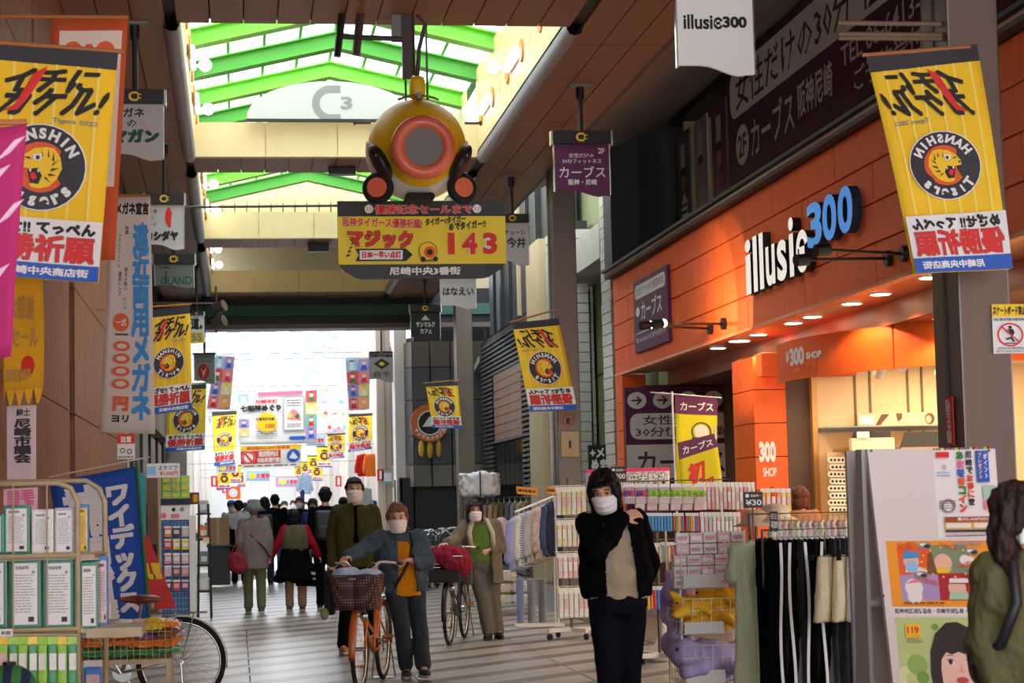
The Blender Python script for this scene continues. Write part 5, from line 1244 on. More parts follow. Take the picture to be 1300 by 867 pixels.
# hair shapes (head space: face towards -y, head centre at 0)
BOB = ([('e', (0, .02, .045), (.088, .106, .092)), ('c', (-.068, -.0, .03), .032, (-.074, -.01, -.10), .026), ('c', (.068, -.0, .03), .032, (.074, -.01, -.10), .026), ('e', (0, .05, -.04), (.085, .07, .09)), ('c', (-.055, -.062, .065), .026, (-.07, -.045, .0), .022), ('c', (.055, -.062, .065), .026, (.07, -.045, .0), .022), ('c', (-.03, -.085, .062), .018, (.04, -.085, .062), .018)],)
SHORT = ([('e', (0, .022, .048), (.083, .102, .086)), ('e', (0, .055, -.01), (.078, .06, .07)), ('c', (-.05, -.07, .075), .02, (.05, -.07, .078), .02), ('c', (-.078, -.01, .04), .018, (-.078, -.0, .0), .012), ('c', (.078, -.01, .04), .018, (.078, -.0, .0), .012)],)
fcut = lambda c: not (c.y < -.035 and c.z < .056 and abs(c.x) < .062) and not (c.y < -.088 and c.z < .06)
fcut2 = lambda c: not (c.y < -.02 and c.z < .062 and abs(c.x) < .066)
# ---- 1 woman in black jacket, hand on her shoulder
Y = 11.8; r1 = P(783, 640, Y); loc = (r1.x, Y, 0)
J = dict(head=V(-.085, -.06, 1.525), neck=V(-.045, .0, 1.405), sh=[V(-.185, .0, 1.335), V(.125, .03, 1.345)], el=[V(-.16, -.20, 1.17), V(.215, .12, 1.10)], wr=[V(.0, -.17, 1.365), V(.155, .13, .90)], hip=[V(-.09, 0, .86), V(.07, 0, .86)],
         kn=[V(-.085, -.05, .47), V(.055, .02, .47)], an=[V(-.08, -.06, .075), V(.06, .12, .075)], hd=[V(.75, .05, .28), V(0, -.1, -1)], hn=[V(.2, .8, -.6), V(0, -1, 0)], ts=(-1, 1), curl=(.45, .5), hs=1.03)
navyj = cloth('midnight', (20, 20, 28)); jk = cloth('black_jacket', (12, 12, 14)); bsh = cloth('sand_shirt', (178, 160, 134), .05)
def sdist(c, a, b):
    d = b-a; k_ = max(0, min(1, (c-a).dot(d)/d.length_squared)); return (c-a-d*k_).length
op = lambda c: not (c.y < -.03 and abs(c.x-(-.02+.05*(1.2-c.z))) < .085+.04*(1.3-c.z) and c.z < 1.34 and min(sdist(c, J1['sh'][0], J1['el'][0]), sdist(c, J1['el'][0], J1['wr'][0])) > .074)
J1 = J
g = [('shirt', torso(J, .88, (.185, .19, .175, .15), (.135, .145, .125, .10), .05)+[('e', (-.01, -.03, 1.02), (.15, .13, .14))], bsh, dict(fold=.012)),
     ('trousers', pants(J, r=(.10, .078, .066), rx=.18, ry=.13), navyj, dict(fold=.01)),
     ('jacket', torso(J, .895, (.215, .225, .215, .19), (.155, .17, .15, .12), .075)+sleeves(J, (.072, .068, .05)), jk, dict(keep=op, fold=.022, fs=(11, 11, 7)))]
t = person('woman in a black jacket and white mask touching her shoulder', loc, 0, 1.66, J, g, .010, (-.35, .30, -.1), hair=(BOB[0], HB, fcut), mask=maskm)
add_shoes(t, J, blackm, rubber)
# ---- 2 woman in denim jacket pushing the orange bicycle
Y = 16.9; r1 = P(512, 640, Y); loc = (r1.x, Y, 0)
den = mat('denim', S(72, 84, 94), .85, 0, spec=.1, var=.28, scale=9, bump=.3, bscale=90); jn = mat('dark_jeans', S(38, 46, 54), .9, 0, var=.2, scale=8, bump=.3, bscale=90); ors = cloth('orange_sweater', (216, 136, 24), .06)
J = dict(head=V(-.065, -.16, 1.36), neck=V(-.03, -.06, 1.245), sh=[V(-.215, -.05, 1.195), V(.125, -.02, 1.19)], el=[V(-.37, -.16, 1.10), V(.195, -.02, .97)], wr=[V(-.51, -.33, 1.06), V(.02, -.26, 1.01)], hip=[V(-.085, .05, .80), V(.085, .05, .80)],
         kn=[V(-.04, -.07, .44), V(.12, .06, .44)], an=[V(-.0, -.0, .075), V(.13, -.16, .09)], hn=[V(.1, -.2, -1), V(-.1, -.1, -1)], ts=(1, -1), curl=(.75, .75), hd=[V(-.35, -.8, -.3), V(-.6, -.6, .05)], fd=[V(-.1, -1, 0), V(.15, -1, 0)], hs=1.02)
op = lambda c: not (c.y < -.06 and abs(c.x+.0-.07*(1.0-c.z)) < .05+.10*(1.15-c.z) and c.z < 1.17)
g = [('sweater', torso(J, .70, (.155, .165, .165, .15), (.12, .135, .125, .10), .058), ors, dict(fold=.01)),
     ('jeans', pants(J, r=(.095, .072, .066), hem=.12), jn, dict(fold=.012)),
     ('jacket', torso(J, .735, (.205, .20, .205, .195), (.15, .165, .15, .115), .07)+sleeves(J, (.075, .066, .05), end=.93), den, dict(keep=op, fold=.022, fs=(11, 11, 9)))]
t = person('woman in a denim jacket and orange sweater pushing an orange bicycle', loc, 0, 1.52, J, g, .010, (-.08, .12, -.03), hair=(SHORT[0], HBR, fcut2), mask=maskb)
add_shoes(t, J, flat('dark_shoe', 44, 44, 46), flat('pale_sole', 180, 170, 140))
M().tube([V(.045, -.10, 1.235), V(.06, -.185, 1.15), V(.03, -.205, 1.02), V(-.03, -.20, .90), V(-.10, -.16, .78)], .014, 6).build('bag_strap', black, t)
bpy.data.objects[t.name]['label'] = t['label']
M().tube([V(-.03, -.075, 1.27)+V(.055*math.cos(a), .055*math.sin(a), 0) for a in [2*PI*i/16 for i in range(16)]], .022, 8, True).build('neck_scarf', black, t, True)
# ---- 3 man in green cardigan
Y = 20.0; r1 = P(450, 640, Y); loc = (r1.x, Y, 0)
J = stand(0, 1.74, .12); J['head'] = V(.0, -.04, 1.625); J['an'] = [V(-.14, -.05, .075), V(.2, .1, .075)]; J['kn'][1] = V(.13, .0, .5)
gc = cloth('olive_cardigan', (66, 64, 34), .08); blk = cloth('black_cloth', (12, 12, 14))
op = lambda c: not (c.y < -.03 and abs(c.x) < .012+.05*max(0, (1.36-c.z)) and c.z > 1.1)
g = [('t_shirt', torso(J, .95, (.16, .16, .17, .17), (.11, .12, .12, .1), .068), blk, dict(fold=.006)), ('trousers', pants(J, r=(.1, .075, .06)), blk, {}),
     ('cardigan', torso(J, .86, (.185, .19, .205, .215), (.13, .135, .14, .12), .078)+sleeves(J, (.075, .066, .05)), gc, dict(fold=.018, keep=op))]
t = person('man in a dark green cardigan and cream mask walking behind the denim woman', loc, 0, 1.74, J, g, .011, (0, -.08, 0), hair=(SHORT[0], HB, fcut2), mask=maskb)
add_shoes(t, J, flat('tan_shoe', 136, 96, 62), flat('pale_sole', 0, 0, 0))
# ---- 4 woman in khaki coat with the second bicycle
Y = 21.4; r1 = P(612, 640, Y); loc = (r1.x, Y, 0)
kc = cloth('taupe_coat', (116, 106, 90), .06); gs = cloth('leaf_sweater', (104, 134, 58), .06); gt = cloth('grey_brown_trousers', (104, 98, 88), .08)
J = stand(0, 1.53); J['head'] = V(-.095, -.07, 1.385); J['neck'] = V(-.045, -.0, 1.30); J['el'] = [V(-.31, -.1, 1.08), V(.21, .05, .98)]; J['wr'] = [V(-.43, -.27, 1.05), V(.04, -.17, .96)]
J['sh'] = [V(-.2, 0, 1.23), V(.13, 0, 1.23)]; J['an'] = [V(.03, -.08, .075), V(.14, -.02, .075)]; J['kn'] = [V(-.02, -.08, .44), V(.1, -.02, .44)]; J['hn'] = [V(.1, 0, -1), V(0, -.3, -1)]; J['curl'] = (.7, .7); J['hd'] = [V(-.6, -.6, -.1), V(-.5, -.8, .1)]; J['ts'] = (1, -1); J['hs'] = .97; J['fd'] = [V(-.3, -1, 0), V(.1, -1, 0)]
op = lambda c: not (c.y < -.045 and abs(c.x+.03) < .085+.05*(1.2-c.z) and c.z < 1.25)
g = [('sweater', torso(J, .80, (.16, .165, .16, .15), (.12, .13, .125, .1), .06), gs, dict(fold=.01)), ('trousers', pants(J, r=(.098, .08, .07)), gt, dict(fold=.014)),
     ('coat', torso(J, .60, (.22, .205, .195, .19), (.16, .15, .145, .12), .085)+sleeves(J, (.07, .066, .052), end=.95), kc, dict(keep=op, fold=.018))]
t = person('woman in a taupe coat and green sweater pushing a bicycle by the clothes rails', loc, 0, 1.53, J, g, .011, (.1, .0, 0), hair=(BOB[0], HDB, fcut), mask=maskm)
add_shoes(t, J, blackm, rubber); bpy.data.objects[t.name]
M().tube([V(-.13, -.10, 1.0), V(-.16, -.11, 1.15), V(-.12, -.07, 1.28), V(-.05, .07, 1.32), V(.04, -.07, 1.28), V(.09, -.12, 1.15), V(.1, -.12, .98)], .028, 8).build('coat_lining', flat('cream_lining', 196, 184, 160), t, True)
# ---- people seen from behind and in the distance
HAT = None
def back_person(label, px, Y, H, hairdef, top, bot, shoe, extras=None, fac=PI, grp=None, coat=None, vox=.016, skirt=None, step=.09, armout=0, mask=None, head=(0, 0, 0), sleeve=None, jw=1.0):
    p = P(px, 645, Y); J = stand(0, H, .09); k = H/1.64
    J['an'] = [V(-.09, step, .075+.5*max(0, step-.05)*.3), V(.09, -step, .075)]; J['kn'] = [V(-.09, step*.1-.03, .47*k), V(.09, -step*.6-.03, .47*k)]
    if armout:
        J['el'] = [V(-.25*k-armout*.3, .03, 1.1*k), V(.25*k+armout*.3, .03, 1.1*k)]; J['wr'] = [V(-.27*k-armout, -.03, .9*k), V(.27*k+armout, -.03, .9*k)]
    z0 = coat if coat else .84*k
    g = [('trousers', pants(J, r=(.092*jw, .07*jw, .06)), bot, dict(vox=vox))]
    g.append(('top', torso(J, z0, (.19*jw, .19*jw, .195*jw, .2*jw), (.14, .14, .14, .12), .07)+([] if sleeve else sleeves(J, (.07, .062, .048))), top, dict(vox=vox, fold=.02)))
    if sleeve: g.append(('sleeves', sleeves(J, (.066, .058, .045)), sleeve, dict(vox=vox)))
    if skirt: g.append(('skirt', [('l', [(0, 0, .50*k, .30, .24), (0, 0, .72*k, .23, .20), (0, 0, 1.0*k, .18, .15)])], skirt, dict(vox=vox, fold=.05, fs=(14, 14, 2))))
    t = person(label, (p.x, Y, 0), fac, H, J, g, vox, head, group=grp, hair=hairdef, mask=mask, hands=vox < .02, face=fac != PI and vox < .02)
    add_shoes(t, J, shoe, flat('pale_sole', 0, 0, 0))
    return t, J, k
taupe = cloth('taupe_jacket', (132, 118, 112), .06); olive = cloth('olive_pants', (104, 104, 72), .08)
hatm = cloth('grey_hat', (118, 120, 116), .15)
t, J, k = back_person('woman in a grey bucket hat and taupe jacket seen from behind', 322, 28.2, 1.56, (SHORT[0], HGR, None), taupe, olive, flat('grey_shoe', 84, 76, 70), coat=.62, jw=1.05)
h = J['head']; M().lathe([(.175, -.035), (.105, .035), (.088, .10), (.07, .125), (.0, .13)], 20, Matrix.Translation(h+V(0, .01, .02))).build('bucket_hat', hatm, t, True)
M().tube([h+V(.16, -.0, -.2), h+V(.05, .16, -.35), h+V(-.15, .165, -.55), h+V(-.22, .12, -.68)], .012, 6).build('bag_strap', black, t)
bag = thing('shoulder_bag', 'dark red shoulder bag at the hip of the woman in the bucket hat', 'bag', P(301, 725, 28.0)); rb = flat('wine_cloth', 132, 20, 40, rough=.8)
o = bpy.data.objects.new('bag_body', vol([('e', (0, 0, .12), (.13, .07, .15)), ('e', (.02, 0, .05), (.14, .08, .09))], .015, 'bag', fold=.02)); COL.objects.link(o); o.parent = bag; o.data.materials.append(rb)
M().tube([(-.08, 0, .24), (-.02, 0, .38), (.1, 0, .26)], .012, 6).build('handle', rb, bag)
vest = cloth('khaki_vest', (92, 88, 68), .06); redsl = cloth('red_sleeve', (156, 24, 40), .06)
t, J, k = back_person('woman in a khaki vest with red sleeves and flared black skirt seen from behind', 374, 28.4, 1.42, (BOB[0], HB, None), vest, cloth('beige_pants', (150, 122, 98), .05), flat('plum_shoe', 84, 60, 70), coat=.88, skirt=blk, armout=.1, sleeve=redsl, step=.02)
tb = thing('tote_bag', 'black tote bag with white lettering held by the woman in the khaki vest', 'bag', P(393, 745, 28.3)); M().hexa([V(-.2, -.03, .02), V(.16, -.03, 0), V(.16, .05, 0), V(-.2, .05, .02), V(-.14, -.01, .30), V(.13, -.01, .28), V(.13, .01, .28), V(-.14, .01, .30)]).build('bag_body', blk, tb)
M().tube([(-.08, 0, .29), (-.04, 0, .45), (.06, 0, .45), (.08, 0, .28)], .008, 6).build('handle', blk, tb); f = plane_face((-.12, -.035, .05), (1, 0, 0), (0, .08, 1), .24, .2); f.text('thanks', .15, .6, .85, .85, paper, .03); f.text('for you', .25, .2, .85, .45, paper, .03); f.flush(tb)
t, J, k = back_person('man in black with a black backpack seen from behind', 413, 28.6, 1.74, (SHORT[0], HB, None), blk, blk, blackm, coat=.86, step=.06)
M().bbox((-.16, .12, 1.0), (.16, .28, 1.42), .05).build('backpack', flat('backpack_black', 34, 34, 38, rough=.5), t, True); M().bbox((-.12, .27, 1.03), (.12, .32, 1.2), .02).build('backpack_pocket', flat('backpack_black', 0, 0, 0), t, True)
hoodie = cloth('grey_hoodie', (172, 172, 176), .05)
back_person('person in a pale grey hoodie seen from behind with a black tote', 303, 38.5, 1.62, (SHORT[0], HB, None), hoodie, blk, blackm, coat=.75, vox=.02)
tb = thing('tote_bag', 'plain black tote bag beside the grey hoodie', 'bag', P(288, 692, 38.3)); M().bbox((-.16, -.03, 0), (.16, .05, .30), .02).build('bag_body', blk, tb); M().tube([(-.08, 0, .29), (0, 0, .5), (.08, 0, .29)], .01, 6).build('handle', blk, tb)
t, J, k = back_person('person with long black hair and a black jacket seen from behind', 336, 37.5, 1.66, (BOB[0]+[('c', (0, .06, 0), .07, (0, .07, -.22), .06)], HB, None), blk, cloth('black_jeans', (34, 36, 44)), blackm, coat=.8, vox=.02)
M().bbox((-.14, .12, 1.0), (.14, .25, 1.35), .05).build('backpack', flat('backpack_black', 0, 0, 0), t, True)
bjeans = cloth('blue_jeans', (74, 104, 150), .1)
back_person('person in a black coat and blue jeans seen from behind', 349, 39.5, 1.72, (SHORT[0], HB, None), blk, bjeans, blackm, coat=.8, vox=.02)
far = [(294, 44, 1.62, hoodie, navyj, 0, 'person in a blue cap and white top by the cardboard boxes'), (319, 52, 1.6, blk, navyj, PI, 'far shopper in black beyond the bucket hat'), (361, 50, 1.62, cloth('plum_top', (110, 40, 60)), blk, 0, 'far shopper in a plum top facing this way'), (380, 44, 1.68, blk, blk, 0, 'broad person in black facing this way between two walkers'),
       (397, 40, 1.60, cloth('blue_jacket', (50, 66, 110)), navyj, 0, 'person in a navy cap and blue jacket pushing a bicycle'), (372, 60, 1.66, navyj, blk, 0, 'far shopper in navy facing this way'), (311, 62, 1.64, cloth('grey_coat', (90, 90, 96)), blk, PI, 'far shopper in a grey coat seen from behind'), (329, 70, 1.66, blk, blk, PI, 'tiny far shopper in black near the white banner'),
       (341, 78, 1.64, navyj, blk, 0, 'tiny far shopper in navy at the far end'), (388, 66, 1.62, cloth('sky_top', (130, 170, 210)), navyj, 0, 'far shopper in a pale blue top by the hanging shirts'), (354, 84, 1.62, cloth('cream_top', (210, 200, 180)), blk, PI, 'tiny far shopper in cream at the far end'), (301, 74, 1.62, cloth('red_top', (170, 50, 60)), blk, PI, 'tiny far shopper in a red top by the orange shop sign'),
       (436, 36, 1.62, blk, blk, PI, 'person in black behind the man in the green cardigan')]
for px, Y_, H_, tp, bt, fc_, lb_ in far:
    t, J, k = back_person(lb_, px, Y_, H_, (SHORT[0] if H_ > 1.61 else BOB[0], HB, None if fc_ == PI else fcut2), tp, bt, blackm, fac=fc_, coat=.78, vox=.03, grp='shoppers far down the arcade', mask=maskm if fc_ == 0 else None)
    if 'cap' in lb_: M().lathe([(.10, 0), (.098, .05), (.06, .10), (0, .11)], 14, Matrix.Translation(J['head']+V(0, 0, .05))).box((J['head'].x-.07, J['head'].y-.17, J['head'].z+.05), (J['head'].x+.07, J['head'].y-.05, J['head'].z+.065)).build('cap', blue if 'blue cap' in lb_ else navy, t, True)
# ---- woman at the frame's edge with backpack
Y = 6.9; r1 = P(1313, 640, Y); loc = (r1.x, Y, 0)
ko = mat('olive_coat', S(84, 80, 44), .75, 0, var=.08, scale=6, bump=.3, bscale=30)
J = stand(0, 1.52); J['head'] = V(-.075, -.05, 1.385); J['neck'] = V(-.03, 0, 1.265); J['sh'] = [V(-.165, .0, 1.17), V(.17, .0, 1.17)]; J['el'] = [V(-.20, .03, .93), V(.22, .03, .93)]; J['wr'] = [V(-.19, -.08, .74), V(.2, -.08, .74)]
LONG = ([('e', (0, .02, .045), (.094, .112, .094)), ('c', (-.078, .0, .03), .036, (-.094, .01, -.16), .036), ('c', (.08, .0, .03), .036, (.09, .01, -.16), .036), ('c', (-.09, .0, -.12), .036, (-.075, .0, -.20), .022), ('e', (0, .06, -.08), (.10, .07, .13)), ('c', (-.05, -.06, .08), .026, (-.085, -.035, -.05), .026)],)
g = [('trousers', pants(J), blk, dict(vox=.015)), ('coat', torso(J, .62, (.23, .215, .205, .195), (.16, .15, .15, .125), .08)+sleeves(J, (.078, .072, .055)), ko, dict(fold=.022, fs=(10, 10, 8)))]
t = person('woman with wavy dark hair and an olive coat at the noticeboard, backpack on', loc, 0, 1.52, J, g, .010, (.55, .05, 0), hair=(LONG[0], HDB, lambda c: not (c.y < -.03 and c.z < .05 and abs(c.x-.012) < .06)), mask=maskm, hk=dict(seed=5))
add_shoes(t, J, blackm, rubber)
bpm = flat('backpack_black', 0, 0, 0)
for sg in (-1, 1): M().tube([V(sg*.12, .14, 1.20), V(sg*.125, .02, 1.268), V(sg*.13, -.10, 1.21), V(sg*.15, -.165, 1.08), V(sg*.19, -.10, .93), V(sg*.2, .12, .86)], .02, 8).build('backpack_strap', bpm, t, True)
o = bpy.data.objects.new('backpack', vol([('e', (.04, .26, 1.0), (.18, .12, .20)), ('e', (.02, .27, .84), (.20, .13, .17))], .014, 'backpack', fold=.02)); COL.objects.link(o); o.parent = t; o.data.materials.append(bpm)
M().box((-.205, .14, .845), (-.15, .16, .862)).build('tag', flat('lime_tag', 120, 210, 60), t)
# ---- shopper's head behind the accessory stands
p = P(1016, 640, 19.6); J = stand(0, 1.55)
person('brown-haired shopper hidden behind the clothes rail at the shop door', (p.x, 19.6, 0), 2.6, 1.55, J, [('top', torso(J, .8)+sleeves(J), cloth('tan_top', (170, 120, 90)), dict(vox=.02)), ('trousers', pants(J), blk, dict(vox=.02))], .018, hair=(BOB[0], hairm('auburn', (96, 50, 34)), None), hands=False, face=False)
# ================================================================ bicycles
sil = mat('silver_alloy', S(196, 196, 192), .25, .9); brnl = flat('brown_leather', 122, 64, 44, rough=.45)
def wheel(parent, x, r, mt_rim, z=None):
    """wheel in the x-z plane"""
    z = r if z is None else z
    ring = lambda rr: [V(x+rr*math.cos(a), 0, z+rr*math.sin(a)) for a in [2*PI*i/40 for i in range(40)]]
    w_ = M().tube(ring(r-.018), .019, 8, True).build('wheel', rubber, parent, True)
    M().tube(ring(r-.042), .009, 6, True).build('rim', mt_rim, w_, True)
    m_ = M()
    for i in range(28):
        a = 2*PI*i/28; b = a+(.5 if i % 2 else -.5); s_ = .03 if i % 4 < 2 else -.03
        m_.tube([V(x+.022*math.cos(b), s_, z+.022*math.sin(b)), V(x+(r-.045)*math.cos(a), 0, z+(r-.045)*math.sin(a))], .0012, 3)
    o = m_.build('spokes', sil, w_); o['kind'] = 'stuff'
    M().cyl((x, -.05, z), (x, .05, z), .02, 10).build('hub', sil, w_)
def fender(parent, x, r, a0, a1, m):
    n = 18; rr = r+.014
    M().sheet(lambda u, v: V(x+(rr-.010*(2*v-1)**2)*math.cos(a0+(a1-a0)*u), (v-.5)*.055, r+(rr-.010*(2*v-1)**2)*math.sin(a0+(a1-a0)*u)), n, 4, (0, 0, .002)).build('fender', m, parent, True)
def bicycle(label, loc, rz, frame_c, fend, seat_c, group=None, basket=None, r=.335, lamp=True, rear_basket=False, steer=0):
    """front towards +x"""
    t = thing('bicycle', label, 'bicycle', loc, rz, group); xf, xr = .54, -.54
    wheel(t, xf, r, sil); wheel(t, xr, r, sil)
    fender(t, xf, r, -.2, 2.5, fend); fender(t, xr, r, .1, 3.3, fend)
    bb = V(-.10, 0, .27); st = V(-.22, 0, .62); hd0 = V(.42, 0, .60); hd1 = V(.385, 0, .78)
    m_ = M().tube([hd0, V(.15, 0, .40), bb], .019, 8).tube([bb, st], .015, 8).tube([hd0+V(-.01, 0, .05), V(.1, 0, .50), V(-.14, 0, .42)], .012, 8).tube([hd0, hd1], .02, 8)
    for s_ in (-1, 1): m_.tube([bb, V(xr, s_*.045, r)], .009, 6).tube([st, V(xr, s_*.045, r)], .008, 6)
    m_.build('frame', frame_c, t, True)
    m_ = M()
    for s_ in (-1, 1): m_.tube([hd0+V(0, s_*.01, 0), hd0+V(.01, s_*.045, -.03), V(xf, s_*.045, r)], .010, 6)
    m_.build('fork', frame_c, t, True)
    M().cyl(st, V(-.25, 0, .78), .012, 8).build('seat_post', sil, t)
    o = bpy.data.objects.new('saddle', vol([('e', (-.30, 0, .81), (.10, .085, .035)), ('c', (-.25, 0, .81), .04, (-.10, 0, .815), .02)], .012, 'saddle')); COL.objects.link(o); o.parent = t; o.data.materials.append(seat_c)
    M().tube([V(-.33, -.05, .74), V(-.33, -.06, .79)], .012, 6).tube([V(-.33, .05, .74), V(-.33, .06, .79)], .012, 6).build('saddle_spring', sil, t)
    hb = []
    for i in range(13):
        u = -1+i/6; hb.append(V(.385-.13*abs(u)**1.2-.12*max(0, abs(u)-.45)*1.6, u*.27, .90+.12*min(1, abs(u)*1.9)-.05*max(0, abs(u)-.6)))
    M().tube([hd1, V(.375, 0, .90)], .012, 8).tube(hb, .011, 8).build('handlebar', sil, t, True)
    for s_ in (-1, 1):
        a = hb[0] if s_ < 0 else hb[-1]; M().tube([a+V(-.10, 0, -.005), a+V(.02, 0, 0)], .017, 8).build('grip', blk_plastic, t)
        M().tube([a+V(.05, -s_*.03, .0), a+V(-.04, s_*.005, -.035)], .006, 6).tube([a+V(.05, -s_*.03, .0), V(.50, s_*.1, 1.02), V(.47, s_*.02, .93), V(.43, 0, .8)], .0035, 5).build('brake_lever', sil, t)
    M().lathe([(.075, -.004), (.078, 0), (.075, .004)], 20, Matrix.Translation(bb+V(0, -.05, 0)) @ Matrix.Rotation(PI/2, 4, 'X')).build('chainring', sil, t)
    M().hexa([bb+V(-.02, -.075, -.08), bb+V(.08, -.075, -.05), bb+V(.08, -.055, -.05), bb+V(-.02, -.055, -.08), bb+V(-.46, -.075, .12), bb+V(.06, -.075, .09), bb+V(.06, -.055, .09), bb+V(-.46, -.055, .12)]).build('chain_guard', fend, t)
    for s_, dz in ((-1, -.13), (1, .13)):
        c = M().tube([bb+V(0, s_*.08, 0), bb+V(.08*s_, s_*.09, dz)], .009, 6).build('crank', sil, t); M().box(bb+V(.08*s_-.045, s_*.10-.0 if s_ > 0 else -.18, dz-.012), bb+V(.08*s_+.045, .18 if s_ > 0 else -.10, dz+.012)).build('pedal', flat('pedal_amber', 150, 96, 30), c)
    m_ = M()
    for y in (-.05, 0, .05): m_.tube([V(-.30, y, .70), V(-.74, y, .70)], .005, 5)
    for x_ in (-.35, -.5, -.65, -.74): m_.tube([V(x_, -.06, .70), V(x_, .06, .70)], .005, 5)
    for s_ in (-1, 1): m_.tube([V(-.64, s_*.055, .70), V(xr, s_*.055, r)], .005, 5)
    m_.build('rear_carrier', sil, t)
    M().tube([V(xr, -.06, r), V(xr-.02, -.10, .02)], .007, 6).tube([V(xr, .06, r), V(xr-.02, .10, .02)], .007, 6).tube([V(xr-.02, -.10, .015), V(xr-.02, .10, .015)], .007, 6).build('stand', sil, t)
    if lamp: M().lathe([(.0, -.03), (.028, -.02), (.034, .03), (.03, .04)], 14, Matrix.Translation((xf+.045, .05, .60)) @ Matrix.Rotation(PI/2, 4, 'Y')).build('headlamp', sil, t, True)
    if basket:
        z0, z1 = .70, .93; bm_ = M()
        for k in range(7):
            z = z0+(z1-z0)*k/6; gx = .115+.03*k/6; gy = .15+.04*k/6
            bm_.tube([V(.61-gx, -gy, z), V(.61+gx, -gy, z), V(.61+gx, gy, z), V(.61-gx, gy, z)], .003, 4, True)
        for k in range(14):
            u = k/14*4; sd_, f_ = int(u), u-int(u); cr = [(-1, -1), (1, -1), (1, 1), (-1, 1)]; a, b = cr[sd_], cr[(sd_+1) % 4]; ux, uy = a[0]+(b[0]-a[0])*f_, a[1]+(b[1]-a[1])*f_
            bm_.tube([V(.61+ux*.115, uy*.15, z0), V(.61+ux*.145, uy*.19, z1)], .003, 4)
        bm_.build('basket', blackm if frame_c is blackm else sil, t)
    return t
chk = mat('basket_check', S(76, 50, 42), .8)
ntb = chk.node_tree; ck = ntb.nodes.new('ShaderNodeTexVoronoi'); ck.inputs['Scale'].default_value = 46; ck.inputs['Randomness'].default_value = 0
rp = ntb.nodes.new('ShaderNodeValToRGB'); rp.color_ramp.elements[0].position = .22; rp.color_ramp.elements[1].position = .3; rp.color_ramp.elements[0].color = (*S(176, 140, 120), 1); rp.color_ramp.elements[1].color = (*S(70, 44, 38), 1)
tcb = ntb.nodes.new('ShaderNodeTexCoord'); ntb.links.new(tcb.outputs['Object'], ck.inputs['Vector']); ntb.links.new(ck.outputs['Distance'], rp.inputs[0]); ntb.links.new(rp.outputs[0], ntb.nodes['Principled BSDF'].inputs['Base Color'])
# orange bicycle: front wheel near (455, 860)
fw_ = P(456, 867, 15.9); rw_ = P(487, 867, 17.0); ang = math.atan2(15.9-17.0, (fw_.x-rw_.x)); cx_ = (fw_.x+rw_.x)/2; cy_ = 16.4
t = bicycle('orange bicycle with a brown dotted basket cover pushed by the denim woman', (cx_, cy_, 0), ang, flat('orange_frame', 206, 110, 44, rough=.3), flat('orange_fender', 190, 96, 40, rough=.3), blackm, basket='wire')
bk = M(); 
def bsk(u, v):
    a = 2*PI*u; z = .66+.27*v; gx = .14+.045*v; gy = .17+.045*v; c, s_ = math.cos(a), math.sin(a); e = .5
    return V(.61+gx*math.copysign(abs(c)**e, c), gy*math.copysign(abs(s_)**e, s_), z+.012*math.sin(a*5)*v)
o = M().sheet(bsk, 40, 8).build('basket_cover', chk, t, True); so = o.modifiers.new('s', 'SOLIDIFY'); so.thickness = .006
M().bbox((.48, -.16, .655), (.74, .16, .67), .005).build('basket_bottom', chk, t)
M().box((.795, -.03, .895), (.80, .03, .91)).build('label', grey, t)
o = bpy.data.objects.new('blue_bundle', vol([('e', (.60, -.08, .93), (.14, .12, .06)), ('e', (.6, .08, .92), (.14, .12, .05))], .012, 'bundle', fold=.02)); COL.objects.link(o); o.parent = t; o.data.materials.append(flat('pale_blue_cloth', 176, 190, 216, rough=.8))
o = bpy.data.objects.new('knee_cover', vol([('c', (.50, -.24, .92), .05, (.52, -.25, .66), .04), ('c', (.44, -.24, .88), .05, (.48, -.24, .64), .04)], .014, 'cover', fold=.01)); COL.objects.link(o); o.parent = t; o.data.materials.append(flat('dark_navy_cloth', 30, 34, 48, rough=.8))
M().ball((.58, -.27, .62), (.03, .035, .05), 12, 8).build('glove', flat('moss_glove', 140, 150, 80), t, True)
# second bicycle, burgundy basket cloth
fw_ = P(570, 818, 20.6); rw_ = P(590, 800, 21.7); ang = math.atan2(20.6-21.7, fw_.x-rw_.x)
t = bicycle('silver bicycle with a burgundy cloth over its basket', ((fw_.x+rw_.x)/2, 21.15, 0), ang, mat('dark_frame', S(60, 60, 66), .35, .3), blackm, blackm, basket='wire')
o = bpy.data.objects.new('basket_cloth', vol([('e', (.60, 0, .93), (.19, .22, .10)), ('e', (.62, .08, .86), (.18, .17, .12)), ('c', (.6, -.1, .9), .12, (.64, .14, .84), .13)], .012, 'cloth', fold=.03, fs=(20, 20, 9))); COL.objects.link(o); o.parent = t; o.data.materials.append(cloth('burgundy', (138, 40, 58), .15))
M().bbox((.47, -.17, .66), (.77, .17, .80), .02).build('basket_lining', blackm, t)
# parked bicycle with cream wheel by the snack baskets (faces away to the left)
cw = P(230, 836, 15.2)
t = bicycle('parked silver bicycle with a brown saddle behind the snack baskets', (cw.x-.54, 15.2, 0), PI, mat('pearl_frame', S(190, 184, 172), .3, .5), mat('cream_fender', S(206, 196, 170), .3, .2), brnl)
# dark cluster of parked bicycles by the dark building
for i in range(6):
    t = bicycle(['black parked bicycle nearest the taupe-coat woman', 'second black parked bicycle beside the dark building', 'black parked bicycle with a child-height basket by the glass doors', 'dark bicycle parked deepest by the dark building', 'silver-basket bicycle parked behind the denim woman', 'dark bicycle parked beside the steel pillar'][i], (P(530+11*i, 680, 33+1.0*i).x, 33+1.0*i, 0), -PI/2-.3+.12*(i % 3), blackm, blackm, blackm, group='parked bicycles by the dark building', basket='wire')
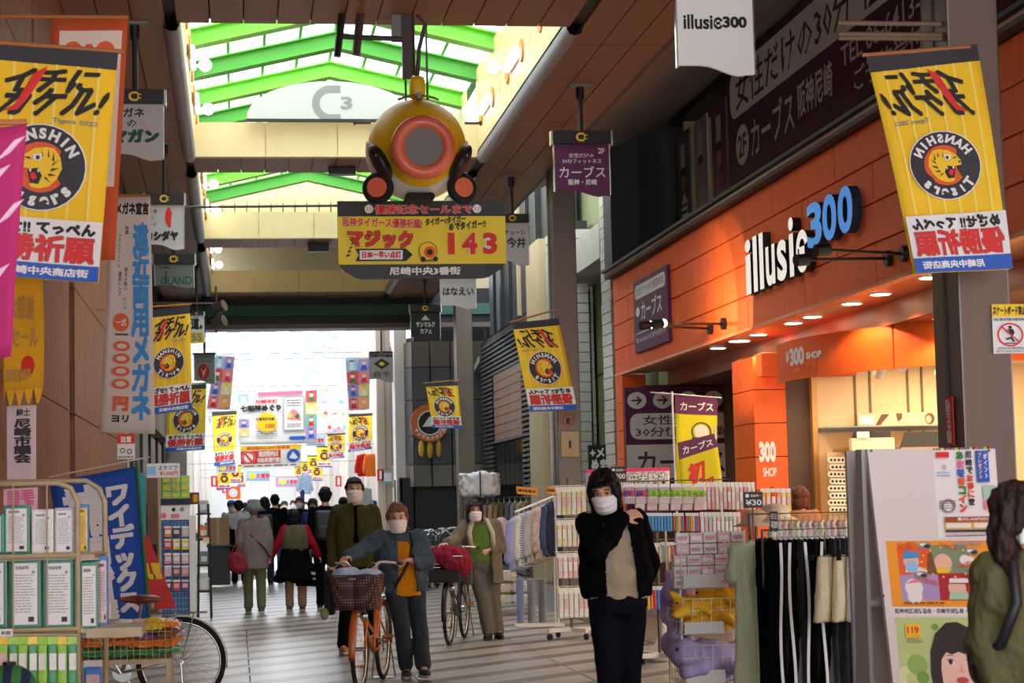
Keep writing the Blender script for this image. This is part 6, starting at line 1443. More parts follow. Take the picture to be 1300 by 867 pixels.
# far bicycle pushed by the blue jacket person
bicycle('far bicycle pushed by the person in the navy cap', (P(402, 690, 39.2).x, 39.2, 0), -PI/2-.2, blackm, blackm, blackm, basket='wire')
# ================================================================ noticeboard with posters
nb = thing('notice_board', 'tall white A-frame noticeboard with posters in front of the shop', 'board', (0, 0, 0))
TL, TR = P(1101, 570, 9.0), P(1259, 568, 9.0); BLt = P(1134, 867, 8.66)
dirv = (BLt-TL); sc_ = (TL.z-.05)/(TL.z-BLt.z); BL = TL+dirv*sc_; BR = BL+(TR-TL)
wb = flat('board_white', 222, 218, 212, rough=.45)
M().prism([BL, BR, TR, TL], (0, .03, 0)).build('front_panel', wb, nb, fix=True)
gb = flat('board_grey_edge', 178, 172, 164, rough=.5)
M().hexa([V(TL.x-.02, TL.y+.03, 0), V(TL.x+.0, TL.y+.03, 0), V(TL.x+.0, TL.y+.30, 0), V(TL.x-.02, TL.y+.30, 0), V(TL.x-.02, TL.y+.03, TL.z), V(TL.x+.0, TL.y+.03, TL.z), V(TL.x+.0, TL.y+.12, TL.z), V(TL.x-.02, TL.y+.12, TL.z)]).build('side_panel', gb, nb)
M().box((TL.x-.02, TL.y+.26, 0), (TR.x, TL.y+.29, TL.z)).build('rear_panel', gb, nb)
M().box((TL.x, TL.y+.03, .95), (TR.x, TL.y+.26, .98)).build('shelf', gb, nb)
M().ball(P(1121, 756, 8.75)+V(0, -.01, 0), .006, 8, 6).build('screw', steel, nb); M().ball(P(1255, 572, 8.99)+V(0, -.005, 0), .006, 8, 6).build('screw', steel, nb); M().ball(P(1106, 572, 8.99)+V(0, -.005, 0), .006, 8, 6).build('screw', steel, nb)
rebase(nb)
nrm = (BR-BL).cross(TL-BL).normalized()
def on_board(px, py):                             # board plane point under a pixel
    d = ray(px, py); o = V(0, 0, CAMZ); tt = (TL-o).dot(nrm)/d.dot(nrm); return o+d*tt
def poster(label, c, draw, m=paper):
    TLp, TRp, BRp, BLp = [on_board(*q)+nrm*.002 for q in c]
    t = thing('poster', label, 'poster', (0, 0, 0)); q = quad_face(BLp, BRp, TRp, TLp, 0)
    M().sheet(lambda u, v: q.fn(u, v, 0), 1, 1, -nrm*.0015).build('sheet', m, t); q.k = 0
    class _F: pass
    q.lift = lambda: (setattr(q, 'k', q.k+1), .0003*q.k)[1]
    q.dl = .00006; draw(q); q.flush(t, 'print'); return rebase(t)
def dcoin(f):
    for i in range(22): f.rect(.01+.0445*i, .975, .045+.0445*i, .998, [red, blue, green, yel, black][i % 5], 1, 1); f.rect(.11+.04*i, .01, .14+.04*i, .025, [red, blue, green, orng, black][i % 5], 1, 1)
    for ch, c, y in zip('あま咲きコイン', (green, pink, blue, orng, green, orng, red), range(7)): f.text(ch, .36, .86-.098*y, .47, .945-.098*y, c, .06)
    for ch, c, y in zip('尼崎でお得に!', (char, char, char, red, red, red, char), range(7)): f.text(ch, .50, .87-.088*y, .60, .945-.088*y, c, .04)
    f.rect(.66, .60, .86, .95, blue, 1, 1); f.text('ポイント', .78, .64, .84, .92, paper, .03, vert=True); f.text('プレゼント', .69, .63, .75, .93, yel, .03, vert=True)
    f.rect(.03, .88, .24, .94, red, 1, 1); f.disc(.15, .77, .03, grey, r2=.018); f.lines(.03, .66, .24, .72, 2, lblue); f.disc(.18, .34, .11, grey); f.disc(.17, .33, .07, paper); f.lines(.03, .30, .3, .40, 4, char)
    f.rrect(.74, .42, .95, .56, .03, flat('mint', 170, 210, 180)); f.rrect(.74, .29, .95, .40, .03, pal[0]); f.rect(.1, .16, .98, .215, flat('rust_print', 160, 70, 40), 1, 1); f.text('最大5,000円分お得', .3, .17, .9, .205, paper, .03)
    f.rect(.1, .085, .52, .15, yel, 1, 1); f.rect(.54, .085, .98, .15, yel, 1, 1); f.rect(.12, .095, .5, .14, paper, 1, 1); f.rect(.56, .095, .96, .14, paper, 1, 1); f.rect(.1, .045, .98, .07, char, 1, 1)
poster('white poster with colourful vertical characters about a local coin, top of the noticeboard', [(1183, 569), (1263, 568), (1271, 682), (1191, 683)], dcoin)
def dcar(f):
    skn = flat('cartoon_skin', 236, 190, 160)
    f.rect(.10, .48, .42, .90, flat('car_orange', 232, 96, 30), 1, 1); f.rect(.42, .5, .76, .93, flat('car_sage', 130, 146, 116), 1, 1); f.rect(.10, .09, .46, .48, flat('car_lilac', 172, 156, 204), 1, 1); f.rect(.46, .09, .90, .50, flat('car_crimson', 176, 24, 44), 1, 1)
    f.poly([(.16, .52), (.40, .52), (.30, .60), (.16, .58)], paper); f.disc(.22, .68, .075, skn); f.poly([(.13, .72), (.31, .74), (.28, .86), (.24, .80), (.20, .88), (.16, .80)], lblue); f.disc(.22, .60, .06, pal[1])
    f.disc(.52, .66, .085, skn); f.poly([(.44, .60), (.60, .56), (.56, .50), (.46, .50)], yel); f.poly([(.36, .5), (.46, .48), (.42, .82), (.38, .8)], flat('car_brown', 120, 80, 40)); f.disc(.73, .70, .05, paper); f.disc(.78, .69, .04, paper)
    f.disc(.22, .28, .085, paper); f.disc(.22, .15, .07, paper); f.poly([(.14, .34), (.3, .36), (.24, .42)], pal[0]); f.disc(.63, .27, .085, skn); f.rrect(.56, .34, .74, .42, .02, paper); f.poly([(.54, .1), (.74, .1), (.72, .22), (.56, .22)], flat('mint', 0, 0, 0)); f.poly([(.76, .3), (.82, .42), (.84, .3), (.80, .22)], skn); f.rect(.56, .335, .74, .35, char, 1, 1)
    for u, v in ((.36, .92), (.80, .82), (.30, .47), (.80, .50)):
        f.disc(u, v, .065, grey, rv=.055); f.disc(u-.012, v+.015, .035, paper, rv=.022); f.disc(u+.02, v-.01, .03, char, rv=.03)
    for a in range(14):
        th_ = 2*PI*a/14; f.disc(.56+.25*math.cos(th_), .66+.23*math.sin(th_), .011, yel, 8)
    f.text('火の用心', .10, .88, .28, .97, orng, .05, rise=.03); f.text('ピカピカ', .5, .88, .66, .93, orng, .05, rise=-.06); f.text('ゴシゴシ', .66, .58, .78, .66, orng, .05, rise=.06); f.text('ソロソロ', .28, .33, .44, .40, orng, .05, rise=-.04)
    f.lines(.62, .90, .92, .98, 2, lblue, seed=3); f.rect(.85, .62, .98, .76, paper, 1, 1); f.lines(.1, .02, .5, .06, 1, flat('car_brown', 0, 0, 0), h=.6)
poster('orange cartoon poster of small figures in coloured squares, middle of the noticeboard', [(1124, 687), (1258, 686), (1266, 770), (1133, 770)], dcar, flat('poster_orange', 244, 160, 28))
def dstrip(f): f.text('阪神地区消防協会・尼崎市消防局・尼崎市消防団', .02, .2, .98, .85, char, .03)
poster('thin white strip with one line of black characters between two posters', [(1133, 771), (1266, 771), (1267, 781), (1134, 781)], dstrip)
def dgirl(f):
    gn = [flat('leaf_%d' % i, *c) for i, c in enumerate([(150, 190, 96), (196, 216, 140), (120, 164, 80), (220, 230, 180)])]
    rr = random.Random(4)
    for i in range(26): f.disc(rr.uniform(0.05, .62), rr.uniform(.1, .95), rr.uniform(.04, .14), gn[rr.randrange(4)], 14)
    hr = flat('print_hair', 34, 28, 30); sk = flat('print_skin', 240, 204, 186)
    mv = lambda v: 0 if v <= 0 else (.46+(v-.17)*.51 if v < .475 else .615+(v-.475)*.75)
    P0, D0 = f.poly, f.disc
    f.poly = lambda pts, m, lift=None: P0([(u, mv(v)) for u, v in pts], m); f.disc = lambda u, v, r, m, **k: D0(u, mv(v), r, m, **k)
    f.poly([(.42, 0), (.36, .3), (.38, .6), (.46, .80), (.60, .92), (.74, .93), (.88, .86), (.97, .7), (1, .4), (1, 0)], hr)
    f.poly([(.52, .0), (.49, .35), (.52, .62), (.93, .62), (.95, .35), (.92, .0)], sk); f.poly([(.50, .50), (.49, .70), (.70, .80), (.92, .72), (.95, .52), (.88, .585), (.80, .56), (.72, .59), (.64, .56), (.57, .585)], hr)
    for u in (.61, .84): f.disc(u, .475, .055, paper, rv=.022); f.disc(u, .477, .026, hr, rv=.022); f.poly([(u-.065, .485), (u, .512), (u+.065, .485), (u, .497)], hr); f.poly([(u-.07, .54), (u, .56), (u+.06, .545), (u, .55)], hr)
    f.poly([(.70, .30), (.76, .30), (.745, .44), (.725, .44)], flat('print_shade', 226, 180, 160)); f.disc(.73, .17, .075, flat('print_lip', 196, 70, 80), rv=.028)
    f.poly, f.disc = P0, D0
    f.rrect(.10, .82, .28, .94, .02, yel); f.text('119', .12, .855, .26, .915, red, .04); f.lines(.12, .835, .27, .845, 1, char); f.lines(.10, .775, .30, .805, 2, char)
poster('portrait poster of a long-haired girl on green with a 119 badge, lowest on the noticeboard', [(1136, 784), (1240, 783.5), (1257, 935), (1152, 935)], dgirl, flat('poster_green', 190, 212, 140))
# ================================================================ street flags and banners by the porch
def nob(label, co, Y, top, px_pole, face2=False):
    def dr(f):
        f.rect(0, .80 if not face2 else .72, 1, 1, purp, 4, 2); f.text('カーブス', .12, .84 if not face2 else .78, .9, .93 if not face2 else .92, paper, .02)
        if not face2:
            f.disc(.62, .62, .24, black, r2=.21); f.disc(.62, .62, .17, paper); f.rect(.4, .52, .8, .56, purp, 1, 1)
        else:
            f.disc(.5, .12, .3, paper, 16) if 0 else None; f.text('初', .22, .22, .62, .58, red, .05); f.text('回', .5, .02, .8, .2, red, .04)
    t = cloth_banner('nobori_flag', label, co, Y, flat('lemon_cloth', 226, 212, 30, rough=.8), dr, .04, cat='flag')
    return t
yf_ = 24.0
t = nob('purple and yellow studio flag on a white pole before the arrow board', [(857, 501), (911, 503), (908, 625), (858, 622)], yf_, 0, 853)
a = P(853, 497, yf_)-t.location; b = V(a.x+.03, 0, -t.location.z+.02); M().cyl(a, b, .014, 8).cyl(P(826, 498, yf_)-t.location, P(916, 505, yf_)-t.location, .008, 6).build('pole', white, t)
M().lathe([(.22, 0), (.22, .04), (.03, .07)], 20, Matrix.Translation((b.x, 0, -t.location.z))).build('base', white, t)
t = nob('tilted yellow studio flag with a red character, lower of the two', [(860, 562), (908, 550), (917, 612), (865, 640)], 21.5, 0, 912, True)
a = P(907, 540, 21.5)-t.location; b = P(924, 640, 21.5)-t.location; b.z = -t.location.z+.02; M().cyl(a, b, .013, 8).build('pole', white, t)
def dwel(f): f.rect(0, .82, 1, 1, flat('hot_pink', 240, 60, 110), 4, 1); f.text('ポイント倍大歓迎', .02, .08, .98, .76, paper, .03, outline=char, ow=.05)
cloth_banner('welcome_banner', 'white and pink welcome banner strung above the pouch stands', [(744, 596), (850, 593), (850, 619), (744, 620)], 19.0, flat('pale_rose_cloth', 240, 214, 216), dwel, .0)
def dorp(f): f.lines(.1, .3, .9, .7, 1, char, h=.8); f.rect(.05, .1, .95, .2, yel, 1, 1)
for j, co in enumerate(([(655, 617), (683, 620), (683, 629), (656, 627)], [(694, 617), (706, 618), (706, 628), (694, 627)])):
    t = cloth_banner('price_placard', ['orange placard above the pale shirts rail', 'orange placard cut off behind the cream pouch tower'][j], co, 23.5, flat('placard_orange', 224, 140, 30), dorp, 0, cat='sign')
    M().cyl((0, .01, 0), (0, .01, -t.location.z+1.45), .006, 6).build('stem', steel, t)
def price(label, x0, y0, x1, y1, Y, txt, zf, big=True):
    a = P(x0, y1, Y); b = P(x1, y0, Y); t = thing('price_sign', label, 'sign', (a.x, Y, a.z)); W = b.x-a.x; H = b.z-a.z
    M().box((0, 0, 0), (W, .006, H)).build('card', flat('price_brown', 58, 40, 32), t); f = plane_face((0, -.001, 0), (1, 0, 0), (0, 0, 1), W, H)
    f.disc(.2, .76, .1, paper); f.text('全品均一', .36, .68, .92, .84, paper, .02) if W > H else f.lines(.1, .6, .9, .9, 3, paper); f.text(txt, .1, .16, .92, .52, paper, .02); f.flush(t); M().cyl((W/2, .012, H*.5), (W/2, .012, zf-a.z), .006, 6).build('stem', steel, t); return t
price('brown price card reading 300 yen over the pouch stand beside the black-haired woman', 775, 592, 795, 611, 17.2, '¥300', 1.3)
price('brown price card reading 30 yen above the pink boxes', 944, 624, 968, 645, 13.2, '¥30', 1.2)
price('narrow dark price card hanging on the skirt rail', 978, 649, 987, 675, 12.6, '¥300', 1.3)
# ================================================================ goods
def mmesh(m_, name):
    me = bpy.data.meshes.new(name); me.from_pydata(m_.v, [], m_.f); me.update(); me.materials.append(None); return me
def vmesh(prims, vox, name, **k):
    me = vol(prims, vox, name, **k); me.materials.append(None); return me
wm = flat('clear_pack', 226, 220, 212, rough=.25)
cols = {n: flat('pack_'+n, *c, rough=.35, var=.15, scale=30) for n, c in dict(cream=(226, 212, 176), pink=(226, 186, 186), rose=(214, 150, 160), white=(224, 222, 216), blue=(60, 130, 210), lime=(150, 200, 60), yellow=(238, 200, 50), orange=(236, 130, 40), red=(214, 56, 50), green=(60, 150, 90), teal=(60, 160, 170), purple=(110, 80, 150), silver=(190, 190, 194), black=(40, 38, 40), navy=(50, 60, 110), brown=(130, 90, 64), mint=(170, 204, 180), magenta=(220, 70, 130)).items()}
_pk = {}
def pack(label, loc, w_, h, d, m, group, rz=0, head=paper, cat='pouch', name='hanging_pouch'):
    """hanging pack: body with soft edges and a header card; hangs from loc (top)"""
    k = (round(w_, 3), round(h, 3), round(d, 3))
    if k not in _pk:
        b = mmesh(M().bbox((-w_/2, -d/2, -h), (w_/2, d/2, -h*.16), min(w_, d)*.35), 'pack_body'); c = mmesh(M().box((-w_/2, -.003, -h*.2), (w_/2, .003, 0)), 'header_card')
        l = mmesh(M().box((-w_*.36, -d/2-.003, -h*.7), (w_*.36, -d/2-.0005, -h*.35)), 'print_label'); _pk[k] = (b, c, l)
    t = thing(name, label, cat, loc, rz, group); b, c, l = _pk[k]
    piece('pack_body', b, t, mt=m); piece('header_card', c, t, mt=head)
    if w_ > .03: piece('print_label', l, t, mt=random.choice([paper, cols['pink'], cols['white']]))
    return t
wire = M
def grid(m_, a, b, c, nu, nv, r=.003):
    """wire grid over the parallelogram a, a+b, a+c"""
    a, b, c = V(*a), V(*b), V(*c)
    for i in range(nu+1): m_.tube([a+b*i/nu, a+b*i/nu+c], r, 4)
    for j in range(nv+1): m_.tube([a+c*j/nv, a+c*j/nv+b], r, 4)
def stand_base(label, x, y, H, name='display_stand', m=steel):
    t = thing(name, label, 'rack', (x, y, 0)); M().cyl((0, 0, .10), (0, 0, H), .017, 10).build('pole', m, t)
    for a in range(4):
        c, s_ = math.cos(a*PI/2+.4), math.sin(a*PI/2+.4); g = M().box((-.02, 0, .08), (.02, .30, .12), rz=0).build('foot', whitem, t); g.rotation_euler = (0, 0, a*PI/2+.4)
        cs = M().cyl((-.012, .28, .035), (.012, .28, .035), .034, 12).build('caster', rubber, g)
    return t
# ---- pouch tower of cream packs
Y = 20.9; ppm = 2500/Y; tx = P(724, 640, Y).x
t = stand_base('white wheeled tower with four tiers of cream pouches beside the black-haired woman', tx, Y+.1, 1.72)
tiers = [(618, 36, 'cream'), (660, 34, 'cream'), (702, 32, 'pink'), (746, 38, 'white')]
for k, (py, hh, cn) in enumerate(tiers):
    z = P(724, py, Y).z; m_ = M()
    for dx in (-.15, -.05, .05, .15): m_.tube([V(dx, .1, z+.01), V(dx, -.14, z+.01)], .004, 5)
    m_.tube([V(-.17, -.02, z+.012), V(.17, -.02, z+.012)], .005, 5); m_.build('peg_arm', whitem, t)
    for i in range(6):
        for j in range(2):
            pack(f'slim {cn} pouch hanging on the {["top", "second", "third", "lowest"][k]} tier of the cream pouch tower', (tx-.135+.054*i, Y-.05+.06*j, z), .048, hh/ppm, .03, cols[cn if (i+k) % 3 else 'white'], f'{cn} pouches on the {["top", "second", "third", "lowest"][k]} tier of the pouch tower')
# ---- coloured pouch stand behind the woman
Y = 17.1; ppm = 2500/Y
t = stand_base('silver pole stand with four tiers of coloured pouches behind the black-haired woman', P(838, 700, Y).x, Y+.12, 1.62)
px0 = t.location.x
for z in (612, 650, 687, 743):
    zz = P(838, z, Y).z; m_ = M().tube([V(-.36, 0, zz+.012), V(.62, 0, zz+.012)], .006, 6)
    for dx in (-.3, -.15, 0, .15, .3, .45, .6): m_.tube([V(dx, 0, zz+.012), V(dx, -.2, zz+.012)], .004, 5)
    m_.build('peg_arm', steel, t)
def row(px_a, px_b, n, py, hh, names, lb, grp, d=.03, dz=0, ya=0):
    for i in range(n):
        px = px_a+(px_b-px_a)*(i+.5)/n; q = P(px, py, Y+ya); w_ = (px_b-px_a)/n/ppm*.94
        pack(lb, q, w_, hh/ppm, d, cols[names[i % len(names)]], grp, cat='pouch')
for i in range(8):
    q = P(783+15*i, 614, Y-.1); pt = pack('clear pack with '+('blue and pink' if i < 3 else 'lime green')+' spiky balls on the top tier of the pouch stand', q, .095, 26/ppm, .03, mat('clear_film', S(226, 216, 214), .2, alpha=.45), 'ball toy packs on the pouch stand')
    for s_ in (-1, 1):
        b = M().ball((s_*.024, -.02, -.085), .024, 10, 8)
        for a in range(8): b.ball((s_*.024+.024*math.cos(a*.8), -.035+.006*math.sin(a), -.085+.024*math.sin(a*.8)), .008, 6, 4)
        b.build('ball', cols['purple' if i < 3 and s_ < 0 else ('magenta' if i < 3 else 'lime')], pt, True)
for i in range(6):
    q = P(812+15*i, 630, Y-.02); pack('blush packet behind the spiky ball toys', q, .09, 18/ppm, .02, cols['pink'], 'blush packets behind the ball toys')
row(886, 958, 14, 612, 36, ['cream', 'white', 'pink', 'rose'], 'slim pale pouch on the top tier behind the pink boxes', 'pale pouches on the top tier', .04, ya=.02)
row(818, 853, 9, 651, 24, ['blue', 'blue', 'teal'], 'slim blue stick pack on the second tier of the pouch stand', 'blue stick packs')
for i, (a, b) in enumerate(((854, 868), (870, 887))):
    row(a, b, 6, 651, 24, ['red', 'green', 'orange', 'yellow', 'blue', 'magenta'], ['rainbow stick set beside the blue stick packs', 'rainbow stick set beside the pale zip pouches'][i], 'rainbow stick sets')
row(888, 940, 10, 650, 34, ['white', 'silver', 'mint', 'white', 'pink'], 'pale zip pouch on the second tier behind the pink boxes', 'pale zip pouches')
row(838, 872, 8, 688, 26, ['teal', 'yellow', 'cream', 'red', 'blue', 'lime'], 'striped stick pack on the third tier of the pouch stand', 'striped stick packs')
row(812, 858, 11, 744, 30, ['green', 'lime', 'yellow', 'orange', 'red', 'blue', 'blue', 'teal', 'green', 'lime', 'magenta'], 'bright folder on the lowest tier of the pouch stand', 'bright folders on the lowest tier')
row(812, 840, 6, 689, 26, ['cream', 'white', 'yellow'], 'pale stick pack on the third tier beside the striped packs', 'pale stick packs')
q = P(846, 822, 17.8); wbs = thing('water_weight', 'white plastic water-filled banner base on the shop floor', 'base', (q.x, 17.8, 0)); M().lathe([(.2, 0), (.2, .06), (.1, .16), (.05, .3), (.03, .34)], 16).build('base_body', white, wbs, True)
# ---- white wire basket rack with boxes and plush toys
Y = 14.3; ppm = 2500/Y; A = P(868, 700, Y); B = P(938, 700, Y); zt, z1, z2, z3 = [P(900, y, Y).z for y in (680, 746, 804, 866)]
t = thing('wire_basket_rack', 'white wire basket rack of pink boxes and plush toys before the green dress', 'rack', ((A.x+B.x)/2, Y+.2, 0)); W = (B.x-A.x)/2+.04
m_ = M()
for sx in (-W, W):
    for sy in (-.22, .22): m_.cyl((sx, sy, .06), (sx, sy, zt+.04), .008, 8)
m_.build('frame', whitem, t)
for (za, zb_, nm) in ((z1, zt, 'top'), (z2, z1, 'mid'), (z3, z2, 'low'), (z3-.34, z3, 'base')):
    b = M(); h = (zb_-za)*.78
    grid(b, (-W, -.26, za), (2*W, 0, 0), (0, -.05, h), 7, 3); grid(b, (-W, -.26, za), (2*W, 0, 0), (0, .5, 0), 7, 4); grid(b, (-W, -.26, za), (0, .5, 0), (0, 0, h), 5, 3); grid(b, (W, -.26, za), (0, .5, 0), (0, 0, h), 5, 3)
    b.build('wire_basket', whitem, t)
    if nm != 'base': M().box((-W*.98, -.31, za+h*.02), (W*.2, -.3, za+h*.35)).build('price_rail', mat('clear_rail', S(232, 228, 224), .15, alpha=.7), t)
for sx in (-W, W):
    for sy in (-.2, .2): M().cyl((sx, sy-.012, .03), (sx, sy+.012, .03), .03, 12).build('caster', rubber, t)
bm_ = mmesh(M().bbox((-.048, -.03, 0), (.048, .03, .075), .003), 'box'); lbm = mmesh(M().box((-.036, -.031, .02), (.036, -.0302, .05)), 'label')
bxz = [z1+.005+.082*r for r in range(5)]
for r in range(5):
    for c in range(5):
        for dpt in range(1):
            px = 855+17.5*c+(4 if r > 2 else 0); q = P(px+6, 700, Y); cn = ['white', 'pink', 'white', 'white', 'pink'][(r*2+c) % 5]
            b = thing('small_box', f'small {"blush pink" if cn == "pink" else "white"} box stacked in the top wire basket', 'box', (q.x, Y-.02, bxz[r]), random.uniform(-.05, .05), 'small cosmetic boxes in the top basket')
            piece('box_body', bm_, b, mt=cols[cn]); piece('label', lbm, b, mt=cols['rose'] if cn == 'white' else paper)
ply = cloth('yellow_plush', (236, 180, 50), .06); plp = cloth('lilac_plush', (166, 150, 190), .06)
def plush(label, px, py, Y, m, kind, rz=0, sc=1.0):
    if kind == 'fish': pr = [('e', (0, 0, .10), (.20, .11, .10)), ('c', (.12, 0, .14), .07, (.26, 0, .20), .03), ('c', (-.12, -.05, .08), .06, (-.24, -.1, .05), .025), ('c', (-.02, -.08, .15), .05, (.1, -.14, .06), .03), ('c', (-.10, .02, .16), .05, (-.2, .02, .24), .025)]
    else: pr = [('e', (0, 0, .10), (.17, .12, .11)), ('e', (-.14, -.03, .13), (.09, .09, .09)), ('c', (-.05, -.1, .05), .05, (-.16, -.14, .03), .04), ('c', (.1, -.08, .05), .05, (.18, -.13, .03), .04), ('c', (-.18, 0, .2), .03, (-.2, 0, .25), .025), ('c', (.15, 0, .14), .04, (.24, 0, .2), .03)]
    q = P(px, py, Y); t = thing('plush_toy', label, 'plush', (q.x, Y, q.z), rz, 'plush toys in the wire basket rack'); t.scale = (sc, sc, sc)
    o = bpy.data.objects.new('toy_body', vol(pr, .015, 'toy', fold=.012)); COL.objects.link(o); o.parent = t; o.data.materials.append(m)
    M().ball((-.20, -.10, .16), .012, 8, 6).build('eye', blk_plastic, t); return t
plush('yellow plush toy on top of the middle basket heap', 915, 778, 14.4, ply, 'fish'); plush('yellow plush toy at the back of the middle basket', 890, 795, 14.55, ply, 'fish', .5, .95); plush('yellow plush toy lying lowest in the middle basket', 912, 801, 14.35, ply, 'fish', -.2, 1.05); plush('small yellow plush toy squeezed at the basket rim', 880, 786, 14.3, ply, 'fish', .2, .8)
plush('lilac plush toy sprawled in the low basket', 898, 856, 14.35, plp, 'bear', 0, 1.25); plush('lilac plush toy behind the sprawled one in the low basket', 925, 862, 14.5, plp, 'bear', .4, 1.2); plush('lilac plush toy poking over the side basket, upper', 863, 772, 14.7, plp, 'bear', 1.0, 1.1); plush('lilac plush toy in the side basket, lower', 862, 836, 14.7, plp, 'bear', 1.1, 1.1); plush('lilac plush toy half hidden under the upper side one', 866, 800, 14.9, plp, 'bear', .6, 1.0)
# ---- clothes on rails
shirt_me = vmesh([('l', [(0, 0, -.62, .20, .035), (0, 0, -.35, .195, .04), (0, 0, -.1, .20, .035), (0, 0, -.03, .14, .03), (0, 0, .0, .06, .02)]), ('c', (-.17, 0, -.07), .045, (-.25, 0, -.50), .035), ('c', (.17, 0, -.07), .045, (.25, 0, -.50), .035)], .016, 'shirt', fold=.022, fs=(26, 9, 3))
dress_me = vmesh([('l', [(0, 0, -1.08, .22, .04), (0, 0, -.6, .18, .04), (0, 0, -.3, .165, .04), (0, 0, -.08, .17, .035), (0, 0, -.015, .12, .025), (0, 0, .0, .09, .02)]), ('c', (-.15, 0, -.06), .05, (-.22, 0, -.22), .05), ('c', (.15, 0, -.06), .05, (.22, 0, -.22), .05)], .014, 'dress', fold=.02, fs=(16, 9, 2))
pants_me = vmesh([('l', [(0, .0, -.96, .045, .12), (0, 0, -.5, .042, .13), (0, 0, -.1, .036, .15), (0, 0, 0, .03, .15)])], .014, 'hung_trousers', fold=.018, fs=(18, 26, 2))
skirt_me = vmesh([('l', [(0, 0, -.46, .24, .05), (0, 0, -.25, .17, .045), (0, 0, 0, .12, .03)])], .014, 'skirt', fold=.012, fs=(16, 9, 2))
hook_me = mmesh(M().tube([V(0, 0, .0), V(0, 0, .045), V(.012, 0, .06), V(.022, 0, .05)], .003, 5).tube([V(-.16, 0, -.06), V(0, 0, .0), V(.16, 0, -.06)], .006, 5), 'hanger'); clip_me = mmesh(M().tube([V(0, 0, .0), V(0, 0, .045), V(.012, 0, .06)], .003, 5).tube([V(0, -.14, 0), V(0, .14, 0)], .004, 5).box((-.012, -.12, -.03), (.012, -.09, .01)).box((-.012, .09, -.03), (.012, .12, .01)), 'clip_hanger')
hwood = flat('hanger_wood', 170, 116, 70, rough=.4)
def hang(label, me, loc, rz, mt, group, hk=None, hm=white, cat='clothing', name='hanging_garment', sc=1.0):
    t = thing(name, label, cat, loc, rz, group); t.scale = (sc, sc, sc); piece('garment', me, t, mt=mt); piece('hanger', hk or hook_me, t, mt=hm); return t
def stripes(n, c1, c2, ax, sc_): return wave_mat(n, S(*c1), S(*c2), ax, sc_, rough=.85, bump=0)
ms = [cloth('lavender', (150, 152, 196), .06), cloth('pale_lilac_blue', (176, 178, 206), .06), cloth('off_white', (206, 202, 196), .05), stripes('stripe_tee', (210, 208, 204), (110, 110, 116), 'Z', 11), cloth('dove_grey', (168, 170, 178), .05), cloth('oatmeal', (190, 180, 164), .05), cloth('pattern_beige', (186, 166, 156), .3), cloth('pale_pink', (206, 180, 180), .05), cloth('denim_blue', (70, 84, 112), .1), cloth('dark_blue', (44, 52, 74), .1)]
Y = 23.0; a = P(654, 650, Y); b = P(703, 630, Y)
t = thing('slanted_clothes_rail', 'white slanted clothes rail of pale tops between the tiled wall and pouch tower', 'rack', ((a.x+b.x)/2, Y, 0)); ctr = t.location.copy()
A_, B_ = a-ctr, b-ctr
M().tube([V(A_.x, -.06, A_.z), V(B_.x, -.06, B_.z), V(B_.x, .06, B_.z), V(A_.x, .06, A_.z)], .010, 8, True).build('rail', whitem, t)
for s_ in (-.12, .12): M().cyl((B_.x, s_, .05), (B_.x, s_*.5, B_.z), .012, 8).build('post', whitem, t); M().box((-.25, s_-.015, .02), (.30, s_+.015, .05)).build('foot', whitem, t)
nm = ['lavender top', 'pale lilac top', 'off-white top', 'striped long-sleeved top', 'dove grey top', 'oatmeal top', 'patterned beige top', 'pale pink top', 'denim blue top', 'dark blue top']
for i in range(10):
    f_ = i/9; q = a.lerp(b, f_); hang(nm[i]+' on the slanted white rail', shirt_me, (q.x, Y+.02*(i % 2), q.z-.06), PI/2-.55, ms[i], 'tops on the slanted rail', sc=1.0)
for i in range(3): q = P(660+14*i, 735, 23.3); hang(['lavender', 'striped', 'grey'][i]+' trousers hung low under the slanted rail tops', pants_me, (q.x, 23.3, q.z), .4, [ms[0], ms[3], ms[4]][i], 'trousers under the slanted rail', clip_me, sc=.55)
# rail behind with khaki clothes, plastic bedding bag on top, wire cage below
Y = 26.4; a = P(588, 638, Y); b = P(672, 636, Y)
t = thing('clothes_rail', 'dark rail of khaki clothes behind the taupe-coat woman', 'rack', ((a.x+b.x)/2, Y, 0)); w_ = (b.x-a.x)/2; z = a.z+.06
M().tube([V(-w_, 0, .05), V(-w_, 0, z), V(w_, 0, z), V(w_, 0, .05)], .014, 8).build('frame', steel, t)
m_ = M(); grid(m_, (-w_, -.25, .1), (2*w_, 0, 0), (0, 0, .45), 12, 6); grid(m_, (-w_, -.25, .1), (0, .5, 0), (0, 0, .45), 6, 6); m_.build('wire_cage', steel, t)
for i in range(11): q = P(598+7*i, 645, Y); hang(['khaki', 'olive', 'slate', 'grey', 'sand'][i % 5]+' jacket on the dark rail, place %s' % ['one', 'two', 'three', 'four', 'five', 'six', 'seven', 'eight', 'nine', 'ten', 'eleven'][i], shirt_me, (q.x, Y, z-.07), PI/2-.4, cloth('rail_%d' % (i % 5), [(120, 112, 78), (84, 82, 58), (84, 92, 104), (120, 120, 118), (150, 134, 104)][i % 5], .1), 'jackets on the dark rail', sc=.85)
q = P(614, 632, 26.0); t = thing('bedding_bag', 'clear plastic bedding bag lying on top of the dark rail', 'bag', (q.x, 26.4, z+.02)); o = bpy.data.objects.new('bag_body', vmesh([('e', (0, 0, .16), (.28, .2, .17)), ('l', [(0, 0, .02, .27, .2), (0, 0, .3, .27, .2)])], .02, 'bedding', fold=.03, fs=(14, 14, 14))); COL.objects.link(o); o.parent = t; o.data.materials[0] = mat('crinkled_plastic', S(206, 208, 206), .15, bump=.5, bscale=30)
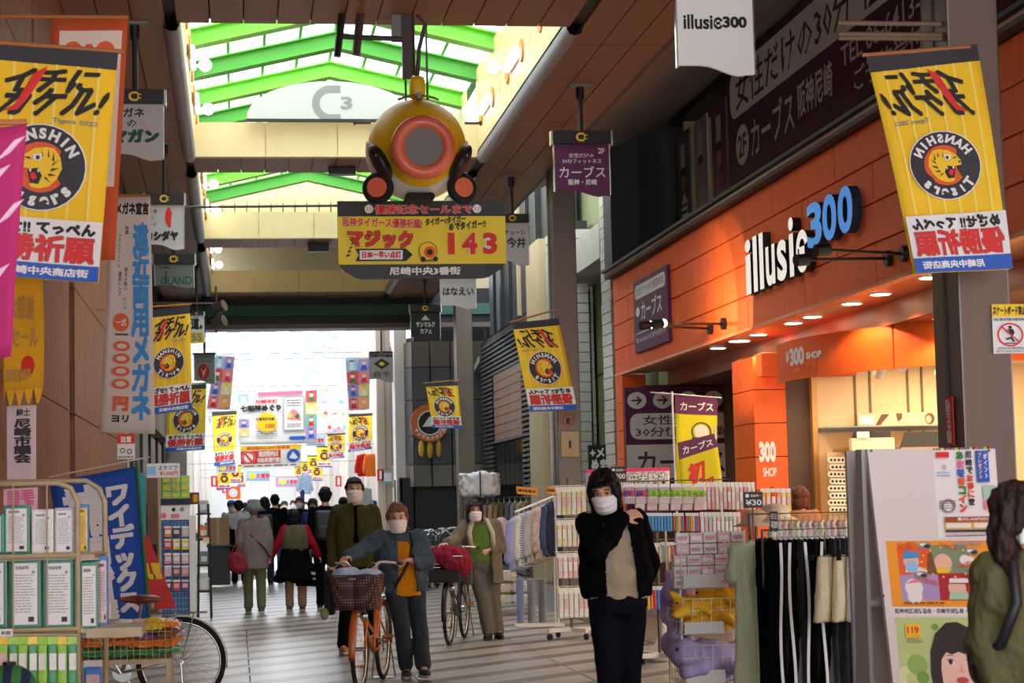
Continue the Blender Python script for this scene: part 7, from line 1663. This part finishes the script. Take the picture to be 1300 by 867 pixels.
M().box((-.03, -.24, 0), (-.01, -.22, .33)).build('strap', blackm, t)
q = P(647, 760, 25.6); 
for i in range(5): t = thing('folded_bedding', 'folded pale bedding pack in the wire cage, '+['lowest first', 'lowest second', 'upper first', 'upper second', 'top'][i], 'bedding', (P(630+18*(i % 2)+8, 700, 26.3).x, 26.35, .12+.15*(i//2)), 0, 'bedding packs in the wire cage'); M().bbox((-.17, -.2, 0), (.17, .2, .14), .04).build('pack_body', cols['white' if i % 2 else 'cream'], t); M().box((-.1, -.203, .04), (.1, -.2, .1)).build('label', cols['silver'], t)
t = thing('pink_bundle', 'pale pink bundle of clothes hanging beside the taupe-coat woman', 'clothing', P(642, 668, 24.6)); o = bpy.data.objects.new('cloth', vmesh([('e', (0, 0, -.14), (.13, .1, .2)), ('e', (-.04, 0, .0), (.09, .08, .1))], .016, 'bundle', fold=.04, fs=(20, 20, 9))); COL.objects.link(o); o.parent = t; o.data.materials[0] = ms[7]
M().cyl((0, 0, .05), (0, 0, .25), .004, 5).build('hook', steel, t)
# front rail: green dress, striped black trousers, cream skirts
Y = 12.6; ppm = 2500/Y; a = P(968, 683, Y); b = P(1100, 681, Y); z = a.z+.05
t = thing('clothes_rail', 'front rail of striped black trousers beside the noticeboard', 'rack', ((a.x+b.x)/2, Y, 0)); w_ = (b.x-a.x)/2
M().tube([V(-w_, 0, .06), V(-w_, 0, z), V(w_, 0, z), V(w_, 0, .06)], .012, 8).tube([V(-w_, -.25, .06), V(-w_, .25, .06)], .012, 8).tube([V(w_, -.25, .06), V(w_, .25, .06)], .012, 8).build('frame', steel, t)
for i in range(16):
    px = 974+6.6*i; q = P(px, 690, Y-.02*(i % 2)); m = [blk, blk, stripes('pin_trouser', (14, 14, 16), (120, 120, 120), 'Y', 2.2)][i % 3] if i < 12 else cloth('charcoal_trousers', (44, 44, 48))
    h_ = hang(('black trousers with a white side stripe' if i in (1, 3, 6, 9) else ('black trousers' if i < 12 else 'charcoal trousers'))+' on the front rail, hanging place %s' % ['one', 'two', 'three', 'four', 'five', 'six', 'seven', 'eight', 'nine', 'ten', 'eleven', 'twelve', 'thirteen', 'fourteen', 'fifteen', 'sixteen'][i], pants_me, (q.x, q.y, z-.06), .18, m, 'trousers on the front rail', clip_me)
    if i in (1, 3, 6, 9): M().sheet(lambda u, v: V(-.036+.02*u+.012*math.sin(v*5+i), -.155+.0*v, -.02-.92*v), 1, 12, (0, .004, 0)).build('side_stripe', paper, h_)
for i, px in enumerate((1046, 1068, 1086)):
    q = P(px, 706, Y-.22); h_ = hang(['cream skirt hung in front of the charcoal trousers', 'second cream skirt beside the noticeboard', 'off-white lace skirt against the noticeboard'][i], skirt_me, (q.x, Y-.25+.05*i, q.z), .9+.1*i, cloth('cream_skirt', (214, 202, 166), .04) if i < 2 else ms[2], 'pale skirts on the front rail', clip_me, hm=blackm, sc=.9)
    M().cyl((0, .0, .05), (0, 0, z-q.z), .004, 5).build('drop_hook', steel, h_)
q = P(950, 688, 12.9); h_ = hang('sleeveless mint green dress on a wooden hanger at the end of the front rail', dress_me, (q.x, 12.9, q.z), .75, cloth('mint_dress', (176, 190, 158), .04), None, hm=hwood, sc=.98); h_['label'] = 'pale mint dress on a wooden hanger at the end of the front rail'
M().box((-.01, -.06, -.30), (.012, -.055, -.18)).build('swing_tag', blackm, h_)
# rear rail with wooden hangers and wrapped tops
Y = 14.0; a = P(985, 652, Y); b = P(1095, 652, Y); t = thing('clothes_rail', 'rear brown rail with wooden hangers and wrapped tops', 'rack', ((a.x+b.x)/2, Y, 0)); w_ = (b.x-a.x)/2
M().tube([V(-w_-.2, 0, .06), V(-w_-.2, 0, a.z), V(w_, 0, a.z), V(w_, 0, .06)], .014, 8).build('frame', flat('bronze_rail', 110, 84, 66, rough=.35), t)
wraps = [cols['cream'], ms[2], cols['pink'], ms[5]]
for i in range(15):
    q = P(982+7.6*i, 668, Y); hang(f'wrapped {["cream", "white", "blush", "oat"][i % 4]} top on the rear rail, hanging place %s' % ['one', 'two', 'three', 'four', 'five', 'six', 'seven', 'eight', 'nine', 'ten', 'eleven', 'twelve', 'thirteen', 'fourteen', 'fifteen'][i], shirt_me, (q.x, Y, a.z-.07), PI/2-.35, wraps[i % 4], 'wrapped tops on the rear rail', hm=hwood, sc=.85)
# hats on top of the racks, hanging toy packs
for i, (px, py, c, lb_) in enumerate(((960, 668, (206, 176, 148), 'beige straw hat on top of the rack beside the brown price card'), (985, 660, (214, 196, 170), 'cream hat on top of the rack near the rear rail'))):
    q = P(px, py, 15.5); t = thing('hat', lb_, 'hat', q); M().lathe([(.19, 0), (.12, .03), (.10, .11), (.06, .13), (0, .135)], 20).build('crown', cloth('hat_%d' % i, c), t, True); M().lathe([(.101, .045), (.102, .07)], 20).build('hat_band', brn, t); M().cyl((0, 0, 0), (0, 0, -q.z+.02), .012, 8).build('stand_pole', steel, t)
for i in range(6):
    q = P(968+6.5*i, 620, 16.5); pt = pack('clear pack of orange and yellow toys hung before the orange pier', q, .04, .20, .03, cols[['orange', 'yellow', 'red', 'orange', 'cream', 'yellow'][i]], 'toy packs before the orange pier')
t = stand_base('slim stand of orange toy packs before the orange pier', P(985, 640, 16.6).x, 16.7, P(985, 618, 16.7).z); M().tube([V(-.13, -.12, t.children[0].bound_box[1][2]), V(.14, -.12, t.children[0].bound_box[1][2])], .005, 5).tube([V(0, 0, t.children[0].bound_box[1][2]), V(0, -.12, t.children[0].bound_box[1][2])], .005, 5).build('peg_arm', steel, t)
t = thing('purple_card', 'small plum shop card at the end of the front rail', 'sign', P(1083, 680, 12.5)); M().box((0, 0, 0), (.08, .01, .14)).build('card', flat('plum_card', 110, 40, 64), t); M().cyl((.04, .012, -.3), (.04, .012, .05), .004, 5).build('stem', steel, t)
# ================================================================ aisle-side goods on the other side
cr_ = mat('cream_tube', S(176, 160, 122), .45, 0, var=.15, scale=9)
Y = 9.6; ppm = 2500/Y
def LP(px, py, Y_=9.6): return P(px, py, Y_)
t = thing('roll_container', 'cream tubular trolley stacked with green clear cases', 'trolley', (LP(40, 800).x, Y+.2, 0)); o0 = t.location.copy()
def tb_(path, r=.011): return M().tube([p-o0 for p in path], r, 8)
e1 = LP(98, 640); zt = LP(40, 614).z; xl = LP(-120, 614).x
for (dy, dx) in ((0, 0), (.45, 0.10)):
    c = [V(xl, Y+dy, zt+dx*.15), V(e1.x-.09+dx, Y+dy, zt+dx*.15), V(e1.x-.03+dx, Y+dy, zt-.025), V(e1.x+dx, Y+dy, zt-.09), V(e1.x+dx, Y+dy, .05)]
    tb_(c, .013).build('loop_frame', cr_, t, True)
for py in (706, 800):
    z = LP(40, py).z; tb_([V(xl, Y-.01, z), V(e1.x, Y-.01, z)], .012).build('cross_rail', cr_, t); m_ = M(); m_.box(V(xl, Y, z-.02)-o0, V(e1.x+.08, Y+.45, z)-o0).build('shelf', cr_, t)
    tb_([V(e1.x, Y, z), V(e1.x+.10, Y+.45, z)], .010).build('side_rail', cr_, t)
for px in (17, 60): q = LP(px, 700); tb_([V(q.x, Y-.012, zt), V(q.x, Y-.012, LP(40, 800).z)], .004).build('wire', cr_, t)
M().box(V(e1.x+.04, Y-.02, LP(40, 812).z)-o0, V(e1.x+.30, Y+.3, LP(40, 800).z)-o0).build('side_tray', cr_, t)
def case(label, x0, x1, y0, y1, Y_, m, lab=paper, seed=1, d=.08, cat='case', nm='clear_case', grp='green clear cases on the trolley'):
    a = P(x0, y1, Y_); b = P(x1, y0, Y_); W = b.x-a.x; H = b.z-a.z; t = thing(nm, label, cat, (a.x, Y_, a.z), 0, grp)
    M().bbox((0, 0, 0), (W, d, H), .008).build('case_body', m, t); f = plane_face((0, -.001, 0), (1, 0, 0), (0, 0, 1), W, H); f.k = 0
    f.rect(.12, .06, .88, .93, lab, 1, 1); f.text('取扱説明', .2, .84, .6, .89, navy, .02); f.disc(.76, .8, .05, grey, 10); f.lines(.18, .22, .82, .78, 14, grey, seed=seed, h=.3); f.rect(.6, .10, .78, .17, char, 1, 1); f.flush(t, 'instruction_sheet'); return t
gcase = mat('green_case', S(44, 136, 112), .2, var=.05, scale=3)
zz_ = lambda y: LP(40, y).z
case('green clear case cut by the frame edge on the upper trolley shelf', -30, 5, 652, 704, Y+.05, gcase, seed=2); case('green clear case with a white sheet on the upper trolley shelf', 4, 38, 641, 704, Y+.06, gcase, seed=3)
case('wrapped white instruction pack on the upper trolley shelf', 40, 68, 646, 704, Y+.05, cols['white'], seed=4, grp='instruction packs'); case('second wrapped instruction pack with a red-tinted print', 69, 94, 644, 704, Y+.05, cols['silver'], seed=5, grp='instruction packs')
case('tall blue and yellow pack at the end of the upper trolley shelf', 99, 112, 640, 704, Y+.25, cols['blue'], lab=cols['yellow'], seed=6, grp='instruction packs')
for i, (a_, b_) in enumerate(((-30, 9), (12, 52), (54, 94))): case(['green clear case cut by the frame edge on the lower trolley shelf', 'green clear case, middle of the lower trolley shelf', 'green clear case beside the trolley post on the lower shelf'][i], a_, b_, 708, 799, Y+.03, gcase, seed=7+i)
case('narrow green clear case outside the trolley post', 102, 124, 712, 800, Y+.05, gcase, seed=11, d=.2); case('slim blue wrapped pack behind the trolley post', 126, 136, 705, 796, Y+.25, cols['blue'], lab=cols['pink'], seed=12, grp='instruction packs')
for i in range(8):
    q = LP(4+12.5*i, 808, 9.5); pack('green and yellow garden packet hung %s under the trolley shelf' % ['first', 'second', 'third', 'fourth', 'fifth', 'sixth', 'seventh', 'eighth'][i], q, .044, .22, .03, cols['green' if i % 2 else 'lime'], 'garden packets under the trolley shelf', head=cols['lime' if i % 3 else 'yellow'], rz=.2*(i % 2), cat='packet')
m_ = M().tube([LP(-10, 806, 9.5)-o0, LP(99, 806, 9.5)-o0], .006, 6).build('packet_bar', cr_, t)
q = LP(12, 880, 9.2); t = thing('striped_ball', 'dark blue and green striped ball at the bottom corner', 'ball', q); M().ball((0, 0, 0), .13, 20, 14).build('ball_body', stripes('ball_stripe', (20, 34, 70), (50, 120, 50), 'X', 4), t, True); M().lathe([(.03, .125), (.03, .14)], 10).build('valve', black, t); M().cyl((0, 0, -.1), (0, 0, -q.z), .05, 10).build('post', blackm, t)
t = thing('price_tag_strip', 'small white price tag clipped to the trolley rail', 'sign', LP(0, 808, 9.5)); M().box((0, -.02, 0), (.06, -.015, .035)).build('tag', paper, t); f = plane_face((0, -.021, 0), (1, 0, 0), (0, 0, 1), .06, .035); f.text('¥100', .15, .25, .85, .75, char, .03); f.flush(t)
# snack basket table
Y = 12.8; ppm = 2500/Y; a = P(104, 830, Y); b = P(218, 822, Y); W = b.x-a.x; zb_ = P(150, 838, Y).z; zt = P(150, 792, Y).z
t = thing('wire_snack_table', 'cream wire basket table of snack bags before the parked bicycle', 'rack', (a.x+W/2, Y+.25, 0)); W2 = W/2
m_ = M(); grid(m_, (-W2, -.25, zb_), (W, 0, 0), (0, 0, zt-zb_), 14, 4, .0025); grid(m_, (-W2, .25, zb_), (W, 0, 0), (0, 0, zt-zb_), 14, 4, .0025)
grid(m_, (-W2, -.25, zb_), (0, .5, 0), (0, 0, zt-zb_), 10, 4, .0025); grid(m_, (W2, -.25, zb_), (0, .5, 0), (0, 0, zt-zb_), 10, 4, .0025); m_.build('wire_basket', cr_, t)
M().box((-W2, -.25, zb_-.03), (W2, .25, zb_)).build('tray', cr_, t)
for sx in (-W2+.02, W2-.02):
    for sy in (-.23, .23): M().box((sx-.015, sy-.015, 0), (sx+.015, sy+.015, zb_-.03)).build('leg', cr_, t)
snack = vmesh([('e', (0, 0, 0), (.085, .06, .022)), ('l', [(0, 0, -.008, .095, .068), (0, 0, .008, .095, .068)])], .009, 'snack', fold=.006, fs=(40, 40, 40)); edge = mmesh(M().box((-.10, -.06, -.003), (-.085, .06, .003)).box((.085, -.06, -.003), (.10, .06, .003)), 'seal')
places = ['at the post end', 'second along', 'third along', 'fourth along', 'fifth along', 'sixth along', 'at the bicycle end']
def snk(label, x, y, z, m, rz, rx=0, grp='snack bags in the wire basket'):
    t = thing('snack_bag', label, 'snack', (x, y, z), rz, grp, rx=rx); piece('bag_body', snack, t, mt=m); piece('seal', edge, t, mt=m); return t
x0 = a.x
for L_, (cn, lb_) in enumerate((('green', 'green snack bag in the bottom layer'), ('orange', 'orange snack bag in the second layer'), (None, 'assorted snack bag in the third layer'), (None, 'assorted snack bag heaped on top'))):
    n = 7 if L_ < 3 else 6
    for i in range(n):
        for j in range(2):
            c_ = cn or ['purple', 'silver', 'yellow', 'black', 'white', 'orange', 'brown', 'pink'][(i*3+j+L_*2) % 8]
            snk(f'{c_} {lb_.split(" ", 1)[1]} {places[i]}, {["front", "back"][j]} row', x0+.05+W*.93*(i+.3)/n, Y+.10+.26*j+.02*(i % 2), zb_+.05+.055*L_, cols[c_], random.uniform(-.6, .6), random.uniform(-.25, .25)+.35*(j == 0))
q = P(126, 800, 13.4); t = thing('white_box', 'white box with a blue square beside the trolley on the snack table', 'box', (q.x-.08, 13.25, zb_)); M().bbox((0, 0, 0), (.17, .12, P(0, 770, 13.3).z-zb_), .01).build('carton', white, t); M().box((.03, -.003, .25), (.12, 0, .32)).build('blue_square', blue, t)
q = P(128, 850, 11.0); pack('blue wrapped pack hanging from the side of the trolley', P(118, 838, 10.2), .09, .20, .04, cols['blue'], None, cat='packet', name='hanging_packet')
# accessory rack further along
Y = 26; ppm = 2500/Y; a = P(205, 765, Y); b = P(241, 765, Y); W = b.x-a.x
t = thing('accessory_rack', 'white accessory rack with green boxes and a blue grid of hair goods', 'rack', ((a.x+b.x)/2, Y+.2, 0)); ox = a.x-t.location.x; Z = lambda y: P(222, y, Y).z
M().box((ox, -.1, 0), (ox+W, .2, Z(660))).build('cabinet', flat('blue_backboard', 60, 104, 160), t); M().box((ox+W, -.14, 0), (ox+W+.08, .2, Z(655))).build('side_panel', white, t); M().box((ox-.03, -.12, 0), (ox, .2, Z(585))).build('post', cr_, t)
M().box((ox, -.12, Z(660)), (ox+W, .2, Z(641))).build('icon_board', white, t); M().box((ox, -.13, Z(641)), (ox+W+.02, .2, Z(633))).build('navy_band', navy, t)
f = plane_face((ox, -.121, Z(660)), (1, 0, 0), (0, 0, 1), W, Z(641)-Z(660)); f.disc(.45, .7, .07, black); f.disc(.75, .7, .08, grey); f.disc(.1, .3, .1, pink); f.rect(.35, .15, .65, .4, pink, 1, 1); f.flush(t)
m_ = M(); grid(m_, (ox, -.105, .05), (W, 0, 0), (0, 0, Z(662)-.05), 8, 18, .003); m_.build('wire_grid', flat('pale_blue_wire', 150, 190, 220), t)
for r in range(3):
    for c in range(3): g_ = thing('green_box', f'lime green box on the accessory rack, {["lower", "middle", "upper"][r]} layer, {["wall", "centre", "aisle"][c]} side', 'box', (a.x+.02+c*.12, Y+.1, Z(633)+.002+.1*r), 0, 'lime green boxes on the accessory rack'); M().bbox((0, 0, 0), (.11, .1, .095), .004).build('carton', cols['lime'], g_); M().box((.02, -.002, .03), (.09, 0, .06)).build('label', cols['yellow'], g_)
for r, py in enumerate((668, 684, 702, 718, 736)):
    for c in range(3):
        q = P(213+11*c, py, Y-.03+.1); cn = [['orange', 'black', 'silver'], ['red', 'yellow', 'yellow'], ['rose', 'pink', 'pink'], ['pink', 'brown', 'rose'], ['navy', 'red', 'purple']][r][c]
        pack(f'{cn} hair accessory card, {["top", "second", "third", "fourth", "lowest"][r]} row, {["wall", "centre", "aisle"][c]} column of the blue grid', (q.x, Y+.07, q.z), .09, .14, .02, cols[cn], 'hair accessory cards', cat='card', name='accessory_card')
t = thing('price_header', 'white header card with blue and red print above the accessory rack', 'sign', (P(186, 606, 25.9).x, 25.95, Z(606))); W_ = P(228, 600, 25.9).x-P(186, 600, 25.9).x; M().box((0, 0, 0), (W_, .01, Z(588)-Z(606))).build('card', paper, t); f = plane_face((0, -.001, 0), (1, 0, 0), (0, 0, 1), W_, Z(588)-Z(606)); f.text('よりどり', .35, .55, .95, .85, blue, .02); f.text('¥1,000円', .4, .1, .95, .45, red, .03); f.rect(.02, .2, .28, .8, pal[1]); f.flush(t); M().cyl((W_*.9, .02, -.2), (W_*.9, .02, .1), .008, 6).build('stem', cr_, t)
Y = 27.4; t = thing('black_frame_rack', 'black metal frame rack with hanging tags beside the accessory rack', 'rack', (P(260, 780, Y).x, Y, 0))
m_ = M()
for sx in (-.09, .09):
    for sy in (-.2, .2): m_.cyl((sx, sy, 0), (sx*.7, sy, P(260, 640, Y).z), .014, 6)
m_.build('frame', blackm, t)
for z in (.35, .7, 1.05, 1.4): M().box((-.10, -.2, z), (.10, .2, z+.02)).build('shelf', blackm, t)
for i in range(4): g_ = thing('rolled_good', ['white roll on the low shelf of the black rack', 'rust-coloured pouch on the black rack', 'white roll on the upper shelf of the black rack', 'grey box on the black rack'][i], 'goods', (t.location.x, Y, [.37, 1.07, 1.42, .72][i])); M().bbox((-.07, -.16, 0), (.07, .14, .18), .03).build('pack_body', [white, cols['orange'], cols['silver'], grey][i], g_); M().box((-.04, -.163, .05), (.04, -.16, .12)).build('label', paper, g_)
t = thing('yellow_tag', 'cream price tag on the black frame rack', 'sign', P(258, 690, 27.1)); M().box((0, 0, 0), (.08, .01, .08)).build('tag', cols['cream'], t); M().cyl((.04, .012, .06), (.04, .012, .12), .003, 5).build('tie', steel, t)
t = thing('picture_box', 'small red and gold picture box on top of the black rack', 'box', (t.location.x-.22, 27.2, P(250, 640, 27.2).z)); M().bbox((0, 0, 0), (.17, .1, .16), .006).build('carton', flat('box_red', 130, 30, 24), t); M().box((.09, -.003, .03), (.15, 0, .13)).build('picture', gold, t)
Y = 38; q = P(264, 730, Y); t = thing('storage_bin', 'dark grey storage bin beyond the black rack', 'bin', (q.x+.2, Y, 0)); M().bbox((-.2, -.2, .04), (.22, .2, .75), .02).build('bin_body', dark, t); M().bbox((-.22, -.22, .75), (.24, .22, .79), .01).build('lid', dark, t)
t2 = thing('cardboard_box', 'brown cardboard box stacked on the dark grey bin', 'box', (q.x+.2, Y, .79)); M().bbox((-.21, -.2, 0), (.21, .2, .52), .006).build('carton', flat('cardboard', 158, 122, 92, rough=.8), t2); M().box((-.03, -.203, 0), (.03, -.2, .52)).build('tape', flat('tape_tan', 186, 150, 110), t2)
# left shop interior glimpses
a = P(149, 583, 24); t = thing('red_white_notice', 'red and white notice with drawings under the glasses banner', 'sign', a); b = P(171, 551, 24); W = b.x-a.x; H = b.z-a.z; M().box((0, 0, 0), (W, .02, H)).build('sheet', paper, t); f = plane_face((0, -.001, 0), (1, 0, 0), (0, 0, 1), W, H); f.rect(.0, .62, 1, 1, red, 1, 1); f.text('注意', .2, .68, .8, .92, paper, .05); f.disc(.3, .35, .15, char, r2=.1); f.disc(.7, .3, .15, char, r2=.1); f.lines(.05, .02, .95, .15, 1, char); f.flush(t); M().cyl((W/2, .03, 0), (W/2, .03, -a.z+.01), .01, 6).build('pole', steel, t)
for i, (px0_, px1_, py, cn) in enumerate(((168, 184, 600, 'teal'), (185, 199, 604, 'brown'), (168, 190, 640, 'black'), (178, 202, 668, 'red'))):
    q = P(px0_, 700, 28.5); w_ = (px1_-px0_)/88
    t = thing('display_cabinet', ['teal cabinet in the shop behind the blue banner', 'brown cabinet beside the teal cabinet', 'black glass cabinet behind the red sale board', 'red low cabinet behind the red sale board'][i], 'cabinet', (q.x+w_/2, 28.6+.3*i, 0)); zt = P(180, py, 28.6).z
    M().bbox((-w_/2, 0, 0), (w_/2, .25, zt), .01).build('cabinet_body', cols[cn] if i < 2 else [blackm, flat('dull_red', 130, 40, 40)][i-2], t); M().box((-w_/2+.02, -.004, .1), (w_/2-.02, 0, zt*.5)).build('door', glassd, t)
# ---- clothes and goods hanging in the further arcade
for i, (px, py, Y_, c, lb_) in enumerate(((462, 576, 49, (200, 50, 40), 'red sports shirt hanging by the beige pier'), (472, 576, 48.8, (226, 120, 50), 'orange and yellow shirt hanging by the beige pier'), (461, 618, 46, (220, 220, 222), 'white shirt hanging behind the man in the cardigan'), (468, 634, 46.2, (60, 90, 170), 'blue shirt hanging under the white one'), (387, 602, 56, (150, 170, 196), 'pale blue shirt hanging over the far crowd'), (384, 622, 55.5, (40, 54, 90), 'navy trousers hanging over the far crowd'))):
    q = P(px, py, Y_); h_ = hang(lb_, shirt_me if 'trousers' not in lb_ else pants_me, q, .3, cloth('far_%d' % i, c), 'clothes hanging in the bright arcade', sc=.9)
    M().cyl((0, 0, .05), (0, 0, .5), .005, 5).build('cord', steel, h_)
for i in range(14):
    sd = 1 if i % 2 else -1; Y_ = 50+4.5*(i//2); x = (x1f-.75) if sd > 0 else (x0f+.75)
    g_ = thing('street_rack', 'far street rack of mixed goods, %s along the %s side' % (['first', 'second', 'third', 'fourth', 'fifth', 'sixth', 'seventh'][i//2], 'beige-pier' if sd > 0 else 'opposite'), 'rack', (x, Y_, 0), 0, 'street racks in the bright arcade')
    M().box((-.35, -.5, 0), (.35, .5, .7)).build('table', [white, wood, grey][i % 3], g_)
    for j in range(6): M().bbox((-.33+.11*j, -.45, .7), (-.24+.11*j, .2, .8+.25*random.random()), .01).build('stacked_goods', cols[random.choice(list(cols))], g_)
